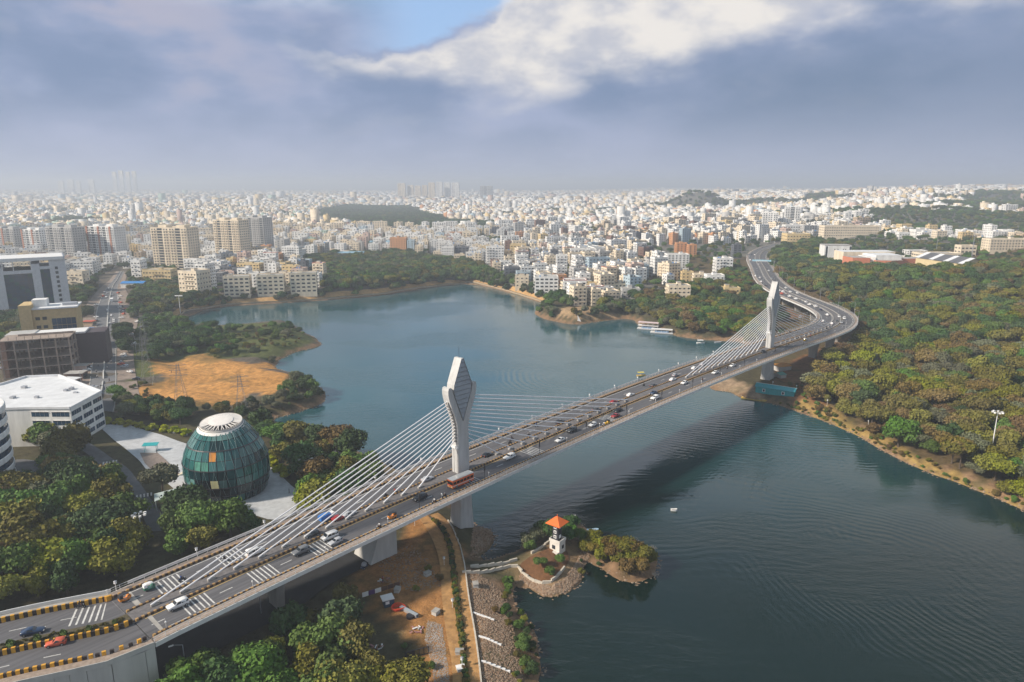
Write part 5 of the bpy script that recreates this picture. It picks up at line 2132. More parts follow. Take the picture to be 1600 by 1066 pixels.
PHR = {3: 'three', 2: 'two', 4: 'four', 5: 'five', 6: 'six', 7: 'seven', 8: 'eight', 1: 'one', 9: 'nine'}
cityrr = random.Random(11)
X_, Y_ = lots(17.0, 460, 1500, 0.93, 24)
order = np.argsort(np.hypot(X_, Y_))
n_ind = 0
mid = MB()
n_mid = 0
for k in order:
 x, y = float(X_[k]), float(Y_[k])
 w, dp = cityrr.uniform(8.5, 17), cityrr.uniform(8, 15)
 if not free(x, y, 8):
  continue
 big = cityrr.random() < .06
 if big:
  w *= 1.8
  FOOT.append((x, y, w * .5))
 fl = cityrr.choice([2, 3, 3, 4, 4, 5, 5, 5, 6] if x < .4 * y else [2, 2, 3, 3, 4])
 if big:
  fl = min(9, fl + 2)
 z = H(x, y)
 rz = 0.25 * math.sin(x / 180) + cityrr.choice([0, 0, 0, math.pi / 2]) + cityrr.uniform(-.06, .06) + 0.15
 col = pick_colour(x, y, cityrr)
 px, py, d = P(x, y, z)
 inside = -20 < px < 1620
 if inside and n_ind < 235:
  tank = cityrr.choice([None, M_TANKK, M_TANKK, M_TANKB])
  trim = M_RED if cityrr.random() < .07 else None
  stair = cityrr.random() < .75
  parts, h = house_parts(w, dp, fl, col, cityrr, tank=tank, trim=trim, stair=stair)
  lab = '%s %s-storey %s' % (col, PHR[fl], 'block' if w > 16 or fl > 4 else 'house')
  if trim:
   lab = 'red-trimmed ' + lab
  elif tank is M_TANKB:
   lab = 'blue-tanked ' + lab
  elif not stair:
   lab = 'bare-roofed ' + lab
  lab += ' ' + where(x, y)
  t = thing('apartment_block' if fl > 3 else 'house', lab, 'building', (x, y, z), rz, BLD)
  place_parts(t, parts)
  n_ind += 1
  continue
 # the rest: one merged fabric, still real volumes with window geometry on the sides seen
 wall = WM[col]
 hb = fl * 3.2 + .3
 c, s = math.cos(rz), math.sin(rz)
 tmp = MB()
 tmp.box(0, 0, -3, w, dp, hb + 3.9, wall, top=False)
 tmp.poly([(-w / 2, -dp / 2, hb), (w / 2, -dp / 2, hb), (w / 2, dp / 2, hb), (-w / 2, dp / 2, hb)], M_ROOF)
 if y < 1150:
  add_windows(tmp, w, dp, .3, fl, 3.2, bay=3.4, ww=1.5)
 else:
  add_windows(tmp, w, dp, .3, fl, 3.2, bay=4.6, ww=2.2)
 if cityrr.random() < .8:
  tmp.box(cityrr.uniform(-.25, .25) * w, cityrr.uniform(-.2, .3) * dp, hb, 3.5, 4, 2.6, wall)
 if cityrr.random() < .5:
  tmp.box(cityrr.uniform(-.3, .3) * w, -dp * .3, hb + .2, 1.5, 1.5, 1.5, cityrr.choice([M_TANKK, M_TANKB, M_WHITE]))
 if fl > 2 and cityrr.random() < .5:
  for f in range(1, fl):
   tmp.box(0, -dp / 2 - .5, .3 + f * 3.2 - .1, w * .5, 1.0, 1.0, wall, bottom=True)
 n0 = len(mid.v)
 mid.v += [(x + a * c - b * s, y + a * s + b * c, z + zz) for a, b, zz in tmp.v]
 mm = [mid.mi(q) for q in tmp.mats]
 mid.f += [tuple(n0 + i for i in f) for f in tmp.f]
 mid.m += [mm[i] for i in tmp.m]
 n_mid += 1
tag(stuff(mid.obj('city_fabric')), 'dense white and cream flat-roofed city behind the lake', 'city buildings')


def far_city(name, label, step, y0, y1, keep, wmin, wmax, hs):
 X2, Y2 = lots(step, y0, y1, keep, 20)
 rr = np.random.default_rng(5)
 ok = np.array([free(a, b, 12) for a, b in zip(X2, Y2)])
 X2, Y2 = X2[ok], Y2[ok]
 n = len(X2)
 w, d = rr.uniform(wmin, wmax, n), rr.uniform(wmin, wmax, n)
 h = rr.choice(hs, n) * rr.uniform(.85, 1.2, n)
 tall = rr.random(n) < .012
 h[tall] *= 2.0
 z = HV(X2, Y2)
 rz = .25 * np.sin(X2 / 180) + rr.uniform(-.1, .1, n) + .15
 V, F, M_ = [], [], []
 keys = list(FW)
 pr = random.Random(9)
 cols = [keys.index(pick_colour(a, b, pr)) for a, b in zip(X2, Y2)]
 base = np.array([[-.5, -.5, 0], [.5, -.5, 0], [.5, .5, 0], [-.5, .5, 0], [-.5, -.5, 1], [.5, -.5, 1], [.5, .5, 1], [-.5, .5, 1]])
 fc = np.array([[0, 1, 5, 4], [1, 2, 6, 5], [2, 3, 7, 6], [3, 0, 4, 7], [4, 5, 6, 7]])
 vv, ff, mm = [], [], []

 def addb(x, y, z0, w, d, h, rz, ci):
  c, s = math.cos(rz), math.sin(rz)
  b = base * [w, d, h]
  p = np.stack([x + b[:, 0] * c - b[:, 1] * s, y + b[:, 0] * s + b[:, 1] * c, z0 + b[:, 2]], 1)
  ff.append(fc + len(vv) * 8)
  vv.append(p)
  mm.extend([ci] * 5)
 for i in range(n):
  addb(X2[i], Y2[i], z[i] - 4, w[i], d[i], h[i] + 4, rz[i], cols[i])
  if rr.random() < .6 and Y2[i] < 3500:
   addb(X2[i] + rr.uniform(-.25, .25) * w[i], Y2[i] + rr.uniform(-.2, .2) * d[i], z[i] + h[i], w[i] * .3, d[i] * .35, 2.8, rz[i], cols[i])
 me = bpy.data.meshes.new(name)
 V = np.concatenate(vv)
 F = np.concatenate(ff)
 me.vertices.add(len(V)); me.vertices.foreach_set('co', V.ravel())
 me.loops.add(len(F) * 4); me.loops.foreach_set('vertex_index', F.ravel().astype(np.int32))
 me.polygons.add(len(F)); me.polygons.foreach_set('loop_start', np.arange(0, len(F) * 4, 4, dtype=np.int32))
 for k in keys:
  me.materials.append(FW[k])
 me.polygons.foreach_set('material_index', np.array(mm, np.int32))
 me.update(calc_edges=True)
 o = bpy.data.objects.new(name, me)
 COL.objects.link(o)
 tag(stuff(o), label, 'city buildings')
 return n


n1 = far_city('far_city', 'pale city blocks reading as one mass behind the nearer houses', 20.0, 1500, 3300, .84, 11, 18, [9, 12, 12, 15, 15, 18])
n2 = far_city('distant_city', 'hazy pale city spread along the horizon', 48.0, 3300, 9500, .8, 22, 40, [10, 12, 15, 18, 24])
print('buildings', n_ind, n_mid, n1, n2)
# low white sheds glinting on the left horizon
for (a, b, py) in ((432, 520, 299.5), (560, 620, 301), (1230, 1262, 300)):
 x, y, z = T((a + b) / 2, py + 1)
 _, _, d = P(x, y, z)
 mb = MB(); mb.box(0, 0, -3, (b - a) * d / FPX, 60, 14, WM['white'])
 o = mb.obj('distant_hall', None, (x, y, z))
 tag(o, 'long low white hall on the horizon, ' + ('left of the central high-rises' if a < 500 else ('just left of the central high-rises' if a < 600 else 'above the right hill')), 'building', BLD)
# ---------------------------------------------------------------- vehicles and riders
def carpaint(name, col, rough=.3):
 return mat('paint_' + name.replace(' ', '_'), col, rough, var=0.0, coat=.4)


CP = {'white': carpaint('white', (.78, .78, .78)), 'silver': carpaint('silver', (.42, .43, .45)), 'dark grey': carpaint('dark_grey', (.06, .065, .07)), 'black': carpaint('black', (.015, .016, .02)),
  'red': carpaint('red', (.62, .035, .02)), 'dark red': carpaint('dark_red', (.30, .02, .02)), 'dark blue': carpaint('dark_blue', (.015, .04, .10)), 'blue': carpaint('blue', (.02, .16, .5)), 'grey': carpaint('grey', (.16, .165, .175)),
  'maroon': carpaint('maroon', (.10, .02, .02)), 'yellow': carpaint('yellow', (.70, .42, .02)), 'green': carpaint('green', (.02, .16, .09)), 'orange': carpaint('orange', (.72, .24, .02))}
M_TYRE = mat('tyre', (.02, .02, .02), .8, var=0)
M_CGL = mat('car_glass', (.012, .016, .02), .08, var=0)
M_LAMP = mat('headlight', (.75, .75, .70), .2, var=0)
M_TAIL = mat('tail_light', (.45, .01, .01), .3, var=0)
M_CHROME = mat('wheel_rim', (.45, .45, .46), .3, metal=.6, var=0)

# profile: (x, half width, underside, belt height, top height, half width of top)
PROFILES = {
 'hatchback': [(1.9, .60, .35, .55, .62, .5), (1.75, .78, .25, .68, .78, .66), (1.0, .82, .22, .84, .95, .72), (.55, .83, .22, .90, 1.0, .70), (-.05, .84, .22, .93, 1.45, .58), (-1.2, .84, .22, .95, 1.47, .58), (-1.65, .82, .25, .98, 1.35, .56), (-1.9, .76, .35, .90, .98, .66)],
 'sedan': [(2.15, .62, .35, .55, .62, .5), (2.0, .80, .25, .68, .78, .68), (1.1, .86, .22, .84, .93, .74), (.7, .86, .22, .88, .97, .72), (.0, .86, .22, .91, 1.42, .60), (-.9, .86, .22, .93, 1.43, .60), (-1.55, .85, .22, .95, 1.05, .70), (-2.05, .82, .28, .92, 1.0, .72), (-2.15, .76, .38, .80, .86, .68)],
 'suv': [(2.25, .66, .42, .75, .84, .6), (2.1, .86, .32, .92, 1.02, .76), (1.15, .91, .30, 1.04, 1.14, .82), (.85, .92, .30, 1.08, 1.18, .80), (.25, .92, .30, 1.10, 1.72, .70), (-1.5, .92, .30, 1.12, 1.76, .70), (-2.1, .90, .32, 1.12, 1.62, .68), (-2.25, .84, .42, 1.05, 1.14, .76)],
 'minivan': [(2.2, .68, .40, .75, .85, .6), (2.05, .86, .30, .95, 1.05, .76), (1.45, .90, .28, 1.05, 1.16, .80), (.75, .91, .28, 1.10, 1.82, .72), (-1.8, .91, .28, 1.12, 1.86, .72), (-2.15, .90, .30, 1.12, 1.70, .72), (-2.25, .84, .40, 1.05, 1.14, .78)],
}


def car_body(kind):
 pr = PROFILES[kind]
 rings = []
 for x, w, zb, zl, zt, wt in pr:
  rings.append([(x, -w * .9, zb), (x, -w, (zb + zl) / 2), (x, -w * .97, zl), (x, -wt, zt - .03), (x, -wt * .8, zt), (x, wt * .8, zt), (x, wt, zt - .03), (x, w * .97, zl), (x, w, (zb + zl) / 2), (x, w * .9, zb)])
 body = MB()
 body.rings(rings[::-1], CP['white'], True, True, True)
 cab = [i for i, p in enumerate(pr) if p[4] - p[3] > .3]
 i0, i1 = cab[0], cab[-1]
 glass = {}

 def lerp(a, b, t):
  return tuple(a[k] + (b[k] - a[k]) * t for k in range(3))

 def out(p, dx=0.0, dy=0.0, dz=0.0):
  return (p[0] + dx, p[1] + dy, p[2] + dz)
 for sgn, lo, hi in ((-1, 2, 3), (1, 7, 6)):
  g = MB()
  dy = .022 * sgn
  A, B = rings[i0], rings[i1]
  # front quarter triangle-like pane to the windscreen foot
  F = rings[i0 - 1]
  g.quad(out(lerp(F[lo], A[lo], .45), 0, dy), out(A[lo], -.05, dy, .03), out(lerp(A[lo], A[hi], .86), -.05, dy), out(lerp(lerp(F[lo], A[lo], .45), lerp(A[lo], A[hi], .6), .6), 0, dy), M_CGL)
  n = 2 if kind in ('hatchback', 'sedan') else 3
  for j in range(n):
   t0, t1 = j / n + .02, (j + 1) / n - .02
   bl, br = lerp(A[lo], B[lo], t0), lerp(A[lo], B[lo], t1)
   tl, tr = lerp(A[hi], B[hi], t0), lerp(A[hi], B[hi], t1)
   g.quad(out(lerp(bl, tl, .06), 0, dy), out(lerp(br, tr, .06), 0, dy), out(lerp(br, tr, .86), 0, dy), out(lerp(bl, tl, .86), 0, dy), M_CGL)
  glass.setdefault('side_window', []).append(g)
 F, A = rings[i0 - 1], rings[i0]
 g = MB()
 g.quad(out(lerp(F[3], A[3], .1), .03, .05, .02), out(lerp(F[6], A[6], .1), .03, -.05, .02), out(lerp(F[6], A[6], .9), .03, -.03, .02), out(lerp(F[3], A[3], .9), .03, .03, .02), M_CGL)
 glass['windscreen'] = [g]
 B, E = rings[i1], rings[i1 + 1]
 g = MB()
 g.quad(out(lerp(B[6], E[6], .12), -.03, -.03, .01), out(lerp(B[3], E[3], .12), -.03, .03, .01), out(lerp(B[3], E[3], .8), -.03, .05, .01), out(lerp(B[6], E[6], .8), -.03, -.05, .01), M_CGL)
 glass['rear_window'] = [g]
 return body, glass, pr


WHEEL = MB()
WHEEL.tube((0, -.1, 0), (0, .1, 0), .33, M_TYRE, n=12)
WHEEL.tube((0, -.115, 0), (0, .115, 0), .19, M_CHROME, n=8)
WHEEL_ME = WHEEL.mesh('wheel')


def make_car(kind):
 """detached prototype: list of (name, mesh, loc)"""
 body, glass, pr = car_body(kind)
 parts = [('body', body.mesh('body', True), (0, 0, 0))]
 for nm, L_ in glass.items():
  for g in L_:
   parts.append((nm, g.mesh(nm), (0, 0, 0)))
 fx, rx = pr[0][0] - .72, pr[-1][0] + .72
 w = pr[3][1]
 for x in (fx, rx):
  for y in (-w + .06, w - .06):
   parts.append(('wheel', WHEEL_ME, (x, y, .33)))
 hz = pr[1][3] - .02
 for y in (-1, 1):
  m = MB(); m.box(pr[0][0] - .1, y * pr[1][1] * .76, hz - .1, .22, .3, .16, M_LAMP); parts.append(('headlight', m.mesh('headlight'), (0, 0, 0)))
  m = MB(); m.box(pr[-1][0] + .06, y * pr[-2][1] * .8, pr[-1][3] - .18, .14, .22, .24, M_TAIL); parts.append(('tail_light', m.mesh('tail_light'), (0, 0, 0)))
 m = MB(); m.box(pr[0][0] - .04, 0, pr[0][2] + .05, .12, 1.1, .22, M_DARK); parts.append(('grille', m.mesh('grille'), (0, 0, 0)))
 return parts


CARS = {k: make_car(k) for k in PROFILES}
SIMPLE = {}


def simple_car(kind, colour):
 """small in the picture: one mesh, still body, glass and wheels"""
 if (kind, colour) in SIMPLE:
  return SIMPLE[(kind, colour)]
 mb = MB()
 for nm, me, loc in CARS[kind]:
  n0 = len(mb.v)
  mb.v += [(v.co.x + loc[0], v.co.y + loc[1], v.co.z + loc[2]) for v in me.vertices]
  for p in me.polygons:
   mb.f.append(tuple(n0 + i for i in p.vertices))
   m_ = me.materials[p.material_index]
   mb.m.append(mb.mi(CP[colour] if nm == 'body' else m_))
 SIMPLE[(kind, colour)] = mb.mesh('car_body')
 return SIMPLE[(kind, colour)]


def add_car(kind, colour, x, y, z, rz, label, group, detail=True):
 nm = {'hatchback': 'car', 'sedan': 'car', 'suv': 'suv', 'minivan': 'van'}[kind]
 if not detail:
  o = inst('parked_' + nm if 'parked' in label else nm, simple_car(kind, colour), None, (x, y, z), rz)
  return tag(o, label, 'car', group)
 t = thing(nm, label, 'van' if nm == 'van' else 'car', (x, y, z), rz, group)
 for n_, me, loc in CARS[kind]:
  o = inst(n_, me, t, loc)
  if n_ == 'body':
   o.material_slots[0].link = 'OBJECT'
   o.material_slots[0].material = CP[colour]
 return t


def person_mesh(pose):
 """one continuous body grown by the skin modifier"""
 if pose == 'ride':
  J = [((0, 0, .92), .15), ((-.02, 0, 1.15), .16), ((.04, 0, 1.38), .15), ((.06, 0, 1.50), .07), ((.09, 0, 1.62), .10), ((.1, 0, 1.74), .09),
    ((.05, .19, 1.38), .07), ((.22, .24, 1.16), .05), ((.45, .22, 1.06), .04), ((.05, -.19, 1.38), .07), ((.22, -.24, 1.16), .05), ((.45, -.22, 1.06), .04),
    ((.05, .12, .86), .11), ((.42, .2, .80), .085), ((.32, .18, .38), .06), ((.42, .18, .33), .05), ((.05, -.12, .86), .11), ((.42, -.2, .80), .085), ((.32, -.18, .38), .06), ((.42, -.18, .33), .05)]
 else:
  J = [((0, 0, .92), .14), ((0, 0, 1.15), .14), ((0, 0, 1.38), .15), ((0, 0, 1.50), .06), ((.01, 0, 1.6), .09), ((.01, 0, 1.72), .085),
    ((0, .19, 1.38), .065), ((.03, .24, 1.12), .045), ((.1, .23, .88), .035), ((0, -.19, 1.38), .065), ((-.03, -.24, 1.12), .045), ((-.04, -.23, .86), .035),
    ((0, .1, .84), .1), ((.1, .11, .47), .07), ((.12, .11, .07), .05), ((.24, .12, .04), .04), ((0, -.1, .84), .1), ((-.06, -.11, .47), .07), ((-.16, -.11, .08), .05), ((-.05, -.12, .04), .04)]
 E_ = [(0, 1), (1, 2), (2, 3), (3, 4), (4, 5), (2, 6), (6, 7), (7, 8), (2, 9), (9, 10), (10, 11), (0, 12), (12, 13), (13, 14), (14, 15), (0, 16), (16, 17), (17, 18), (18, 19)]
 me = bpy.data.meshes.new('person_frame')
 me.from_pydata([j[0] for j in J], E_, [])
 o = bpy.data.objects.new('person_frame', me)
 COL.objects.link(o)
 md = o.modifiers.new('skin', 'SKIN')
 for i, v in enumerate(me.skin_vertices[0].data):
  v.radius = (J[i][1], J[i][1])
  v.use_root = (i == 0)
 dg = bpy.context.evaluated_depsgraph_get()
 out = bpy.data.meshes.new_from_object(o.evaluated_get(dg))
 bpy.data.objects.remove(o)
 out.name = 'body'
 out.materials.clear()
 for m in (mat('shirt_white', (.6, .6, .6), .9, var=0), mat('trousers_dark', (.04, .045, .06), .9, var=0), mat('skin', (.25, .13, .08), .7, var=0), mat('hair', (.015, .012, .01), .8, var=0)):
  out.materials.append(m)
 for p in out.polygons:
  c = p.center
  p.material_index = 3 if c.z > 1.70 or (c.z > 1.62 and c.x < .02) else (2 if c.z > 1.5 or (abs(c.y) > .19 and c.z < 1.22 and c.z > .8 and (abs(c.y) > .215)) else (0 if c.z > .98 else 1))
 return out


BODY = {'ride': person_mesh('ride'), 'stand': person_mesh('stand')}
SHIRT = {'white': mat('shirt_white', (.6, .6, .6)), 'black': mat('shirt_black', (.02, .02, .025), .9, var=0), 'blue': mat('shirt_blue', (.03, .07, .2), .9, var=0), 'red': mat('shirt_red', (.35, .03, .03), .9, var=0), 'grey': mat('shirt_grey', (.2, .2, .21), .9, var=0)}
_h = MB(); _h.blob(.1, 0, 1.70, .15, .14, .14, CP['black'], 1, 0, 8, 6)
HELMET = _h.mesh('helmet', True)


def add_person(pose, shirt, x, y, z, rz, label, group):
 t = thing('person', label, 'person', (x, y, z), rz, group)
 o = inst('body', BODY[pose], t)
 o.material_slots[0].link = 'OBJECT'
 o.material_slots[0].material = SHIRT[shirt]
 if pose == 'ride':
  inst('helmet', HELMET, t)
 return t


def bike_parts():
 P_ = []
 w = MB(); w.tube((0, -.05, 0), (0, .05, 0), .3, M_TYRE, n=12); w.tube((0, -.07, 0), (0, .07, 0), .1, M_CHROME, n=6)
 wm = w.mesh('wheel')
 P_ += [('wheel', wm, (.66, 0, .3)), ('wheel', wm, (-.6, 0, .3))]
 m = MB()
 m.rings([[(x, -w_, z0), (x, w_, z0), (x, w_ * .8, z1), (x, -w_ * .8, z1)] for x, w_, z0, z1 in ((-.85, .08, .62, .78), (-.5, .15, .4, .78), (0, .16, .32, .74), (.25, .15, .38, .92), (.42, .09, .5, .95))], CP['white'], True, True, True)
 P_.append(('body', m.mesh('body'), (0, 0, 0)))
 m = MB(); m.box(-.3, 0, .78, .75, .26, .09, M_DARK); P_.append(('seat', m.mesh('seat'), (0, 0, 0)))
 m = MB(); m.tube((.66, 0, .3), (.42, 0, 1.0), .045, M_STEEL, n=5); m.tube((.42, -.32, 1.03), (.42, .32, 1.03), .03, M_DARK, n=5); P_.append(('handlebar', m.mesh('handlebar'), (0, 0, 0)))
 m = MB(); m.box(.52, 0, .82, .12, .16, .16, M_LAMP); P_.append(('headlight', m.mesh('headlight'), (0, 0, 0)))
 return P_


BIKE = bike_parts()


def add_bike(colour, shirt, x, y, z, rz, place):
 t = thing('motorcycle', '%s motorcycle %s' % (colour, place), 'motorcycle', (x, y, z), rz, 'motorcycles on the roads')
 for n_, me, loc in BIKE:
  o = inst(n_, me, t, loc)
  if n_ == 'body':
   o.material_slots[0].link = 'OBJECT'
   o.material_slots[0].material = CP[colour]
 add_person('ride', shirt, x - .28 * math.cos(rz), y - .28 * math.sin(rz), z, rz, 'rider in %s, motorcycle %s' % (shirt, place), 'motorcycle riders')


def auto_parts(roofm):
 P_ = []
 m = MB()
 m.rings([[(x, -w, z0), (x, w, z0), (x, w, z1), (x, -w, z1)] for x, w, z0, z1 in ((1.3, .16, .4, .8), (1.0, .42, .3, 1.0), (.6, .6, .26, .95), (.3, .64, .26, .5), (-.4, .65, .26, .55), (-.7, .65, .28, .95), (-1.3, .62, .35, .95))], CP['yellow'], True, True, True)
 P_.append(('body', m.mesh('body'), (0, 0, 0)))
 m = MB()
 m.rings([[(x, -w, z0), (x, w, z0), (x, w * .8, z0 + .1), (x, -w * .8, z0 + .1)] for x, w, z0 in ((.75, .5, 1.55), (.3, .62, 1.66), (-.7, .64, 1.68), (-1.25, .6, 1.58))], roofm, True, True, True)
 m.quad((-1.32, -.6, .9), (-1.32, .6, .9), (-1.25, .6, 1.6), (-1.25, -.6, 1.6), roofm)
 for sg in (-1, 1):
  m.quad((-1.3, sg * .62, .9), (-.6, sg * .65, .9), (-.6, sg * .62, 1.66), (-1.25, sg * .6, 1.6), roofm)
  m.tube((.95, sg * .42, .95), (.72, sg * .5, 1.6), .03, M_DARK, n=4)
 P_.append(('canopy', m.mesh('canopy'), (0, 0, 0)))
 m = MB(); m.quad((1.0, -.4, 1.0), (1.0, .4, 1.0), (.76, .45, 1.54), (.76, -.45, 1.54), M_CGL); P_.append(('windscreen', m.mesh('windscreen'), (0, 0, 0)))
 w = MB(); w.tube((0, -.06, 0), (0, .06, 0), .22, M_TYRE, n=10)
 wm = w.mesh('wheel')
 P_ += [('wheel', wm, (1.05, 0, .22)), ('wheel', wm, (-.8, .6, .22)), ('wheel', wm, (-.8, -.6, .22))]
 return P_


AUTO = {'black': auto_parts(M_DARK), 'white': auto_parts(M_WHITE)}


def add_auto(colour, roof, x, y, z, rz, label):
 t = thing('auto_rickshaw', label, 'auto rickshaw', (x, y, z), rz, 'auto rickshaws on the bridge')
 for n_, me, loc in AUTO[roof]:
  o = inst(n_, me, t, loc)
  if n_ == 'body':
   o.material_slots[0].link = 'OBJECT'
   o.material_slots[0].material = CP[colour]


def on_road(px, py):
 """photo pixel of the tyres -> point on the carriageway"""
 z = 22.0
 for _ in range(8):
  x, y = G(px, py, z)
  i = int(np.argmin((CL[:, 0] - x) ** 2 + (CL[:, 1] - y) ** 2))
  z = float(CL[i, 2])
 off = (x - CL[i, 0]) * NM[i, 0] + (y - CL[i, 1]) * NM[i, 1]
 return x, y, z + .012, math.atan2(TG[i, 1], TG[i, 0]), off


NEARC, FARC = 'on the near carriageway', 'on the far carriageway'
VEH = [   # kind, colour, px, py, extra words
 ('suv', 'white', 278, 949, 'large, heading left, just past the first rumble bars'), ('hatchback', 'red', 88, 1008, 'on the ramp beside the planted median'), ('suv', 'grey', 470, 865, 'on rumble bars, heading left'),
 ('minivan', 'white', 515, 842, 'beside a small silver car'), ('hatchback', 'silver', 524, 850, 'overtaken by the white van'), ('suv', 'black', 656, 781, 'just left of the near pylon'),
 ('suv', 'white', 796, 717, 'first car past the near pylon'), ('sedan', 'white', 875, 690, 'fourth vehicle past the near pylon'), ('suv', 'dark grey', 893, 675, 'between two white cars'),
 ('hatchback', 'white', 926, 666, 'left of the yellow auto rickshaw'), ('sedan', 'dark red', 961, 652, 'mid span'), ('sedan', 'black', 965, 643, 'beside the dark red car'),
 ('suv', 'white', 1023, 624, 'pair driving abreast, the nearer one'), ('sedan', 'dark blue', 1021, 616, 'hidden partly by a white car'), ('sedan', 'white', 1069, 600, 'below the first far cables'),
 ('sedan', 'white', 1117, 584, 'left of the far pylon'), ('sedan', 'white', 1144, 573, 'nearest to the far pylon'), ('sedan', 'black', 1192, 551, 'beside the foot of the far pylon'), ('sedan', 'white', 1300, 507, 'at the bend'),
 ('hatchback', 'white', 1311, 496, 'on the outside of the bend'), ('suv', 'white', 1319, 499, 'outermost at the bend'), ('sedan', 'dark grey', 1308, 503, 'at the bend between white cars'), ('sedan', 'silver', 1315, 505, 'at the bend'),
 ('sedan', 'dark blue', 52, 990, 'on the ramp'), ('minivan', 'white', 399, 866, 'behind the lowest cables'), ('hatchback', 'dark grey', 488, 838, 'behind the cables'), ('sedan', 'dark red', 530, 812, 'beside the blue pickup'),
 ('sedan', 'silver', 546, 806, 'right of the blue pickup'), ('sedan', 'silver', 668, 751, 'left of the near pylon'), ('sedan', 'black', 762, 713, 'right of the near pylon'), ('sedan', 'black', 875, 661, 'behind the cables'), ('hatchback', 'dark grey', 932, 642, 'behind the cables'),
 ('sedan', 'dark red', 959, 630, 'behind the topmost cables'), ('sedan', 'white', 985, 619, 'mid span'), ('sedan', 'dark grey', 1021, 604, 'mid span'), ('sedan', 'white', 1051, 595, 'mid span, behind a silver car'), ('hatchback', 'silver', 1055, 588, 'mid span'),
 ('sedan', 'white', 1085, 577, 'behind the far cables'), ('sedan', 'silver', 1098, 571, 'behind the far cables'), ('suv', 'silver', 1250, 497, 'near the bend'),
 ('sedan', 'white', 1286, 503, 'inside the bend'), ('sedan', 'white', 1292, 493, 'inside the bend'), ('hatchback', 'dark blue', 1282, 485, 'inside the bend'), ('suv', 'white', 1274, 480, 'past the bend'), ('sedan', 'white', 1264, 477, 'past the bend'), ('hatchback', 'white', 1259, 473, 'past the bend'),
 ('sedan', 'white', 1243, 468, 'past the bend'), ('sedan', 'white', 1233, 464, 'past the bend'), ('suv', 'red', 1221, 460, 'behind the far pylon head'), ('suv', 'white', 1223, 457, 'behind the far pylon head'), ('sedan', 'white', 1217, 455, 'behind the far pylon head'),
 ('sedan', 'white', 1235, 457, 'past the bend'), ('sedan', 'white', 1228, 451, 'past the bend'), ('hatchback', 'white', 1246, 459, 'past the bend'), ('sedan', 'white', 1180, 432, 'on the far viaduct'), ('hatchback', 'white', 1187, 435, 'on the far viaduct'), ('sedan', 'white', 1189, 441, 'on the far viaduct'), ('sedan', 'white', 1201, 424, 'on the far viaduct'),
 ('sedan', 'white', 1172, 407, 'on the far viaduct'), ('sedan', 'white', 1179, 399, 'on the far viaduct'), ('sedan', 'silver', 1185, 414, 'on the far viaduct'), ('sedan', 'dark grey', 1196, 447, 'on the far viaduct'), ('sedan', 'silver', 1205, 436, 'on the far viaduct')]
for kind, col, px, py, ex in VEH:
 x, y, z, a, off = on_road(px, py)
 near = off > 0
 rz = a + (math.pi if near else 0)
 nm = {'hatchback': 'hatchback', 'sedan': 'saloon car', 'suv': 'tall car', 'minivan': 'van'}[kind]
 far = P(x, y, z)[2] > 420
 add_car(kind, col, x, y, z, rz, '%s %s %s, %s' % (col, nm, NEARC if near else FARC, ex) if not far else '%s %s %s, %s' % (col, nm, 'near side' if near else 'far side', ex), 'cars on the bridge', detail=not far)

# bus at the foot of the near pylon
def bus():
 x, y, z, a, off = on_road(720, 757)
 t = thing('bus', 'orange and white single-deck bus at the foot of the near pylon', 'bus', (x, y, z), a + math.pi)
 mo, mw = carpaint('bus_orange', (.70, .13, .03)), carpaint('bus_white', (.72, .70, .66))
 mb = MB(); mb.box(0, 0, .38, 8.6, 2.4, 1.0, mo, bottom=True); mb.box(0, 0, 2.25, 8.6, 2.4, .55, mo); mb.obj('body', t)
 mb = MB(); mb.box(0, 0, 1.38, 8.5, 2.3, .87, M_CGL, top=False); mb.obj('inner_shell', t)
 mb = MB(); mb.prism([(-4.3, -1.15), (-4.2, -1.22), (4.2, -1.22), (4.35, -1.1), (4.35, 1.1), (4.2, 1.22), (-4.2, 1.22), (-4.3, 1.15)], 2.8, 3.0, mw); mb.obj('roof', t)
 mb = MB(); mb.box(-1, 0, 3.0, 5.5, 1.9, .12, mw); mb.obj('roof_rack', t)
 for sg in (-1, 1):
  for i in range(7):
   mb = MB(); mb.box(-4.15 + i * 1.38, sg * 1.18, 1.38, .16, .06, .87, mo); mb.obj('window_post', t)
  mb = MB(); mb.box(0, sg * 1.215, .9, 8.3, .03, .22, mw); mb.obj('side_stripe', t)
  mb = MB(); mb.box(4.25, sg * .8, .7, .14, .35, .25, M_LAMP); mb.obj('headlight', t)
 mb = MB(); mb.quad((4.32, -1.0, 1.35), (4.32, 1.0, 1.35), (4.3, 1.0, 2.3), (4.3, -1.0, 2.3), M_CGL); mb.obj('windscreen', t)
 mb = MB(); mb.box(4.3, 0, .5, .1, 2.2, .22, M_YPAINT); mb.obj('bumper', t)
 for xx in (-2.6, 2.7):
  for yy in (-1.1, 1.1):
   inst('wheel', WHEEL_ME, t, (xx, yy, .45), 0, 1.35)


bus()

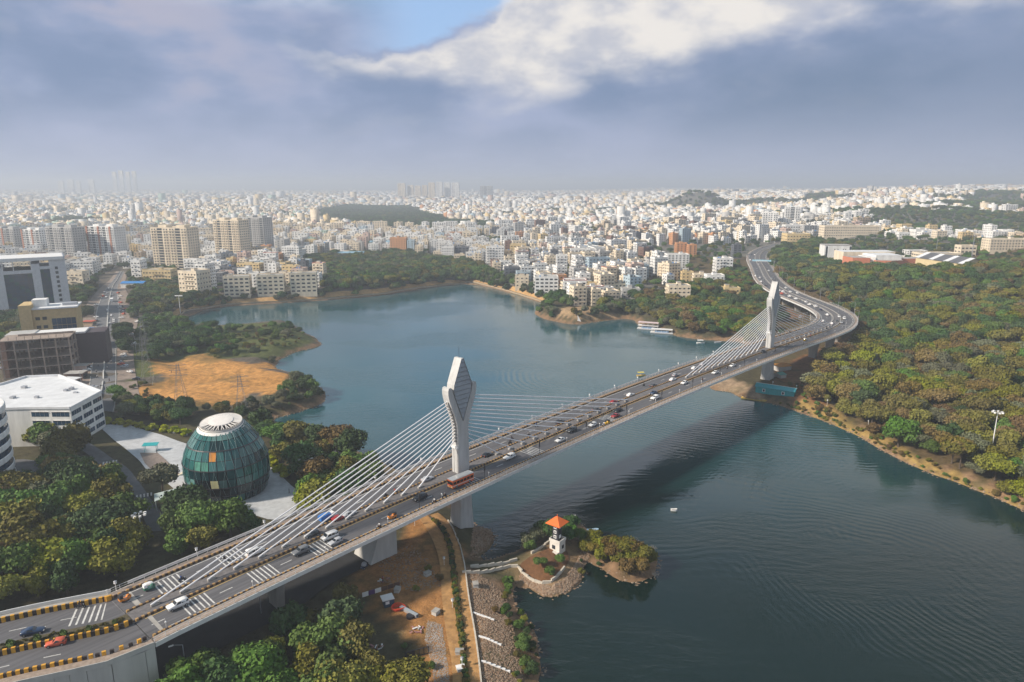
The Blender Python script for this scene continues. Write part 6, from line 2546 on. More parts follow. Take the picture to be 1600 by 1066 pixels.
def pickup():
 x, y, z, a, off = on_road(513, 812)
 t = thing('pickup_truck', 'pickup truck under a bright blue sheet, far carriageway behind the cables', 'truck', (x, y, z), a)
 mb = MB()
 mb.rings([[(xx, -.9, .5), (xx, .9, .5), (xx, .85, zt), (xx, -.85, zt)] for xx, zt in ((2.7, 1.0), (2.4, 1.2), (1.9, 1.3), (1.6, 2.0), (.7, 2.0), (.65, 1.1))][::-1], CP['white'], True, True, True)
 mb.obj('cab', t)
 mb = MB(); mb.quad((1.92, -.75, 1.35), (1.92, .75, 1.35), (1.65, .7, 1.92), (1.65, -.7, 1.92), M_CGL); mb.obj('windscreen', t)
 mb = MB(); mb.box(-1.0, 0, .6, 3.3, 1.9, .7, CP['blue'], bottom=True); mb.obj('load_bed', t)
 mb = MB(); mb.rings([[(xx, -.98, 1.2), (xx, -.9, h_), (xx, 0, h_ + .25), (xx, .9, h_), (xx, .98, 1.2)] for xx, h_ in ((.6, 1.8), (-.5, 2.1), (-1.6, 1.95), (-2.65, 1.75))], CP['blue'], False, True, True); mb.obj('tarpaulin', t)
 for xx in (-1.7, 1.9):
  for yy in (-.85, .85):
   inst('wheel', WHEEL_ME, t, (xx, yy, .36), 0, 1.1)


pickup()

for col, roof, px, py, lab in (('orange', 'black', 196, 938, 'orange auto rickshaw with black hood where the bridge deck begins'), ('green', 'white', 234, 921, 'green auto rickshaw with a pale hood on the far carriageway'),
        ('orange', 'black', 612, 810, 'orange auto rickshaw with black hood on the near carriageway left of the near pylon'), ('yellow', 'black', 948, 663, 'yellow auto rickshaw mid span beside the outer barrier'),
        ('yellow', 'white', 1257, 533, 'yellow auto rickshaw just right of the far pylon')):
 x, y, z, a, off = on_road(px, py)
 add_auto(col, roof, x, y, z, a + (math.pi if off > 0 else 0), lab)

for col, sh, px, py, pl in (('black', 'black', 127, 950, 'on the ramp bars'), ('dark blue', 'blue', 285, 908, 'before the second far rumble bars'), ('white', 'black', 352, 877, 'on the far rumble bars'), ('black', 'white', 678, 787, 'left of the bus'), ('dark grey', 'grey', 694, 777, 'just behind the bus'),
       ('black', 'white', 592, 826, 'hugging the near barrier, left of the near pylon'), ('black', 'red', 618, 771, 'far side behind the cables'), ('dark grey', 'black', 603, 777, 'far side, foremost behind the cables'), ('black', 'black', 797, 694, 'far side right of the near pylon'), ('maroon', 'black', 800, 688, 'far side, beside another motorcycle'),
       ('black', 'grey', 826, 682, 'far side behind the lower cables'), ('black', 'blue', 838, 667, 'far side by the outer rail'), ('white', 'white', 943, 666, 'beside the yellow auto rickshaw'), ('black', 'black', 1006, 604, 'far side, mid span'), ('dark red', 'black', 1097, 595, 'near side before the far pylon'),
       ('black', 'black', 1136, 577, 'near side between white saloon cars'), ('black', 'black', 1211, 549, 'near side right of the far pylon'), ('white', 'black', 1232, 542, 'near side, right of the far pylon foot'), ('black', 'grey', 1247, 529, 'near side before the bend'), ('black', 'red', 1266, 527, 'near side beyond the yellow auto rickshaw'),
       ('black', 'black', 1291, 514, 'at the start of the bend'), ('dark grey', 'black', 1293, 518, 'at the bend beside the barrier'), ('black', 'black', 1234, 520, 'far side right of the far pylon'), ('black', 'white', 1216, 523, 'far side close to the far pylon'), ('maroon', 'black', 1274, 498, 'inside the bend'),
       ('black', 'black', 1250, 471, 'past the bend'), ('black', 'red', 1230, 461, 'past the bend, behind cars'), ('white', 'black', 1193, 441, 'on the far viaduct'), ('black', 'black', 1191, 445, 'on the far viaduct, nearest side')):
 x, y, z, a, off = on_road(px, py)
 add_bike(col, sh, x, y, z, a + (math.pi if off > 0 else 0), pl)

# ---------------------------------------------------------------- boulevard on the left
BL = smooth_line(TP(BOUL_L), 8)
BR_ = smooth_line(TP(BOUL_R), 8)
_n = 60


def resamp(L_, n):
 L_ = np.array(L_)
 d_ = np.r_[0, np.cumsum(np.linalg.norm(np.diff(L_, axis=0), axis=1))]
 t_ = np.linspace(0, d_[-1], n)
 return np.stack([np.interp(t_, d_, L_[:, k]) for k in (0, 1)], 1)


BLr, BRr = resamp(BL, _n), resamp(BR_, _n)


def strip(name, f0, f1, off, m, kind='structure'):
 mb = MB()
 for i in range(_n - 1):
  q = []
  for (j, f) in ((i, f0), (i, f1), (i + 1, f1), (i + 1, f0)):
   p = BLr[j] * (1 - f) + BRr[j] * f
   q.append((p[0], p[1], H(*p) + off))
  mb.quad(*q, m)
 o = mb.obj(name)
 o['kind'] = kind
 return o


strip('boulevard_road', 0, 1, .42, mat('boulevard_asphalt', (.15, .15, .155), .9, var=.15, scale=.1))
M_VERGE = mat('verge_dust', (.27, .21, .17), .95, var=.3, scale=.25)
strip('left_pavement', -.62, 0, .32, M_VERGE)
strip('right_pavement', 1, 1.85, .32, M_VERGE)


def strip_solid(name, f0, f1, h, m, parent=None):
 mb = MB()
 rg = []
 for i in range(_n):
  a = BLr[i] * (1 - f0) + BRr[i] * f0
  b = BLr[i] * (1 - f1) + BRr[i] * f1
  z = H(*((a + b) / 2))
  rg.append([(a[0], a[1], z), (a[0], a[1], z + h), (b[0], b[1], z + h), (b[0], b[1], z)])
 mb.rings(rg, m)
 return mb.obj(name, parent)


struct(strip_solid('road_median', .475, .525, .95, M_CONC))
struct(strip_solid('kerb', 1.0, 1.025, .6, M_CONC))
struct(strip_solid('kerb', -.025, 0.0, .6, M_CONC))
BVC = [(175, 472, 'bus', 'white'), (168, 486, 'sedan', 'white'), (174, 495, 'sedan', 'white'), (178, 501, 'sedan', 'white'), (172, 507, 'hatchback', 'white'), (178, 504, 'sedan', 'white'), (161, 531, 'sedan', 'dark grey'), (171, 555, 'suv', 'white'), (171, 562, 'sedan', 'dark grey'),
  (166, 466, 'sedan', 'white'), (167, 460, 'sedan', 'silver'), (170, 452, 'sedan', 'white'), (176, 462, 'sedan', 'silver')]
PK = [(187, 482), (190, 480), (192, 486), (191, 488), (193, 492), (190, 498), (197, 508), (199, 511), (200, 515), (201, 519), (195, 541), (193, 556), (193, 559), (189, 571), (195, 575), (190, 568), (208, 539), (213, 594), (214, 504), (213, 498), (220, 513), (207, 525), (203, 583), (214, 466), (207, 540), (186, 468), (188, 464), (185, 459), (188, 474), (196, 484),
  (150, 497), (151, 503), (149, 510), (146, 562), (140, 567), (139, 575), (136, 580), (150, 478), (162, 464), (164, 458), (147, 520), (146, 527), (145, 534), (144, 545), (8, 556), (10, 562), (6, 568), (12, 572), (4, 577), (14, 580)]
gr = random.Random(8)
for px, py, kind, col in BVC:
 x, y, z = T(px, py)
 i = int(np.argmin(np.hypot((BLr[:, 0] + BRr[:, 0]) / 2 - x, (BLr[:, 1] + BRr[:, 1]) / 2 - y)))
 i = min(max(i, 0), _n - 2)
 tg_ = BLr[i + 1] - BLr[i]
 a = math.atan2(tg_[1], tg_[0])
 mid_ = (BLr[i] + BRr[i]) / 2
 if kind == 'bus':
  t = thing('bus', 'small white bus on the boulevard, left of the bright yellow building', 'bus', (x, y, z + .45), a)
  mb = MB(); mb.box(0, 0, .4, 9, 2.4, 2.6, CP['white'], bottom=True); mb.obj('body', t)
  mb = MB(); mb.box(0, 0, 1.6, 8.6, 2.46, .8, M_CGL, top=False); mb.obj('window_band', t)
  for xx in (-2.8, 2.8):
   for yy in (-1.1, 1.1):
    inst('wheel', WHEEL_ME, t, (xx, yy, .42), 0, 1.3)
  continue
 add_car(kind, col, x, y, z + .43, a + (math.pi if px > 175 else 0), '%s car on the boulevard %s' % (col, where(x, y)), 'cars on the boulevard', detail=False)
for px, py in PK:
 x, y, z = T(px, py)
 col = gr.choice(['white'] * 6 + ['silver'] * 2 + ['dark grey', 'red', 'black', 'dark blue'])
 kind = gr.choice(['sedan', 'hatchback', 'suv', 'sedan'])
 a = R(100) + gr.choice([0, R(60), R(90)]) + gr.uniform(-.2, .2)
 side_ = 'left' if px < 165 else 'right'
 add_car(kind, col, x, y, z + .35, a, '%s parked car, %s verge, %s' % (col, side_, where(x, y)), 'cars parked beside the boulevard', detail=False)
for px, py in ((154, 525), (156, 541), (151, 583), (154, 573), (174, 568), (171, 597), (158, 605), (160, 548), (166, 520), (152, 592), (168, 578)):
 x, y, z = T(px, py)
 add_bike(gr.choice(['black', 'dark red', 'dark grey']), gr.choice(['black', 'grey', 'white', 'blue']), x, y, z + .43, R(105) if px < 166 else R(-75), 'on the boulevard ' + where(x, y))
for px, py, sh in ((171, 745, 'black'), (201, 762, 'black'), (232, 791, 'blue')):
 x, y, z = T(px, py)
 add_bike('black', sh, x, y, z + .32, R(-60), 'on the side road ' + ('nearest the ramp' if py > 780 else ('farthest from the ramp' if py < 750 else 'midway')))
for px, py, sh, lab, dz in ((245, 706, 'black', 'person in black standing on the plaza beside the teal shelter', .4), (452, 771, 'black', 'person in black at the right tip of the plaza', .4), (521, 703, 'grey', 'person walking on the promenade behind the trees', .1), (1361, 664, 'black', 'person in black on the shore track right of the bridge', .1), (1366, 668, 'blue', 'person in blue on the shore track', .1),
       (1372, 672, 'black', 'rearmost person walking on the shore track', .1), (598, 910, 'red', 'person in red standing in the dirt yard', .05), (268, 583, 'black', 'person in black beside the sand field', .1)):
 x, y, z = T(px, py)
 if 'plaza' in lab:
  x, y = G(px, py, EZ); z = H(x, y)
 add_person('stand', sh, x, y, z + dz, R(200), lab, 'people on foot')
# ---------------------------------------------------------------- trees
for _nm, _a, _b in (('the orange-roofed tower', 868, 850), ('the teal shed', 1218, 620), ('the white mast', 1548, 712), ('the sand field', 340, 595), ('the tour boats', 1025, 512), ('the dirt yard', 610, 960),
     ('the ramp', 120, 960), ('the side road', 200, 745), ('the plaza', 240, 700), ('the promenade', 560, 715), ('the viaduct bend', 1345, 520), ('the red slope', 1260, 590), 
     ('the shore track', 1420, 712), ('the kiosk', 607, 945), ('the yard gate', 652, 1026), ('the stone bank', 775, 990)):
 landmark(_nm, *T(_a, _b)[:2])
def leaf_mat(name, col, var=0.6):
 m, nt, b = nmat(name)
 N, L = nt.nodes.new, nt.links.new
 oi = N('ShaderNodeObjectInfo')
 g = N('ShaderNodeNewGeometry')
 n = N('ShaderNodeTexNoise'); n.inputs['Scale'].default_value = 0.55; n.inputs['Detail'].default_value = 5; n.inputs['Roughness'].default_value = .75
 L(g.outputs['Position'], n.inputs['Vector'])
 n2 = N('ShaderNodeTexNoise'); n2.inputs['Scale'].default_value = 0.03; n2.inputs['Detail'].default_value = 3
 L(g.outputs['Position'], n2.inputs['Vector'])
 hsv = N('ShaderNodeHueSaturation')
 hsv.inputs['Color'].default_value = (*col, 1)

 def mr(src, a, bb, c, d):
  q = N('ShaderNodeMapRange'); q.inputs[1].default_value, q.inputs[2].default_value, q.inputs[3].default_value, q.inputs[4].default_value = a, bb, c, d
  L(src, q.inputs[0]); return q.outputs[0]

 def add(a, c):
  q = N('ShaderNodeMath'); q.operation = 'ADD'; L(a, q.inputs[0]); L(c, q.inputs[1]); return q.outputs[0]
 L(add(mr(oi.outputs['Random'], 0, 1, .485, .515), mr(n2.outputs[0], .3, .7, -.02, .02)), hsv.inputs['Hue'])
 L(mr(n2.outputs[0], .3, .7, .85, 1.15), hsv.inputs['Saturation'])
 L(add(mr(oi.outputs['Random'], 0, 1, -var * .5, var * .5), mr(n.outputs[0], .3, .7, .75, 1.3)), hsv.inputs['Value'])
 L(hsv.outputs[0], b.inputs['Base Color'])
 b.inputs['Roughness'].default_value = 0.75
 b.inputs['Specular IOR Level'].default_value = 0.25
 return m


M_BARK = mat('bark', (0.10, 0.075, 0.055), 0.9, var=.3, scale=1.5)
LEAF = {'dark green': leaf_mat('leaf_dark_green', (0.050, 0.088, 0.027)), 'mid green': leaf_mat('leaf_mid_green', (0.088, 0.145, 0.028)), 'olive green': leaf_mat('leaf_olive', (0.150, 0.138, 0.026)),
  'yellow-green': leaf_mat('leaf_yellow_green', (0.165, 0.158, 0.020)), 'brownish': leaf_mat('leaf_brown', (0.165, 0.115, 0.038)), 'grey-green': leaf_mat('leaf_grey_green', (0.125, 0.130, 0.072))}


def crown_mesh(seed, r=5.0, hgt=6.0, n=2400, leaf=.62, lobes=11, flat=.75, style='round'):
 rr = np.random.default_rng(seed)
 cs, rs = [], []
 for i in range(lobes):
  a = rr.uniform(0, 2 * np.pi)
  q = r * .62 * np.sqrt(rr.random())
  zz = rr.uniform(.25, .85) * hgt
  if style == 'umbrella':
   zz = rr.uniform(.55, .8) * hgt
  cs.append((q * np.cos(a), q * np.sin(a), zz * (1 - .35 * (q / r) ** 2)))
  rs.append(rr.uniform(.30, .52) * r)
 cs, rs = np.array(cs), np.array(rs)
 k = rr.choice(len(cs), n, p=rs ** 2 / (rs ** 2).sum())
 d = rr.normal(size=(n, 3))
 d[:, 2] += .25
 d /= np.linalg.norm(d, axis=1)[:, None]
 rad = rs[k] * (1 - .45 * rr.random(n) ** 2.2) * (1 + .13 * rr.normal(size=n))
 p = cs[k] + d * rad[:, None] * [1, 1, flat]
 p[:, 2] = np.maximum(p[:, 2], .25)
 nrm = d + rr.normal(size=(n, 3)) * .55
 nrm /= np.linalg.norm(nrm, axis=1)[:, None]
 a = np.cross(nrm, rr.normal(size=(n, 3)))
 a /= np.linalg.norm(a, axis=1)[:, None]
 b = np.cross(nrm, a)
 s = (leaf * rr.uniform(.5, 1.15, n))[:, None]
 bend = nrm * s * .25
 V = np.stack([p - a * s - b * s * .6, p + a * s * .2 - b * s + bend, p + a * s + b * s * .5, p - a * s * .3 + b * s - bend], 1).reshape(-1, 3)
 F = np.arange(n * 4).reshape(-1, 4)
 return V, F, cs, rs


def trunk_mb(cs, rs, hgt, base, seed, th=.28):
 rr = random.Random(seed)
 mb = MB()
 top = (rr.uniform(-.3, .3), rr.uniform(-.3, .3), base + hgt * .35)
 mb.tube((0, 0, -.6), (top[0] * .4, top[1] * .4, base * .5), th * 1.15, M_BARK, th * .85, n=6, caps=False)
 mb.tube((top[0] * .4, top[1] * .4, base * .5), top, th * .85, M_BARK, th * .6, n=6, caps=False)
 for i in range(min(7, len(cs))):
  c = cs[i]
  mb.tube((top[0], top[1], top[2] - rr.uniform(0, hgt * .2)), (c[0], c[1], c[2] + base + rs[i] * .3), th * .42, M_BARK, th * .1, n=4, caps=False)
 return mb


def me_from(name, V, F, m):
 me = bpy.data.meshes.new(name)
 me.vertices.add(len(V)); me.vertices.foreach_set('co', np.asarray(V, np.float32).ravel())
 me.loops.add(F.size); me.loops.foreach_set('vertex_index', F.ravel().astype(np.int32))
 me.polygons.add(len(F)); me.polygons.foreach_set('loop_start', np.arange(0, F.size, 4, dtype=np.int32))
 me.materials.append(m)
 me.update(calc_edges=True)
 return me


PROTO = {}    # key -> (crown mesh, trunk mesh, reach radius, height)
kinds = []
VARI = [('round', 4.6, 5.6, .75), ('round', 5.4, 6.2, .7), ('umbrella', 5.6, 5.6, .55), ('round', 3.8, 5.6, .85)]
ti = 0
for cn in LEAF:
 for vi, (st, r_, hg, fl) in enumerate(VARI):
  base = (1.6, 2.0, 2.6, 1.3)[vi]
  V, F, cs, rs = crown_mesh(100 + ti, r_, hg, n=4600 if vi != 3 else 3400, leaf=.35, lobes=(12, 14, 11, 9)[vi], flat=fl, style=st)
  V[:, 2] += base
  PROTO[(cn, vi)] = (me_from('crown', V, F, LEAF[cn]), trunk_mb(cs, rs, hg, base, ti).mesh('trunk'), r_, hg + base)
  ti += 1

ZT = []     # (polygon, spacing, colour weights, size range)
G1 = {'mid green': 4, 'olive green': 2, 'dark green': 3, 'yellow-green': 2, 'brownish': 1, 'grey-green': 1}
G2 = {'dark green': 4, 'mid green': 3, 'olive green': 2, 'grey-green': 1}
G3 = {'olive green': 4, 'brownish': 3, 'yellow-green': 2, 'mid green': 2, 'dark green': 2, 'grey-green': 2}
G4 = {'dark green': 5, 'mid green': 3, 'grey-green': 1}


def zone(px, sp, w, s0, s1):
 ZT.append((TP(px), sp, w, s0, s1))


zone([(-260, 800), (-260, 700), (26, 760), (45, 772), (75, 765), (90, 735), (75, 705), (30, 700), (20, 672), (60, 668), (112, 680), (106, 700), (146, 735), (176, 765), (206, 795), (214, 830), (215, 900), (100, 935), (0, 968), (-250, 1010)], 8.4, G1, 1.05, 1.7)
zone([(160, 692), (176, 690), (205, 708), (230, 742), (228, 752), (200, 728), (172, 706)], 7.2, {'olive green': 2, 'mid green': 2, 'grey-green': 2, 'dark green': 1}, 1.05, 1.5)
zone([(225, 790), (238, 752), (268, 762), (288, 795), (320, 818), (380, 828), (420, 836), (400, 848), (340, 868), (280, 880), (262, 850), (258, 812)], 7.4, {'mid green': 3, 'olive green': 2, 'dark green': 1, 'grey-green': 1}, 1.0, 1.4)
zone([(168, 640), (184, 622), (230, 640), (280, 640), (300, 652), (298, 668), (240, 668), (186, 656)], 6.5, G2, .75, 1.05)
zone([(398, 672), (430, 672), (500, 702), (560, 722), (590, 745), (560, 790), (520, 812), (478, 812), (482, 790), (474, 764), (452, 738), (428, 715), (405, 700)], 7.6, {'dark green': 3, 'olive green': 2, 'brownish': 1, 'mid green': 2, 'yellow-green': 1}, .9, 1.45)
zone([(226, 505), (262, 502), (312, 516), (345, 520), (350, 535), (310, 548), (260, 556), (236, 575), (240, 588), (234, 560), (236, 520)], 7.6, G4, .8, 1.2)
zone([(345, 520), (400, 514), (440, 510), (462, 512), (470, 524), (452, 532), (400, 532), (345, 535)], 10.5, G4, .5, .9)
zone([(330, 536), (452, 533), (446, 546), (400, 552), (335, 558)], 16, {'olive green': 3, 'mid green': 2}, .4, .7)
zone([(236, 548), (330, 548), (380, 552), (415, 560), (400, 566), (350, 560), (290, 559), (245, 566)], 10, G4, .45, .8)
zone([(300, 640), (380, 640), (400, 648), (385, 662), (330, 655), (290, 652)], 8, G2, .4, .8)
zone([(415, 565), (455, 562), (448, 575), (420, 572)], 5, G4, .4, .65)
zone([(440, 612), (470, 596), (494, 604), (503, 620), (470, 634), (430, 642), (395, 646), (380, 636), (430, 630)], 6, G4, .45, .85)
zone(list(reversed([(500, 467), (600, 459), (700, 444), (742, 441), (770, 430), (745, 415), (700, 410), (640, 397), (560, 399), (500, 403), (455, 412), (505, 438)])), 8.5, G2, .9, 1.35)
zone([(300, 474), (345, 467), (400, 467), (470, 465), (505, 464), (505, 468), (470, 470), (400, 472), (335, 478), (308, 485)], 7.5, G4, .7, .95)
zone([(222, 452), (270, 448), (330, 468), (345, 468), (320, 480), (290, 486), (265, 494), (228, 498), (222, 470)], 8.2, G2, .8, 1.2)
zone([(742, 440), (800, 455), (850, 471), (880, 482), (900, 478), (880, 468), (826, 452), (775, 430), (750, 428)], 7.5, G4, .75, 1.1)
zone([(838, 486), (862, 480), (870, 492), (862, 498), (845, 495)], 5.5, G4, .7, 1.0)
zone([(900, 498), (960, 499), (990, 490), (1020, 505), (1060, 518), (1075, 508), (1000, 478), (935, 474), (925, 484)], 7.5, G2, .7, 1.05)
zone([(1060, 520), (1100, 528), (1150, 530), (1180, 540), (1215, 500), (1212, 478), (1190, 458), (1172, 445), (1150, 415), (1120, 440), (1040, 462), (985, 466), (1000, 480)], 7.8, {'dark green': 3, 'olive green': 3, 'mid green': 2, 'brownish': 1}, .85, 1.25)
zone([(505, 467), (560, 462), (600, 459), (600, 463), (505, 469)], 6, G4, .6, .8)
ZT.append((F_RIGHT, 7.0, None, .6, 1.5))
ZT.append((F_MID, 13, {'dark green': 3, 'mid green': 1}, .8, 1.5))
zone([(248, 1120), (258, 1025), (300, 995), (350, 975), (420, 945), (470, 932), (515, 928), (545, 955), (560, 990), (590, 1030), (622, 1050), (640, 1080), (640, 1120)], 6.8, {'mid green': 4, 'yellow-green': 2, 'olive green': 3, 'dark green': 3}, .85, 1.35)
zone([(812, 868), (830, 842), (860, 826), (902, 824), (908, 850), (898, 868), (878, 850), (850, 846), (826, 872)], 4.3, G2, .5, .8)
zone([(838, 884), (850, 872), (880, 872), (888, 890), (866, 900), (846, 898)], 5.5, {'mid green': 3, 'yellow-green': 1}, .32, .5)
zone([(912, 862), (930, 852), (960, 858), (995, 868), (1012, 880), (1012, 898), (985, 900), (955, 896), (925, 878)], 3.6, {'olive green': 4, 'brownish': 2, 'grey-green': 1}, .6, .85)
zone([(896, 880), (912, 862), (925, 850), (935, 856), (920, 880), (908, 888)], 3.6, {'olive green': 3, 'brownish': 2}, .4, .6)
zone([(798, 898), (806, 905), (822, 918), (800, 926), (788, 908)], 3.0, {'mid green': 3, 'dark green': 1}, .25, .4)
zone([(786, 912), (800, 918), (806, 960), (826, 985), (840, 1020), (846, 1090), (815, 1090), (806, 1010), (795, 965)], 4.2, {'mid green': 3, 'dark green': 2, 'olive green': 1}, .25, .45)
zone([(712, 852), (732, 842), (745, 846), (722, 862)], 3.5, {'mid green': 1}, .22, .35)
zone([(-400, 470), (150, 470), (150, 440), (-100, 425)], 12, G2, .9, 1.3)
zone([(-40, 560), (10, 580), (60, 500), (40, 488), (-60, 500)], 9, G2, .9, 1.3)
zone([(125, 505), (138, 500), (142, 470), (150, 455), (140, 450), (125, 470)], 8.5, G2, .8, 1.1)
zone([(186, 520), (198, 520), (200, 552), (188, 556)], 6, {'dark green': 1}, .9, 1.2)
zone([(198, 470), (212, 462), (214, 500), (205, 520)], 9, G2, .6, .9)
zone([(0, 972), (60, 958), (60, 948), (0, 960)], 8, {'yellow-green': 1}, .8, 1)


def dist_any(x, y, polyline):
 return polydist(x, y, polyline, False)


pts = []
trr = np.random.default_rng(21)
_cl = CL[:, :2]
for zi, (poly, sp, wts, s0, s1) in enumerate(ZT):
 Pp = np.array(poly)
 x0, y0 = Pp.min(0); x1, y1 = Pp.max(0)
 xs = np.arange(x0, x1, sp); ys = np.arange(y0, y1, sp * .9)
 X, Y = np.meshgrid(xs, ys)
 X = X + (np.arange(len(ys))[:, None] % 2) * sp / 2
 X = (X + trr.uniform(-.33, .33, X.shape) * sp).ravel(); Y = (Y + trr.uniform(-.33, .33, Y.shape) * sp).ravel()
 ok = inpoly(X, Y, poly)
 X, Y = X[ok], Y[ok]
 if not len(X):
  continue
 dl = polydist(X, Y, LAKE)
 dl[inpoly(X, Y, LAKE)] *= -1
 ok = dl > (1.0 if zi not in (17,) else 5)
 if zi == 17:
  ok &= ~inpoly(X, Y, Z_TRACK) & ~inpoly(X, Y, Z_RED)
 # clear of the viaduct, side road, plaza, buildings
 st = CL[::2, :2]
 dv = np.full(len(X), 1e9)
 for a, b in st:
  dv = np.minimum(dv, (X - a) ** 2 + (Y - b) ** 2)
 ok &= dv > 14.5 ** 2
 if zi < 3:
  ok &= (polydist(X, Y, LOCALROAD) > 3.8) & (polydist(X, Y, PLAZA) > 2.5)
 ok &= ~inpoly(X, Y, LOCALROAD) & ~inpoly(X, Y, PLAZA) & (np.hypot(X - EGG_C[0], Y - EGG_C[1]) > 21)
 X, Y = X[ok], Y[ok]
 for a, b in zip(X, Y):
  bad = False
  for fx, fy, fr in FOOT:
   if (a - fx) ** 2 + (b - fy) ** 2 < (fr * .8) ** 2:
    bad = True
    break
  if bad:
   continue
  if wts is None:
   # front of the hill: olive, brown and yellow; higher and farther: darker green
   q = np.clip((b - 300) / 330 + .22 * math.sin(a / 37) + .18 * math.sin(b / 29 + a / 60), 0, 1)
   w = {'olive green': 4.6 - 2.2 * q, 'brownish': 2.7 * (1 - q) + .2, 'yellow-green': 1.5 * (1 - q) + .15, 'mid green': 1.2 + q, 'dark green': .5 + 3.0 * q, 'grey-green': 1.4 * (1 - q) + .4}
  else:
   w = wts
  ks = list(w)
  pr_ = np.array([w[k_] for k_ in ks], float)
  cn = ks[int(trr.choice(len(ks), p=pr_ / pr_.sum()))]
  pts.append((float(a), float(b), cn, int(trr.integers(0, 4)), float(trr.uniform(s0, s1)), float(trr.uniform(0, 6.28))))

# scattered trees of the town, hill belts and gaps between houses
def scatter(step, y0, y1, s0, s1, prob_city):
 nx = int(1.8 * y1 / step)
 xs = (np.arange(nx) - nx / 2) * step
 ys = np.arange(y0, y1, step)
 X, Y = np.meshgrid(xs, ys)
 X = (X + trr.uniform(-.45, .45, X.shape) * step).ravel(); Y = (Y + trr.uniform(-.45, .45, Y.shape) * step).ravel()
 ok = np.abs(X) < .83 * Y + 20
 X, Y = X[ok], Y[ok]
 f = forest_mask(X, Y) & ~inpoly(X, Y, F_RIGHT) & ~inpoly(X, Y, F_PARK) & ~inpoly(X, Y, F_BANKR) & ~inpoly(X, Y, F_BANKC) & ~inpoly(X, Y, F_MID)
 ok = f | (trr.random(X.size) < prob_city)
 dl = polydist(X, Y, LAKE)
 ok &= (dl > 8) & ~inpoly(X, Y, LAKE) & ~inpoly(X, Y, Z_SAND)
 dv = np.full(len(X), 1e9)
 for a, b in CL[::6, :2]:
  dv = np.minimum(dv, (X - a) ** 2 + (Y - b) ** 2)
 ok &= dv > 22 ** 2
 ok &= polydist(X, Y, TP(BOUL_L), False) > 12
 ok &= polydist(X, Y, TP(BOUL_R), False) > 8
 ok &= ~((X < -60) & (X > -240) & (Y < 640))
 for a, b in zip(X[ok], Y[ok]):
  if any((a - fx) ** 2 + (b - fy) ** 2 < (fr * .75) ** 2 for fx, fy, fr in FOOT):
   continue
  cn = ('dark green', 'mid green', 'dark green', 'olive green')[int(trr.integers(0, 4))]
  pts.append((float(a), float(b), cn, int(trr.integers(0, 4)), float(trr.uniform(s0, s1)), float(trr.uniform(0, 6.28))))


scatter(12.0, 440, 1500, .55, 1.1, .34)
scatter(22.0, 1500, 3400, .9, 1.7, .3)
print('trees', len(pts))

# the 300 that show largest are individuals
def show(p):
 x, y, cn, vi, s, r_ = p
 px, py, d = P(x, y, H(x, y) + 4)
 if not (-10 < px < 1610 and 0 < py < 1085):
  return -1
 return PROTO[(cn, vi)][2] * s / d


rank = sorted(range(len(pts)), key=lambda i: -show(pts[i]))
solo = [i for i in rank[:296] if show(pts[i]) > 0]
soloset = set(solo)
SZ = lambda s: 'small ' if s < .55 else ('' if s < .95 else 'large ')
TREEG = 'trees and bushes round the lake and bridge'
for i in solo:
 x, y, cn, vi, s, r_ = pts[i]
 cr, tk, rad, hg = PROTO[(cn, vi)]
 shp = ('round', 'broad', 'umbrella', 'narrow')[vi]
 lab = '%s%s %s-crowned tree %s' % (SZ(s), cn, shp, where(x, y))
 t = thing('tree', lab, 'tree', (x, y, H(x, y)), r_, TREEG)
 t.scale = (s, s, s * (1 + .12 * math.sin(i)))
 inst('crown', cr, t)
 inst('trunk', tk, t)


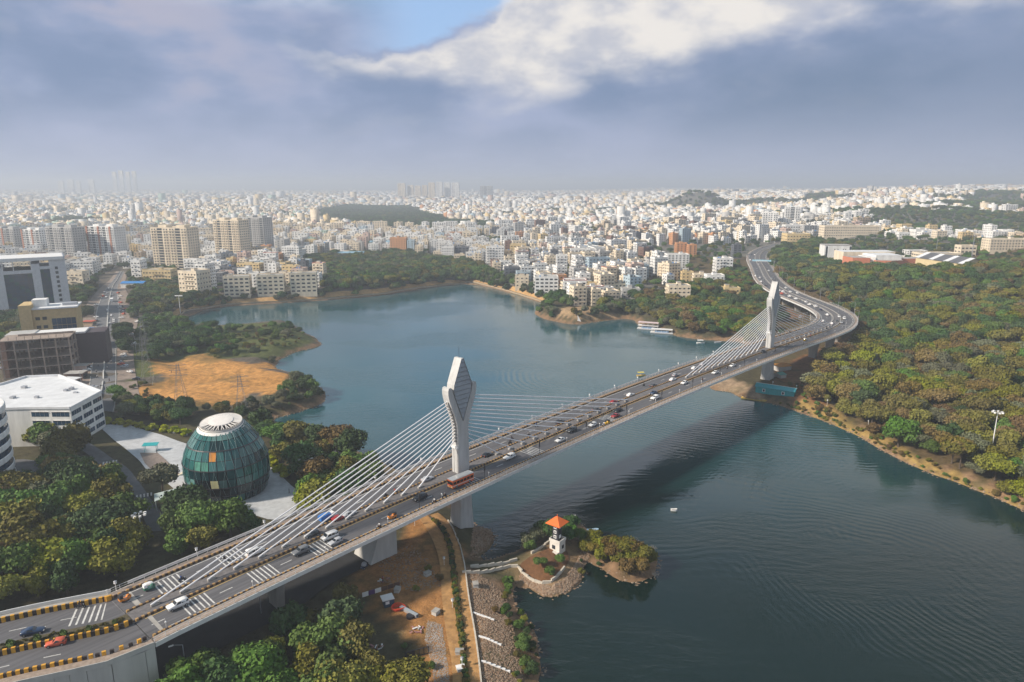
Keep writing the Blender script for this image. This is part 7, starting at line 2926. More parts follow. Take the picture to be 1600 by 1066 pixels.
# the rest of the wood: one mass of instanced trees
def forest(name, label, sel, cat='forest'):
 if not sel:
  return
 coll = bpy.data.collections.new(name + '_kinds')
 order_ = sorted(PROTO)
 for j, k_ in enumerate(order_):
  cr, tk, rad, hg = PROTO[k_]
  V = np.empty(len(cr.vertices) * 3, np.float32); cr.vertices.foreach_get('co', V)
  ob = bpy.data.objects.new('%02d_kind' % j, cr)
  coll.objects.link(ob)
 me = bpy.data.meshes.new(name)
 co = [(p[0], p[1], H(p[0], p[1])) for p in sel]
 me.from_pydata(co, [], [])
 ix = me.attributes.new('kind_index', 'INT', 'POINT')
 ix.data.foreach_set('value', [order_.index((p[2], p[3])) for p in sel])
 sc = me.attributes.new('size', 'FLOAT', 'POINT')
 sc.data.foreach_set('value', [p[4] for p in sel])
 ro = me.attributes.new('turn', 'FLOAT', 'POINT')
 ro.data.foreach_set('value', [p[5] for p in sel])
 o = bpy.data.objects.new(name, me)
 COL.objects.link(o)
 ng = bpy.data.node_groups.new(name, 'GeometryNodeTree')
 ng.interface.new_socket('Geometry', in_out='INPUT', socket_type='NodeSocketGeometry')
 ng.interface.new_socket('Geometry', in_out='OUTPUT', socket_type='NodeSocketGeometry')
 N, L = ng.nodes.new, ng.links.new
 gi, go = N('NodeGroupInput'), N('NodeGroupOutput')
 ci = N('GeometryNodeCollectionInfo')
 ci.inputs['Collection'].default_value = coll
 ci.inputs['Separate Children'].default_value = True
 iop = N('GeometryNodeInstanceOnPoints')
 iop.inputs['Pick Instance'].default_value = True

 def attr(nm, ty):
  a = N('GeometryNodeInputNamedAttribute'); a.data_type = ty; a.inputs['Name'].default_value = nm
  return a.outputs['Attribute']
 L(gi.outputs[0], iop.inputs['Points'])
 L(ci.outputs[0], iop.inputs['Instance'])
 L(attr('kind_index', 'INT'), iop.inputs['Instance Index'])
 cx = N('ShaderNodeCombineXYZ')
 L(attr('turn', 'FLOAT'), cx.inputs[2])
 L(cx.outputs[0], iop.inputs['Rotation'])
 L(attr('size', 'FLOAT'), iop.inputs['Scale'])
 L(iop.outputs[0], go.inputs[0])
 md = o.modifiers.new('grow', 'NODES')
 md.node_group = ng
 tag(stuff(o), label, cat)


rest = [p for i, p in enumerate(pts) if i not in soloset]
near_r = [p for p in rest if inpoly([p[0]], [p[1]], F_RIGHT)[0]]
rs_ = set(map(id, near_r))
oth = [p for p in rest if id(p) not in rs_]
forest('hillside_forest', 'dense olive and dark green forest covering the hillside right of the bridge', near_r)
forest('town_trees', 'trees of the parks, banks and streets of the town, merging into one mass', oth, 'trees')

# clipped yellow-green planter shrubs along the plaza
SHM = leaf_mat('leaf_clipped_yellow', (0.34, 0.34, 0.02), .15)
V, F, cs, rs = crown_mesh(900, 1.5, 2.2, n=900, leaf=.26, lobes=6, flat=.8)
sh_me = me_from('foliage', V, F, SHM)
k = 0
for row, (a, b, n) in enumerate((((150, 657), (290, 676), 9), ((404, 700), (444, 742), 7))):
 for j in range(n):
  t_ = j / (n - 1)
  x, y = G(a[0] + (b[0] - a[0]) * t_, a[1] + (b[1] - a[1]) * t_, EZ)
  lab = 'round clipped yellow-green shrub on the plaza edge, %s of the row %s' % (('first', 'second', 'third', 'fourth', 'fifth', 'sixth', 'seventh', 'eighth', 'last')[j if j < n - 1 else 8], 'left of the egg' if row == 0 else 'right of the egg')
  t = thing('clipped_shrub', lab, 'shrub', (x, y, H(x, y) + .2), 0, 'clipped shrubs along the plaza')
  o = inst('foliage', sh_me, t, scale=(1.8, 1.8, 1.3))
  o.rotation_euler = (0, 0, j * 1.3)
  mb = MB(); mb.tube((0, 0, -.2), (0, 0, .5), .9, M_CONC, n=10); mb.obj('planter', t)

# hedge and young shrubs in the planted median of the ramp
V, F, cs, rs = crown_mesh(910, .8, 1.2, n=420, leaf=.2, lobes=5, flat=.9)
md_me = me_from('foliage', V, F, LEAF['mid green'])
V, F, cs, rs = crown_mesh(911, .6, .5, n=160, leaf=.16, lobes=5, flat=.6)
lo_me = me_from('low_planting', V, F, LEAF['olive green'])
s = S_AB - 3
j = 0
while s > S_AB - 46:
 x, y, z, t_, n_ = at_s(s)
 big = j % 3 == 0
 if big:
  t = thing('median_shrub', 'dark green young shrub in the planted median of the ramp', 'shrub', (x + n_[0] * .3, y + n_[1] * .3, z + .25), 0, 'median shrubs on the ramp')
  q_ = .8 + .5 * ((j * 7) % 5) / 5
  inst('foliage', md_me, t, scale=(q_, q_, q_ * 1.15))
 s -= 1.55
 j += 1
mb = MB()
rr_ = random.Random(4)
verts, faces = [], []
V0 = np.array([v.co[:] for v in lo_me.vertices]); F0 = np.array([p.vertices[:] for p in lo_me.polygons])
allV, allF = [], []
s = S_AB - 1.5
while s > S_AB - 60:
 x, y, z, t_, n_ = at_s(s)
 o_ = rr_.uniform(-1.1, 1.3)
 a = rr_.uniform(0, 6.28)
 Rm = np.array([[math.cos(a), -math.sin(a), 0], [math.sin(a), math.cos(a), 0], [0, 0, 1]])
 allF.append(F0 + len(allV) * len(V0))
 allV.append(V0 @ Rm.T + [x + n_[0] * o_, y + n_[1] * o_, z + .2])
 s -= .55
me = me_from('low_planting', np.concatenate(allV), np.concatenate(allF), LEAF['olive green'])
o = bpy.data.objects.new('low_planting', me); COL.objects.link(o)
tag(stuff(o), 'low green ground cover filling the median of the ramp', 'planting')

# undergrowth and scrub: loose low bushes hiding bare ground
def scrub(name, label, polys, dens, cols, s0, s1, seed):
 rr = np.random.default_rng(seed)
 sel = []
 for poly in polys:
  Pp = np.array(poly)
  x0, y0 = Pp.min(0); x1, y1 = Pp.max(0)
  n = int((x1 - x0) * (y1 - y0) * dens)
  X, Y = rr.uniform(x0, x1, n), rr.uniform(y0, y1, n)
  ok = inpoly(X, Y, poly)
  dl = polydist(X, Y, LAKE); dl[inpoly(X, Y, LAKE)] *= -1
  ok &= dl > .3
  ok &= ~inpoly(X, Y, LOCALROAD) & ~inpoly(X, Y, PLAZA)
  dv = np.full(len(X), 1e9)
  for a, b in CL[::3, :2]:
   dv = np.minimum(dv, (X - a) ** 2 + (Y - b) ** 2)
  ok &= (dv > 14.0 ** 2)
  for a, b in zip(X[ok], Y[ok]):
   sel.append((float(a), float(b), cols[int(rr.integers(len(cols)))], int(rr.integers(0, 2)), float(rr.uniform(s0, s1)), float(rr.uniform(0, 6.28))))
 forest(name, label, sel, 'undergrowth')


scrub('shore_scrub', 'low green scrub and reeds along the water edge', [TP([(780, 905), (800, 915), (806, 955), (830, 980), (850, 1040), (850, 1100), (812, 1100), (800, 1000), (788, 950)]), TP([(905, 905), (940, 880), (940, 850), (918, 850), (905, 880)]),
    TP([(1190, 628), (1290, 662), (1330, 680), (1330, 676), (1290, 655), (1230, 632)]), TP([(712, 850), (735, 842), (748, 848), (722, 866)])], .16, ['mid green', 'dark green', 'olive green'], .10, .26, 1)
scrub('spit_scrub', 'low scrub on the sandy spit and behind the sand field', [TP([(345, 522), (470, 512), (482, 528), (450, 548), (330, 560)]), TP([(380, 640), (430, 632), (500, 610), (505, 628), (420, 648)]), TP([(205, 600), (235, 600), (245, 640), (300, 650), (220, 655), (190, 640)])], .02, ['olive green', 'brownish', 'mid green'], .14, .34, 2)
scrub('yard_scrub', 'loose scrub round the dirt yard under the bridge', [TP([(620, 860), (665, 850), (700, 900), (700, 960), (660, 950), (640, 900)]), TP([(640, 970), (690, 980), (695, 1080), (660, 1080)]), TP([(560, 960), (610, 980), (650, 1020), (600, 1010)]), TP([(760, 930), (790, 930), (800, 1000), (812, 1090), (790, 1090)])], .018, ['olive green', 'mid green', 'brownish'], .10, .26, 3)
scrub('track_scrub', 'green and yellow grass tufts between the shore track and the water', [TP([(1235, 632), (1290, 650), (1365, 686), (1450, 730), (1600, 790), (1600, 797), (1450, 738), (1370, 699), (1290, 660), (1240, 643)])], .22, ['mid green', 'olive green', 'yellow-green'], .08, .2, 9)
scrub('slope_scrub', 'dry brown scrub on the red slope below the viaduct curve', [Z_RED, Z_TRACK], .035, ['olive green', 'brownish', 'mid green'], .12, .32, 4)
# ---------------------------------------------------------------- street furniture on the bridge
def lamp_white(x, y, z, h, label, group, rz=0.0):
 t = thing('lamp_post', label, 'lamp post', (x, y, z), rz, group)
 mb = MB(); mb.tube((0, 0, -.3), (0, 0, h), .07, M_WHITE, .05, n=6); mb.obj('post', t)
 mb = MB(); mb.tube((0, 0, h), (0, 0, h + .55), .34, M_WHITE, .24, n=8); mb.tube((0, 0, h + .55), (0, 0, h + .7), .4, M_STEEL, .1, n=8); mb.obj('lantern', t)
 return t


_d = 'nearest the ramp,second from the ramp,third from the ramp,fourth from the ramp,fifth from the ramp,sixth from the ramp,seventh from the ramp,eighth from the ramp,ninth from the ramp,tenth from the ramp,eleventh from the ramp,twelfth from the ramp,thirteenth from the ramp,fourteenth from the ramp,fifteenth from the ramp,sixteenth from the ramp,seventeenth from the ramp,eighteenth from the ramp,nineteenth from the ramp,twentieth from the ramp,last before the bend'.split(',')
s = S_AB + 2
i = 0
while s < 262 and i < 21:
 x, y, z = on_deck(s, -13.1, .2)
 lamp_white(x, y, z, 1.6, 'short white lamp post on the far rail of the bridge, ' + _d[i], 'lamps along the far rail')
 s += 18.0
 i += 1
# dark signal-like posts and little white markers along the near barrier
s = S_AB + 72
i = 0
while s < 262:
 x, y, z = on_deck(s, 10.62, .4)
 t = thing('display_post', 'tall dark post with a slim black panel above the near barrier, ' + _d[i], 'post', (x, y, z), math.atan2(D[1], D[0]), 'dark posts along the near barrier')
 mb = MB(); mb.tube((0, 0, 0), (0, 0, 2.6), .07, M_DARK, n=6); mb.obj('post', t)
 mb = MB(); mb.box(0, 0, 2.6, .45, .22, 1.9, M_DARK, bottom=True); mb.obj('panel', t)
 s += 25.5
 i += 1
s = S_AB + 4
i = 0
while s < 210:
 x, y, z = on_deck(s, 9.9, 0)
 t = thing('delineator', 'small white pole lamp beside the near barrier, ' + _d[min(i, 20)], 'marker lamp', (x, y, z), 0, 'small white pole lamps on the near side')
 mb = MB(); mb.tube((0, 0, 0), (0, 0, 1.3), .045, M_WHITE, n=5); mb.obj('post', t)
 mb = MB(); mb.blob(0, 0, 1.45, .2, .2, .24, M_WHITE, 1, 0, 8, 5); mb.obj('lantern', t)
 s += 19.2
 i += 1

# high twin-arm street lights on the far viaduct
for i, sg in enumerate(np.arange(SPAN + 75, S_END - 40, 32)):
 for sd in (-1, 1):
  if sd < 0 and i % 2:
   continue
  x, y, z, t_, n_ = at_s(float(sg))
  t = thing('street_light', 'grey street light on the %s edge of the far viaduct, %s' % ('outer' if sd > 0 else 'inner', ('first past the bend', 'second past the bend', 'third past the bend', 'fourth past the bend', 'fifth past the bend', 'sixth past the bend', 'seventh past the bend', 'eighth past the bend', 'ninth past the bend', 'tenth past the bend', 'eleventh past the bend', 'twelfth past the bend', 'thirteenth past the bend', 'far end')[min(i, 13)]),
     'street light', (x + n_[0] * 13.2 * sd, y + n_[1] * 13.2 * sd, z), math.atan2(n_[1], n_[0]) + (math.pi if sd > 0 else 0), 'street lights on the viaduct')
  mb = MB(); mb.tube((0, 0, 0), (0, 0, 9), .12, M_STEEL, .07, n=5); mb.obj('pole', t)
  mb = MB(); mb.tube((0, 0, 9), (2.2, 0, 9.5), .06, M_STEEL, n=4); mb.obj('arm', t)
  mb = MB(); mb.box(2.5, 0, 9.42, .9, .3, .14, M_STEEL, bottom=True); mb.obj('lamp_head', t)

# overhead sign gantry
x, y, z, t_, n_ = at_s(float(ARC[int(np.argmin(np.hypot(CL[:, 0] - G(1184, 416, 22)[0], CL[:, 1] - G(1184, 416, 22)[1])))] - S0))
g = thing('sign_gantry', 'pale blue overhead sign board on a gantry across the far viaduct', 'sign', (x, y, z), math.atan2(t_[1], t_[0]))
for sd in (-1, 1):
 mb = MB(); mb.tube((0, sd * 13, 0), (0, sd * 13, 6.4), .2, M_STEEL, n=6); mb.obj('post', g)
mb = MB(); mb.tube((0, -13, 6.2), (0, 13, 6.2), .18, M_STEEL, n=6); mb.obj('crossbeam', g)
mb = MB(); mb.box(-.3, 0, 5.4, .2, 20, 1.9, mat('sign_pale_blue', (.35, .6, .72), .5, var=.1), bottom=True); mb.obj('sign_board', g)
mb = MB(); mb.box(-.42, 0, 5.6, .05, 12, .5, M_WHITE, bottom=True); mb.obj('white_band', g)

# ---------------------------------------------------------------- tall lighting masts and cobra lamps
def mast(x, y, h, label):
 z = H(x, y)
 t = thing('lighting_mast', label, 'lighting mast', (x, y, z), 0)
 mb = MB(); mb.tube((0, 0, -.5), (0, 0, h), .28, M_WHITE, .12, n=8); mb.obj('pole', t)
 mb = MB()
 for i in range(12):
  a, b = 2 * math.pi * i / 12, 2 * math.pi * (i + 1) / 12
  mb.tube((1.3 * math.cos(a), 1.3 * math.sin(a), h - .3), (1.3 * math.cos(b), 1.3 * math.sin(b), h - .3), .06, M_STEEL, n=4)
 mb.obj('ring', t)
 for i in range(7):
  a = 2 * math.pi * i / 7
  mb = MB(); mb.box(1.75 * math.cos(a), 1.75 * math.sin(a), h - .75, .75, .6, .5, M_WHITE, a, bottom=True); mb.obj('floodlight', t)


x, y, z = T(1548, 712)
mast(x, y, 19, 'tall white mast with a ring of floodlights above the right forest')
x, y, z = T(222, 842)
mast(x, y, 8.5, 'white floodlight mast beside the side road, left of the bridge')
x, y, z = T(282, 489)
t = thing('lighting_mast', 'white T-shaped floodlight mast at the left end of the far bank', 'lighting mast', (x, y, z))
mb = MB(); mb.tube((0, 0, 0), (0, 0, 15), .3, M_WHITE, .2, n=6); mb.obj('pole', t)
mb = MB(); mb.box(0, 0, 14.6, 6.5, .8, .8, M_WHITE, bottom=True); mb.obj('floodlight_bar', t)
x, y, z = T(1517, 410)
t = thing('mobile_mast', 'slender lattice mast standing beside the square campus tower', 'mast', (x, y, z))
mb = MB(); mb.tube((0, 0, 0), (0, 0, 42), .5, M_STEEL, .12, n=4); mb.obj('mast', t)
x, y, z = T(1462, 398)
t = thing('mobile_mast', 'thin pole mast left of the square campus tower', 'mast', (x, y, z))
mb = MB(); mb.tube((0, 0, 0), (0, 0, 26), .35, M_STEEL, .1, n=4); mb.obj('mast', t)


def cobra(px, py, h, ang, label, zoff=0):
 x, y, z = T(px, py)
 t = thing('street_light', label, 'street light', (x, y, z), ang)
 mb = MB(); mb.tube((0, 0, -.3), (0, 0, h), .14, M_STEEL, .08, n=6); mb.obj('pole', t)
 for sg in ((1, -1) if 'two-armed' in label else (-1,)):
  mb = MB(); mb.tube((0, 0, h), (sg * 1.8, 0, h + .7), .06, M_STEEL, n=5); mb.obj('arm', t)
  mb = MB(); mb.box(sg * 2.2, 0, h + .6, 1.0, .34, .16, M_WHITE, bottom=True); mb.obj('lamp_head', t)


cobra(292, 1062, 8.5, R(35), 'single-armed grey street light in front of the ramp wall corner')
cobra(408, 960, 9.5, R(60), 'single-armed street light in the shadow under the bridge')
cobra(480, 752, 8.0, R(20), 'two-armed street light among trees right of the plaza')
cobra(498, 745, 8.0, R(20), 'two-armed street light among trees nearest the promenade')

# transmission towers
def pylon_tower(px, py, h, label):
 x, y, z = T(px, py)
 t = thing('transmission_tower', label, 'transmission tower', (x, y, z), R(12), 'lattice towers by the sand field')
 m_ = mat('galvanised', (.20, .21, .22), .5, metal=.4, var=0)
 def cor(f):
  w = 2.4 * (1 - f) ** 1.2 + .5
  return [(w * a, w * b, f * h) for a, b in ((-1, -1), (1, -1), (1, 1), (-1, 1))]
 lv = [cor(f) for f in (0, .2, .38, .54, .68, .8, .9, 1)]
 for k in range(4):
  mb = MB()
  for i in range(len(lv) - 1):
   mb.tube(lv[i][k], lv[i + 1][k], .07, m_, n=4, caps=False)
  mb.obj('leg', t)
 mb = MB()
 for i in range(len(lv) - 1):
  for k in range(4):
   k2 = (k + 1) % 4
   mb.tube(lv[i][k], lv[i + 1][k2], .035, m_, n=3, caps=False)
   mb.tube(lv[i][k2], lv[i + 1][k], .035, m_, n=3, caps=False)
 stuff(mb.obj('bracing', t))
 for f in (.72, .84, .96):
  mb = MB()
  mb.tube((-4.2, 0, f * h), (4.2, 0, f * h), .1, m_, n=4)
  mb.tube((-4.2, 0, f * h), (0, 0, f * h + 1.4), .06, m_, n=4)
  mb.tube((4.2, 0, f * h), (0, 0, f * h + 1.4), .06, m_, n=4)
  mb.obj('cross_arm', t)


pylon_tower(284, 633, 21, 'grey lattice transmission tower at the front edge of the sand field')
pylon_tower(232, 600, 26, 'grey lattice transmission tower at the left edge of the sand field')
pylon_tower(227, 552, 24, 'grey lattice transmission tower in trees behind the sand field')
pylon_tower(379, 650, 20, 'grey lattice transmission tower behind the egg-shaped building')

# ---------------------------------------------------------------- plaza things
x, y = G(236, 703, EZ)
t = thing('shelter', 'teal flat-roofed shelter on two posts on the pale plaza', 'shelter', (x, y, H(x, y) + .35), R(8))
for sx in (-1, 1):
 mb = MB(); mb.tube((sx * 2.3, -.6, 0), (sx * 2.3, -.6, 2.9), .09, M_TEAL, n=6); mb.obj('post', t)
 mb = MB(); mb.tube((sx * 2.3, .8, 0), (sx * 2.3, .8, 2.9), .09, M_TEAL, n=6); mb.obj('post', t)
mb = MB(); mb.rings([[(-2.9, -1.3, 2.8), (2.9, -1.3, 2.8), (2.9, 1.5, 3.2), (-2.9, 1.5, 3.2)], [(-2.9, -1.3, 2.95), (2.9, -1.3, 2.95), (2.9, 1.5, 3.35), (-2.9, 1.5, 3.35)]], M_TEAL, True, True, True); mb.obj('roof', t)

# ---------------------------------------------------------------- shore at the near pylon: paths, walls, yard
M_DIRT = mat('path_sand', (.42, .23, .085), .95, var=.3, scale=.5, bump=.3)
M_KERBW = mat('kerb_pale', (.55, .50, .42), .85, var=.15, scale=1)
PL = [(655, 812), (668, 830), (682, 860), (688, 890), (690, 930), (697, 990), (706, 1040), (708, 1110)]
PM1 = [(668, 806), (684, 824), (698, 850), (704, 884), (708, 930), (716, 990), (722, 1040), (726, 1110)]
PM2 = [(672, 806), (690, 824), (704, 848), (711, 880), (716, 930), (724, 985), (730, 1040), (733, 1110)]
PRR = [(684, 802), (700, 815), (712, 838), (722, 866), (731, 925), (742, 990), (750, 1050), (756, 1110)]


def ribbon(name, A, B, off, m, n=50):
 a, b = resamp(smooth_line(TP(A), 2.5), n), resamp(smooth_line(TP(B), 2.5), n)
 mb = MB()
 for i in range(n - 1):
  for f0, f1 in ((0, .5), (.5, 1)):
   q = []
   for j, f in ((i, f0), (i, f1), (i + 1, f1), (i + 1, f0)):
    p = a[j] * (1 - f) + b[j] * f
    q.append((p[0], p[1], H(*p) + off))
   mb.quad(*q, m)
 return mb.obj(name)


struct(ribbon('footpath', PL, PM1, .22, M_DIRT))
struct(ribbon('footpath', PM2, PRR, .22, M_DIRT))
struct(ribbon('planting_strip', PM1, PM2, .16, mat('strip_soil', (.12, .085, .05), .95, var=.4, scale=1.2)))


def low_wall(name, px, h, w, m, label, cat='wall', block=2.4, par=None):
 """wall of separate coping blocks along a traced line"""
 L_ = smooth_line(TP(px), 1.2)
 d_ = np.array(L_)
 ln = np.r_[0, np.cumsum(np.linalg.norm(np.diff(d_, axis=0), axis=1))]
 n = max(2, int(ln[-1] / block))
 t_ = np.linspace(0, ln[-1], n + 1)
 pp = np.stack([np.interp(t_, ln, d_[:, k]) for k in (0, 1)], 1)
 t = thing(name, label, cat, (pp[0][0], pp[0][1], 0))
 for i in range(n):
  a, b = pp[i], pp[i + 1]
  c = (a + b) / 2
  dv = b - a
  L2 = np.linalg.norm(dv)
  mb = MB()
  mb.box(0, 0, -1.2, L2 * .985, w, h + 1.2, m)
  mb.obj('wall_block', t, (c[0] - pp[0][0], c[1] - pp[0][1], H(*c)), math.atan2(dv[1], dv[0]))
 return t


low_wall('kerb_wall', PRR[1:], .6, .35, M_KERBW, 'low pale stone wall along the right side of the sandy double path')
low_wall('kerb_wall', [(735, 887), (755, 887), (785, 883), (808, 875)], .9, .5, M_KERBW, 'pale causeway wall, upper one, leading to the garden spit')
low_wall('kerb_wall', [(722, 896), (750, 896), (780, 890), (806, 884), (812, 892), (828, 906), (846, 913), (862, 910), (874, 898), (882, 888)], .8, .45, M_KERBW, 'curving pale garden wall round the red-soil garden of the spit')
low_wall('kerb_wall', [(830, 866), (845, 858), (860, 846)], .8, .5, M_KERBW, 'short pale wall running up to the orange-roofed tower')
struct(drape('garden_bed', smooth_line(TP([(812, 886), (826, 872), (846, 862), (866, 852), (886, 862), (888, 880), (872, 896), (860, 907), (846, 910), (830, 903)]), 2, True), .14, mat('garden_soil', (.16, .075, .03), .95, var=.3, scale=.8), grid=2.0))

struct(drape('service_road', smooth_line(TP([(225, 1050), (262, 985), (330, 952), (420, 915), (500, 880), (560, 862), (590, 868), (560, 892), (520, 912), (460, 955), (390, 990), (330, 1025), (280, 1080)]), 3, True), .25, mat('asphalt_shaded', (.022, .022, .023), .9, var=.3, scale=.3)))  # near-black colour: asphalt with the shade under the bridge painted in
_a, _b2 = resamp(smooth_line(TP(PM1), 2.5), 90), resamp(smooth_line(TP(PM2), 2.5), 90)
_rr = random.Random(5)
forest('path_planting', 'low plants filling the strip between the two sandy paths', [(float(_a[i][0] + (_b2[i][0] - _a[i][0]) * f), float(_a[i][1] + (_b2[i][1] - _a[i][1]) * f), _rr.choice(('mid green', 'yellow-green', 'dark green', 'brownish')), _rr.randint(0, 1), _rr.uniform(.07, .16), i * 1.7) for i in range(4, 88) for f in (.2, .5, .8) if _rr.random() < .75], 'planting')
# stone pitching of the near bank: loose stones, white guide strips across it
M_STONE = mat('rubble_stone', (.27, .175, .11), .9, var=.35, scale=2.0)
M_STONE2 = mat('rubble_pale', (.32, .235, .165), .9, var=.3, scale=2.0)


def stones(name, label, polys, n_, s0, s1, seed, cat='rubble', mats=(M_STONE, M_STONE2)):
 rr = random.Random(seed)
 mb = MB()
 for poly in polys:
  Pp = np.array(poly)
  x0, y0 = Pp.min(0); x1, y1 = Pp.max(0)
  k = 0
  tries = 0
  while k < n_ and tries < n_ * 8:
   tries += 1
   x, y = rr.uniform(x0, x1), rr.uniform(y0, y1)
   if not inpoly([x], [y], poly)[0]:
    continue
   z = H(x, y)
   if z < -.3:
    continue
   s_ = rr.uniform(s0, s1)
   a = rr.uniform(0, 6.28)
   c, sn = math.cos(a), math.sin(a)
   n0 = len(mb.v)
   for (u, v, w) in ((-1, -.8, -.3), (1, -.9, -.3), (.9, 1, -.3), (-.9, .8, -.3), (-.6, -.5, .6), (.7, -.4, .5), (.5, .6, .7), (-.5, .5, .55)):
    u += rr.uniform(-.25, .25); v += rr.uniform(-.25, .25)
    mb.v.append((x + (u * c - v * sn) * s_, y + (u * sn + v * c) * s_, z + w * s_ * .8))
   m_ = mb.mi(rr.choice(mats))
   for f in ((0, 1, 5, 4), (1, 2, 6, 5), (2, 3, 7, 6), (3, 0, 4, 7), (4, 5, 6, 7)):
    mb.f.append(tuple(n0 + i for i in f)); mb.m.append(m_)
   k += 1
 tag(stuff(mb.obj(name)), label, cat)


stones('stone_pitching', 'brown stone pitching on the near bank between path and reeds', [Z_REVET], 4200, .09, .26, 1)
stones('shore_rubble', 'broken stones lining the spit and islet shores', [TP([(812, 905), (830, 918), (850, 930), (880, 926), (900, 912), (912, 890), (922, 862), (912, 852), (898, 884), (884, 904), (862, 918), (838, 912), (815, 896)])], 2200, .15, .45, 2)
stones('shore_rubble', 'pale stones round the pylon islet', [Z_ISLET], 500, .2, .5, 3)
_bankL = []
for i in range(len(LAKE)):
 _bankL.append(LAKE[i])


def bank_stones():
 rr = random.Random(6)
 mb = MB()
 L_ = np.array(LAKE)
 for i in range(len(L_)):
  a, b = L_[i], L_[(i + 1) % len(L_)]
  if max(a[1], b[1]) > 560 or min(a[1], b[1]) < 100:
   continue
  n = int(np.linalg.norm(b - a) * 2.2)
  for _ in range(n):
   t_ = rr.random()
   p = a + (b - a) * t_ + np.array([rr.uniform(-1.4, 1.4), rr.uniform(-1.4, 1.4)])
   z = max(H(*p), -.15)
   s_ = rr.uniform(.15, .5)
   mb.blob(p[0], p[1], z, s_ * 1.2, s_, s_ * .7, rr.choice((M_STONE, M_STONE2)), rr.random(), .25, 5, 3)
 tag(stuff(mb.obj('bank_stones')), 'broken stones along the waterline', 'rubble')


bank_stones()
for i, (a, b) in enumerate((((739, 958), (772, 970)), ((748, 995), (783, 1009)), ((752, 1034), (797, 1051)))):
 p, q = T(*a), T(*b)
 mb = MB()
 L_ = math.dist(p[:2], q[:2])
 for k in range(6):
  f0, f1 = k / 6, (k + 1) / 6
  x0, y0 = p[0] + (q[0] - p[0]) * (f0 + f1) / 2, p[1] + (q[1] - p[1]) * (f0 + f1) / 2
  mb.box(x0, y0, H(x0, y0) - .3, L_ / 6 + .05, .4, .62, M_WHITE, math.atan2(q[1] - p[1], q[0] - p[0]))
 tag(mb.obj('guide_kerb'), 'white kerb strip running down the stone bank, %s' % ('farthest of three', 'middle of three', 'nearest of three')[i], 'kerb', 'white kerb strips on the bank')
for i, (a, b) in enumerate((((694, 884), 0), ((707, 951), 1), ((722, 1044), 2), ((648, 822), 3), ((690, 1000), 4))):
 if i > 3:
  continue
 x, y, z = T(*a)
 lamp_white(x, y, z, 2.2, 'white garden lamp in the strip between the two sandy paths, ' + ('farthest from the camera', 'middle one', 'nearest the camera', 'beside the bridge pier')[i], 'garden lamps of the path')
for i, (a, b, lab) in enumerate(((718, 1022, 'pale concrete chamber in the path strip, farther one'), (720, 1048, 'white box cabinet on the path strip near the bottom edge'), (668, 899, 'grey concrete block beside the left path'), (681, 959, 'small pale pillar left of the sandy path'), (621, 924, 'pale concrete slab behind the kiosk in the yard'), (743, 916, 'grey concrete culvert head below the causeway wall'))):
 x, y, z = T(a, b)
 t = thing('concrete_block', lab, 'block', (x, y, z), R(20 * i), 'concrete pieces round the yard')
 mb = MB(); mb.box(0, 0, -.2, 1.8, 1.4, 1.1, M_CONC); mb.obj('block', t)
 mb = MB(); mb.box(0, 0, .9, 2.0, 1.6, .16, M_WHITE if 'white' in lab else M_CONC2, bottom=True); mb.obj('cap', t)

# yard: kiosk, red frame, grey trough, dark tub, gate, hoarding
x, y, z = T(607, 945)
t = thing('kiosk', 'small dark blue kiosk with white roof in the dirt yard', 'kiosk', (x, y, z), R(25))
mb = MB(); mb.box(0, 0, 0, 2.6, 2.2, 2.0, mat('kiosk_blue', (.04, .08, .13), .5)); mb.obj('wall', t)
mb = MB(); mb.box(-.2, .1, 2.0, 3.1, 2.7, .25, M_WHITE, bottom=True); mb.obj('roof', t)
mb = MB(); mb.box(-.5, -1.12, .9, 1.0, .06, .8, M_WHITE); mb.obj('hatch', t)
x, y, z = T(619, 952)
t = thing('coiled_hose', 'bright red heap of coiled pipe between the kiosk and the grey trough', 'hose', (x, y, z))
mred = mat('hose_red', (.75, .07, .02), .5, var=.1)
for k in range(5):
 mb = MB()
 r_ = .9 + .12 * k
 for i in range(14):
  a, b = 2 * math.pi * i / 14, 2 * math.pi * (i + 1) / 14
  mb.tube((r_ * math.cos(a) * 1.3 + .15 * k, r_ * math.sin(a), .12 + .16 * k + .2 * math.sin(a * 2 + k)), (r_ * math.cos(b) * 1.3 + .15 * k, r_ * math.sin(b), .12 + .16 * k + .2 * math.sin(b * 2 + k)), .13, mred, n=5)
 mb.obj('coil', t)
x, y, z = T(639, 958)
t = thing('water_trough', 'long grey metal trough lying right of the red coil', 'trough', (x, y, z), R(-38))
mb = MB(); mb.rings([[(u, -.45, .75), (u, -.42, 0), (u, .42, 0), (u, .45, .75), (u, .35, .75), (u, .32, .12), (u, -.32, .12), (u, -.35, .75)] for u in (-3, 3)], M_STEEL, True, True, True); mb.obj('trough', t)
mb = MB(); mb.box(0, 0, .75, 6.0, .9, .06, mat('lid_grey', (.33, .37, .40), .5)); mb.obj('lid', t)
x, y, z = T(641, 965)
t = thing('round_tub', 'dark round tub at the end of the grey trough', 'tub', (x, y, z))
mb = MB(); mb.tube((0, 0, 0), (0, 0, .7), 1.0, M_DARK, n=18); mb.obj('tub', t)
x, y, z = T(652, 1026)
t = thing('yard_gate', 'open black steel frame gate at the near end of the dirt yard', 'gate', (x, y, z), R(22))
for k in range(6):
 mb = MB(); mb.tube((-2.8 + k * 1.1, 0, 0), (-2.8 + k * 1.1, 0, 1.9), .08, M_DARK, n=5); mb.obj('upright', t)
for zz in (.15, 1.9):
 mb = MB(); mb.tube((-2.8, 0, zz), (2.7, 0, zz), .09, M_DARK, n=5); mb.obj('rail', t)
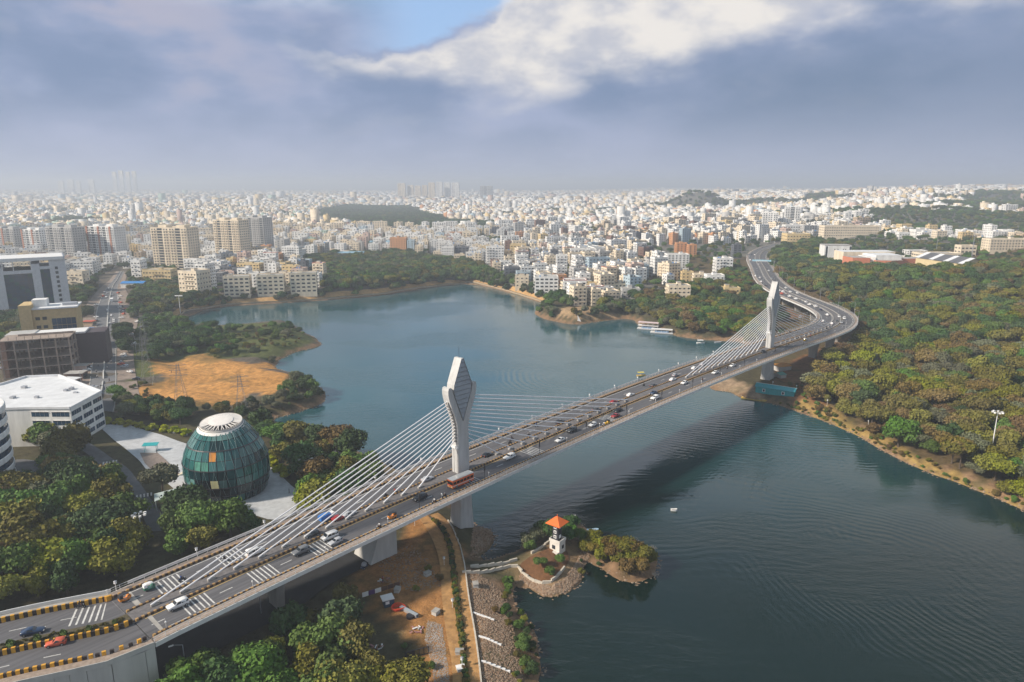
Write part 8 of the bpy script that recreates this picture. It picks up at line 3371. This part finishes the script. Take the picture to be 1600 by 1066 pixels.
mb = MB(); mb.box(-1.7, 0, .15, 2.1, .08, 1.75, M_DARK, bottom=True); mb.obj('solid_leaf', t)
x, y, z = T(571, 932)
t = thing('hoarding', 'low hoarding with white and purple panels on the edge of the dirt yard', 'hoarding', (x, y, z), R(30))
for k, mm in enumerate((M_WHITE, mat('panel_purple', (.10, .04, .16), .6), M_WHITE, mat('panel_brown', (.12, .06, .04), .7), mat('panel_brown', (.12, .06, .04), .7), mat('panel_brown', (.12, .06, .04), .7))):
 mb = MB(); mb.box(k * 1.75, 0, 0, 1.65, .12, 1.3, mm); mb.obj('panel', t)
x, y, z = T(569, 888)
t = thing('cement_mixer', 'small grey and blue cart parked under the bridge beside the dirt yard', 'cart', (x, y, z), R(60))
mb = MB(); mb.blob(0, 0, 1.2, .9, .7, .7, M_STEEL, 3, .05, 10, 6); mb.obj('drum', t)
mb = MB(); mb.box(0, 0, .4, 2.2, .9, .25, CP['dark blue'], bottom=True); mb.obj('frame', t)
for yy in (-.5, .5):
 inst('wheel', WHEEL_ME, t, (-.6, yy, .33))
for k, (a, b, lab) in enumerate(((588, 1014, 'broken pile of pale boards beside trees at the yard edge'), (651, 985, 'heap of pale scrap pieces in the middle of the yard'), (600, 908, 'heap of dark and pink scrap at the top of the yard'))):
 x, y, z = T(a, b)
 t = thing('scrap_heap', lab, 'scrap heap', (x, y, z))
 rr = random.Random(k)
 for j in range(12):
  mb = MB(); mb.box(rr.uniform(-1.4, 1.4), rr.uniform(-1.2, 1.2), rr.uniform(0, .3), rr.uniform(.5, 1.3), rr.uniform(.15, .4), rr.uniform(.08, .3), rr.choice((M_WHITE, M_CONC, M_STONE, mat('scrap_pink', (.4, .2, .2), .8))), rr.uniform(0, 3), bottom=True)
  mb.obj('piece', t)
stones('gravel_slope', 'grey gravel slope left of the sandy path', [TP([(668, 970), (690, 975), (696, 1010), (702, 1060), (704, 1100), (680, 1100), (676, 1040), (664, 1000)])], 2200, .08, .2, 12, 'gravel', (mat('gravel_grey', (.34, .31, .29), .9, var=.3), M_STONE2))
stones('yard_rubble', 'scattered rubble in the upper part of the dirt yard', [TP([(590, 880), (640, 850), (668, 872), (690, 915), (650, 925), (610, 915)])], 900, .06, .3, 13)

# ---------------------------------------------------------------- orange-roofed tower on the spit
def spit_tower():
 x, y, z = T(871, 859)
 t = thing('lookout_tower', 'small white and black lookout tower with a bright orange pyramid roof on the spit', 'tower', (x, y, z), R(-38))
 w = mat('tower_white', (.70, .66, .60), .8, var=.1)
 k_ = mat('tower_black', (.03, .03, .04), .7, var=.1)
 mb = MB(); mb.box(0, 0, -1, 3.5, 3.2, 4.2, w); mb.obj('base', t)
 mb = MB(); mb.box(0, -2.1, -.6, 3.3, 1.2, 1.0, w); mb.box(0, -2.9, -.6, 2.8, .6, .6, mat('step_tan', (.5, .33, .2), .8)); mb.obj('steps', t)
 mb = MB(); parapet(mb, 3.8, 3.5, 3.2, .8, w, .2); mb.obj('parapet', t)
 mb = MB(); mb.box(-.3, .1, 3.2, 2.0, 2.0, 5.4, k_); mb.obj('shaft', t)
 for f in range(3):
  mb = MB(); mb.box(-.3, -.95, 4.1 + f * 1.55, .95, .12, .95, M_WHITE, bottom=True); q = mb.obj('window_frame', t)
  mb = MB(); mb.box(-.3, -1.02, 4.32 + f * 1.55, .45, .06, .5, M_GLASS); mb.obj('window_pane', q)
  mb = MB(); mb.box(.76, .1, 4.1 + f * 1.55, .1, .9, .95, M_WHITE if f != 1 else k_, bottom=True); mb.obj('side_panel', t)
 mb = MB(); mb.box(-.3, -1.64, .9, 1.1, .08, 1.2, M_GLASS); mb.obj('window', t)
 mb = MB(); mb.box(1.78, .2, 1.0, .08, 1.0, 1.1, M_GLASS); mb.obj('window', t)
 mo = mat('roof_orange', (.82, .15, .015), .6, var=.1)
 e = 2.55
 apex = (-.3, .1, 10.9)
 cs = [(-e - .3, -e + .1, 8.9), (e - .3, -e + .1, 8.9), (e - .3, e + .1, 8.9), (-e - .3, e + .1, 8.9)]
 for i in range(4):
  a, b = cs[i], cs[(i + 1) % 4]
  mb = MB(); mb.poly([a, b, apex], mo); mb.poly([(b[0], b[1], b[2] - .15), (a[0], a[1], a[2] - .15), a, b][::-1], mo); mb.obj('roof_slope', t)
 mb = MB(); mb.poly([(c[0], c[1], 8.75) for c in cs][::-1], k_); mb.obj('soffit', t)
 mb = MB(); mb.tube((-.3, .1, 10.9), (-.3, .1, 11.4), .1, mo, n=5); mb.obj('finial', t)


spit_tower()
x, y, z = T(897, 828)
t = thing('lamp_post', 'thin white pole lamp just right of the orange-roofed tower', 'lamp post', (x, y, z), 0)
mb = MB(); mb.tube((0, 0, 0), (0, 0, 5), .08, M_WHITE, n=5); mb.obj('post', t)
mb = MB(); mb.box(0, 0, 4.9, .9, .3, .2, M_WHITE); mb.obj('lantern', t)
for i, (a, b, lab) in enumerate(((1016, 872, 'bare pale dead tree at the tip of the spit'), (990, 862, 'small bare tree rising behind the spit bushes'), (1022, 905, 'broken pale snag at the waterline of the spit'))):
 x, y, z = T(a, b)
 t = thing('dead_tree', lab, 'dead tree', (x, y, max(z, 0)))
 rr = random.Random(40 + i)
 mw = mat('dead_wood', (.42, .36, .30), .9, var=.2)
 hh = (4.2, 4.5, 2.0)[i]
 mb = MB(); mb.tube((0, 0, -.5), (.2, 0, hh * .5), .16, mw, .1, n=5); mb.obj('trunk', t)
 for k in range(16):
  z0 = rr.uniform(.15, .5) * hh
  a_ = rr.uniform(0, 6.28)
  l_ = rr.uniform(.6, 1.0) * hh * .55
  mb = MB()
  e = (math.cos(a_) * l_ * .7, math.sin(a_) * l_ * .7, z0 + l_ * .8)
  mb.tube((.1, 0, z0), e, .06, mw, .02, n=4, caps=False)
  for _ in range(4):
   d2 = (e[0] + rr.uniform(-.8, .8), e[1] + rr.uniform(-.8, .8), e[2] + rr.uniform(-.2, .9))
   f_ = rr.uniform(.4, 1)
   mb.tube((e[0] * f_, e[1] * f_, z0 + (e[2] - z0) * f_), d2, .03, mw, .01, n=3, caps=False)
  mb.obj('branch', t)

# ---------------------------------------------------------------- right shore: teal shed, boats
x, y, z = T(1214, 619)
t = thing('boathouse', 'long bright teal shed with a ribbed roof on the right shore below the far pylon', 'shed', (x + .5, y + 3.5, z), R(-33))
mb = MB(); mb.box(0, 0, -1, 19.5, 5.0, 4.6, M_TEAL, top=False); mb.obj('wall', t)
M_TEALR = mat('roof_teal', (.05, .42, .48), .45, var=.1)
for k in range(14):
 mb = MB()
 a, b = -10.2 + k * 1.46, -10.2 + k * 1.46 + 1.4
 mb.quad((a, -3.0, 3.5), (b, -3.0, 3.5), (b, .6, 4.7), (a, .6, 4.7), M_TEALR)
 mb.quad((a, .6, 4.7), (b, .6, 4.7), (b, 3.0, 3.7), (a, 3.0, 3.7), M_TEALR)
 mb.box((a + b) / 2, -3.0, 3.32, 1.4, .06, .2, M_TEALR)
 mb.obj('roof_sheet', t)
mb = MB(); mb.box(0, .6, 4.68, 20.6, .3, .12, M_WHITE); mb.obj('ridge', t)
for u in (-5.5, 4.2):
 mb = MB(); mb.box(u, -2.56, .9, 1.5, .1, 1.7, M_WHITE, bottom=True); q = mb.obj('window_frame', t)
 mb = MB(); mb.box(u, -2.63, 1.15, .9, .08, 1.2, M_GLASS); mb.obj('window_pane', q)
for i in range(9):
 mb = MB(); mb.box(-9 + i * 2.2, -2.52, 0, .12, .06, 3.4, M_TEALR); mb.obj('rib', t)


def boat(px, py, L_, W_, hull, rz, label, canopy=None, cabin=None, z=0.0):
 x, y = G(px, py, 0.3)
 t = thing('boat', label, 'boat', (x, y, z), rz, 'boats on the lake')
 mb = MB()
 rings = []
 for f, w, zk in ((-.5, .75, .0), (-.35, .95, -.15), (0, 1, -.2), (.3, .85, -.15), (.45, .4, .05), (.5, .05, .3)):
  rings.append([(f * L_, -w * W_ / 2, .62 + max(0, f) * .5), (f * L_, -w * W_ * .36, zk), (f * L_, w * W_ * .36, zk), (f * L_, w * W_ / 2, .62 + max(0, f) * .5), (f * L_, w * W_ * .42, .6 + max(0, f) * .5), (f * L_, w * W_ * .34, .3), (f * L_, -w * W_ * .34, .3), (f * L_, -w * W_ * .42, .6 + max(0, f) * .5)])
 mb.rings(rings, hull, True, True, True)
 mb.obj('hull', t)
 for f in (-.25, 0, .22):
  mb = MB(); mb.box(f * L_, 0, .42, .35, W_ * .7, .08, M_CONC2, bottom=True); mb.obj('thwart', t)
 if canopy:
  for f in (-.35, .2):
   for sg in (-1, 1):
    mb = MB(); mb.tube((f * L_, sg * W_ * .38, .5), (f * L_, sg * W_ * .38, 2.3), .05, M_STEEL, n=4); mb.obj('canopy_post', t)
  mb = MB(); mb.box(-.07 * L_, 0, 2.3, L_ * .68, W_ * .95, .12, canopy, bottom=True); mb.obj('canopy', t)
 return t


M_HULLY = mat('hull_yellow', (.72, .48, .10), .5, var=.12)
boat(1002, 587, 5.5, 2.2, M_HULLY, R(10), 'small yellow boat alone on the water above the bridge', mat('canopy_yellow', (.75, .6, .1), .6))
boat(1178, 624, 13, 3.0, M_HULLY, R(-30), 'long yellow wooden boat moored left of the teal shed', None)
boat(1166, 619, 8, 2.4, mat('hull_tan', (.5, .36, .2), .6), R(-25), 'tan boat moored just behind the long yellow boat')
boat(1095, 536, 6.0, 2.6, M_WHITE, R(0), 'small white boat off the far right bank', M_WHITE)
boat(1122, 535, 5.0, 2.4, mat('hull_grey', (.4, .42, .45), .6), R(5), 'small grey boat near the bank, right of the white one')
boat(1053, 797, 2.2, 1.1, M_WHITE, R(-10), 'tiny white boat on the near water right of the spit')
boat(926, 829, 4.0, 1.6, mat('hull_pale_blue', (.35, .5, .65), .5), R(5), 'small pale blue boat beside the spit', None)


def ferry(px, py, L_, label, rz):
 x, y = G(px, py, 0.5)
 t = thing('pontoon_boat', label, 'boat', (x, y, 0), rz, 'moored tour boats')
 for sg in (-1, 1):
  mb = MB(); mb.tube((-L_ / 2, sg * 1.8, .2), (L_ / 2, sg * 1.8, .2), .5, M_STEEL, n=8); mb.obj('pontoon', t)
 mb = MB(); mb.box(0, 0, .7, L_, 5.0, .25, M_WHITE, bottom=True); mb.obj('deck', t)
 for lv in range(2 if 'two-deck' in label else 1):
  for i in range(5):
   for sg in (-1, 1):
    mb = MB(); mb.tube((-L_ / 2 + .8 + i * (L_ - 1.6) / 4, sg * 2.2, .9 + 2.4 * lv), (-L_ / 2 + .8 + i * (L_ - 1.6) / 4, sg * 2.2, 3.3 + 2.4 * lv), .08, M_WHITE, n=4); mb.obj('post', t)
  mb = MB(); mb.box(0, 0, 3.2 + 2.4 * lv, L_ * .94, 5.2, .2, M_WHITE if lv == 0 else mat('awning_pink', (.7, .55, .55), .7), bottom=True); mb.obj('awning', t)
 mb = MB(); mb.box(0, 0, 1.0, L_ * .6, 3.4, 1.2, mat('cabin_blue', (.2, .3, .45), .6)); mb.obj('cabin', t)


ferry(1013, 514, 17, 'two-deck white tour boat moored at the far bank, left one', R(-22))
ferry(1034, 520, 17, 'low white tour boat with blue cabin moored at the far bank, right one', R(-18))
x, y = G(906, 505, .3)
t = thing('white_sail', 'white sail-shaped sign at the tip of the far jetty', 'sign', (x, y, .3))
mb = MB(); mb.rings([[(-2.2, -.5, 0), (1.6, -.5, 0), (1.6, .5, 0), (-2.2, .5, 0)], [(-1.8, -.25, 3.2), (0, -.25, 3.2), (0, .25, 3.2), (-1.8, .25, 3.2)], [(-2.1, -.1, 6.4), (-1.7, -.1, 6.4), (-1.7, .1, 6.4), (-2.1, .1, 6.4)]], M_WHITE, True, True, True); mb.obj('sail', t)
for i, (a, b) in enumerate(((1207, 606), (1244, 612), (1262, 622), (1292, 635), (1322, 648), (1356, 668))):
 x, y, z = T(a, b)
 lamp_white(x, y, z, 3.0, 'white garden lamp along the right shore track, ' + ('nearest the far pylon', 'second from the far pylon', 'third from the far pylon', 'fourth from the far pylon', 'fifth from the far pylon', 'farthest from the far pylon')[i], 'garden lamps of the right shore')
# construction huts behind the far pylon
for (a, b, w_, d_, h_, mm, lab) in ((1222, 578, 9, 5, 2.6, mat('sheet_orange', (.62, .27, .04), .6), 'low orange-roofed hut just behind the far pylon'), (1205, 588, 6, 4, 2.2, mat('sheet_tan', (.5, .33, .18), .8), 'tan hut beside the foot of the far pylon'), (1221, 590, 4, 3, 2.0, mat('sheet_green', (.15, .42, .36), .7), 'small green hut right of the far pylon foot')):
 x, y, z = T(a, b)
 t = thing('hut', lab, 'hut', (x, y, z), R(20))
 mb = MB(); mb.box(0, 0, -.5, w_, d_, h_ + .5, M_CONC, top=False); mb.obj('wall', t)
 mb = MB(); mb.quad((-w_ / 2 - .3, -d_ / 2 - .4, h_), (w_ / 2 + .3, -d_ / 2 - .4, h_), (w_ / 2 + .3, d_ / 2 + .4, h_ + .8), (-w_ / 2 - .3, d_ / 2 + .4, h_ + .8), mm); mb.obj('roof', t)

# promenade behind the plaza and along the far bank
M_PROM = mat('promenade_ochre', (.50, .30, .12), .9, var=.2, scale=.4)
struct(ribbon('promenade', [(468, 690), (505, 696), (540, 706), (575, 722), (605, 742), (640, 762), (660, 785)], [(478, 686), (512, 692), (548, 702), (585, 716), (616, 734), (650, 752), (676, 778)], .3, M_PROM))
struct(ribbon('service_road', [(508, 705), (530, 716), (556, 732), (590, 752)], [(514, 701), (538, 711), (566, 726), (602, 746)], .3, M_TILE))
low_wall('promenade_wall', [(478, 685), (512, 691), (548, 701), (585, 715), (616, 733)], .9, .3, mat('wall_dark_rail', (.12, .08, .06), .8), 'dark low wall between the ochre promenade and the lake', block=3.2)
_b = resamp(Z_BANK, 90)
mb = MB()
rg = []
for i in range(89):
 dv = _b[min(i + 1, 89)] - _b[i]
 nn = np.array([-dv[1], dv[0]]) / np.linalg.norm(dv)
 a, c = _b[i] + nn * 2.0, _b[i] + nn * 7.0
 rg.append([(a[0], a[1], H(*a) + .3), (c[0], c[1], H(*c) + .45)])
mb.rings(rg, M_PROM, closed=False)
struct(mb.obj('bank_path'))
low_wall('bank_wall', [(275, 498), (330, 480), (400, 474), (470, 470), (550, 464), (600, 459), (660, 449), (725, 442), (760, 446), (800, 457), (848, 473)], 1.0, .6, mat('bank_wall_tan', (.42, .33, .22), .85), 'long tan retaining wall following the far bank', block=6.0)
# utility poles by the boulevard
for i, (a, b) in enumerate(((118, 586), (128, 606), (150, 500), (200, 470), (214, 560))):
 x, y, z = T(a, b)
 t = thing('street_light', 'thin street light by the boulevard, ' + where(x, y), 'street light', (x, y, z), R(10), 'street lights along the boulevard')
 mb = MB(); mb.tube((0, 0, 0), (0, 0, 9), .14, M_STEEL, .08, n=5); mb.obj('pole', t)
 mb = MB(); mb.tube((0, 0, 9), (2, 0, 9.4), .07, M_STEEL, n=4); mb.obj('arm', t)
# shops, stalls and parked clutter left of the boulevard
rr = random.Random(77)
for (a, b) in ((128, 578), (134, 560), (120, 590), (136, 520), (140, 508), (112, 600), (130, 545), (126, 532)):
 x, y, z = T(a, b)
 colr = rr.choice(('white', 'tan', 'pinkish', 'pale grey', 'brown'))
 w_, d_ = rr.uniform(6, 11), rr.uniform(5, 8)
 t = thing('roadside_shop', 'low %s shop, boulevard left side, %s' % (colr, where(x, y)), 'shop', (x, y, z), R(rr.uniform(-10, 10)), 'low shops beside the boulevard')
 mb = MB(); mb.box(0, 0, -.5, w_, d_, 3.6, WM[colr], top=False); mb.obj('wall', t)
 mb = MB(); mb.box(0, -.3, 3.1, w_ + .6, d_ + .8, .16, rr.choice((M_ROOF, M_ROOFW, M_RED, M_TANKB)), bottom=True); mb.obj('roof', t)
 mb = MB(); mb.box(w_ / 2 + .02, 0, .2, .08, d_ * .7, 2.2, M_GLASS); mb.obj('shopfront', t)
# ---------------------------------------------------------------- air
def build_haze():
 mb = MB()
 m = bpy.data.materials.new('haze_air')
 m.use_nodes = True
 nt = m.node_tree
 nt.nodes.clear()
 out = nt.nodes.new('ShaderNodeOutputMaterial')
 v = nt.nodes.new('ShaderNodeVolumePrincipled')
 v.inputs['Color'].default_value = (0.84, 0.91, 1.0, 1)
 v.inputs['Density'].default_value = HAZE_DENSITY
 v.inputs['Anisotropy'].default_value = 0.15
 nt.links.new(v.outputs[0], out.inputs['Volume'])
 mb.box(0, 5600, -5.5, 34000, 14000, 190, m, bottom=True)
 o = mb.obj('haze')
 stuff(o)
 o['label'] = 'pale blue-grey haze thickening towards the horizon'
 o['category'] = 'haze'


build_haze()

# ---------------------------------------------------------------- give each thing its own label
def finish_labels():
 ordn = ['leftmost', 'second from left', 'third from left', 'fourth from left', 'fifth from left', 'sixth from left', 'seventh from left', 'eighth from left', 'ninth from left', 'tenth from left', 'eleventh from left', 'twelfth from left', 'thirteenth from left', 'fourteenth from left', 'fifteenth from left']
 by = {}
 for o in THINGS:
  if o.get('kind'):
   continue
  w = o['label'].split()
  if len(w) > 16:
   print('LONG', o['label'])

  by.setdefault(o['label'], []).append(o)
 for lab, L_ in by.items():
  if len(L_) < 2:
   continue
  def key(o):
   p = o.location
   return P(p.x, p.y, p.z)[0]
  L_.sort(key=key)
  n = len(L_)
  for i, o in enumerate(L_):
   if n <= 15:
    e = ordn[i] if i < n - 1 or n == 1 else 'rightmost'
   else:
    e = 'number %d from left' % (i + 1)
   if n == 2:
    e = ('left', 'right')[i] + ' one of two'
   o['label'] = lab + ', ' + e


finish_labels()
for _o in THINGS:
 if len(_o['label'].split()) > 16:
  print('LONG', _o.name, _o['label'])
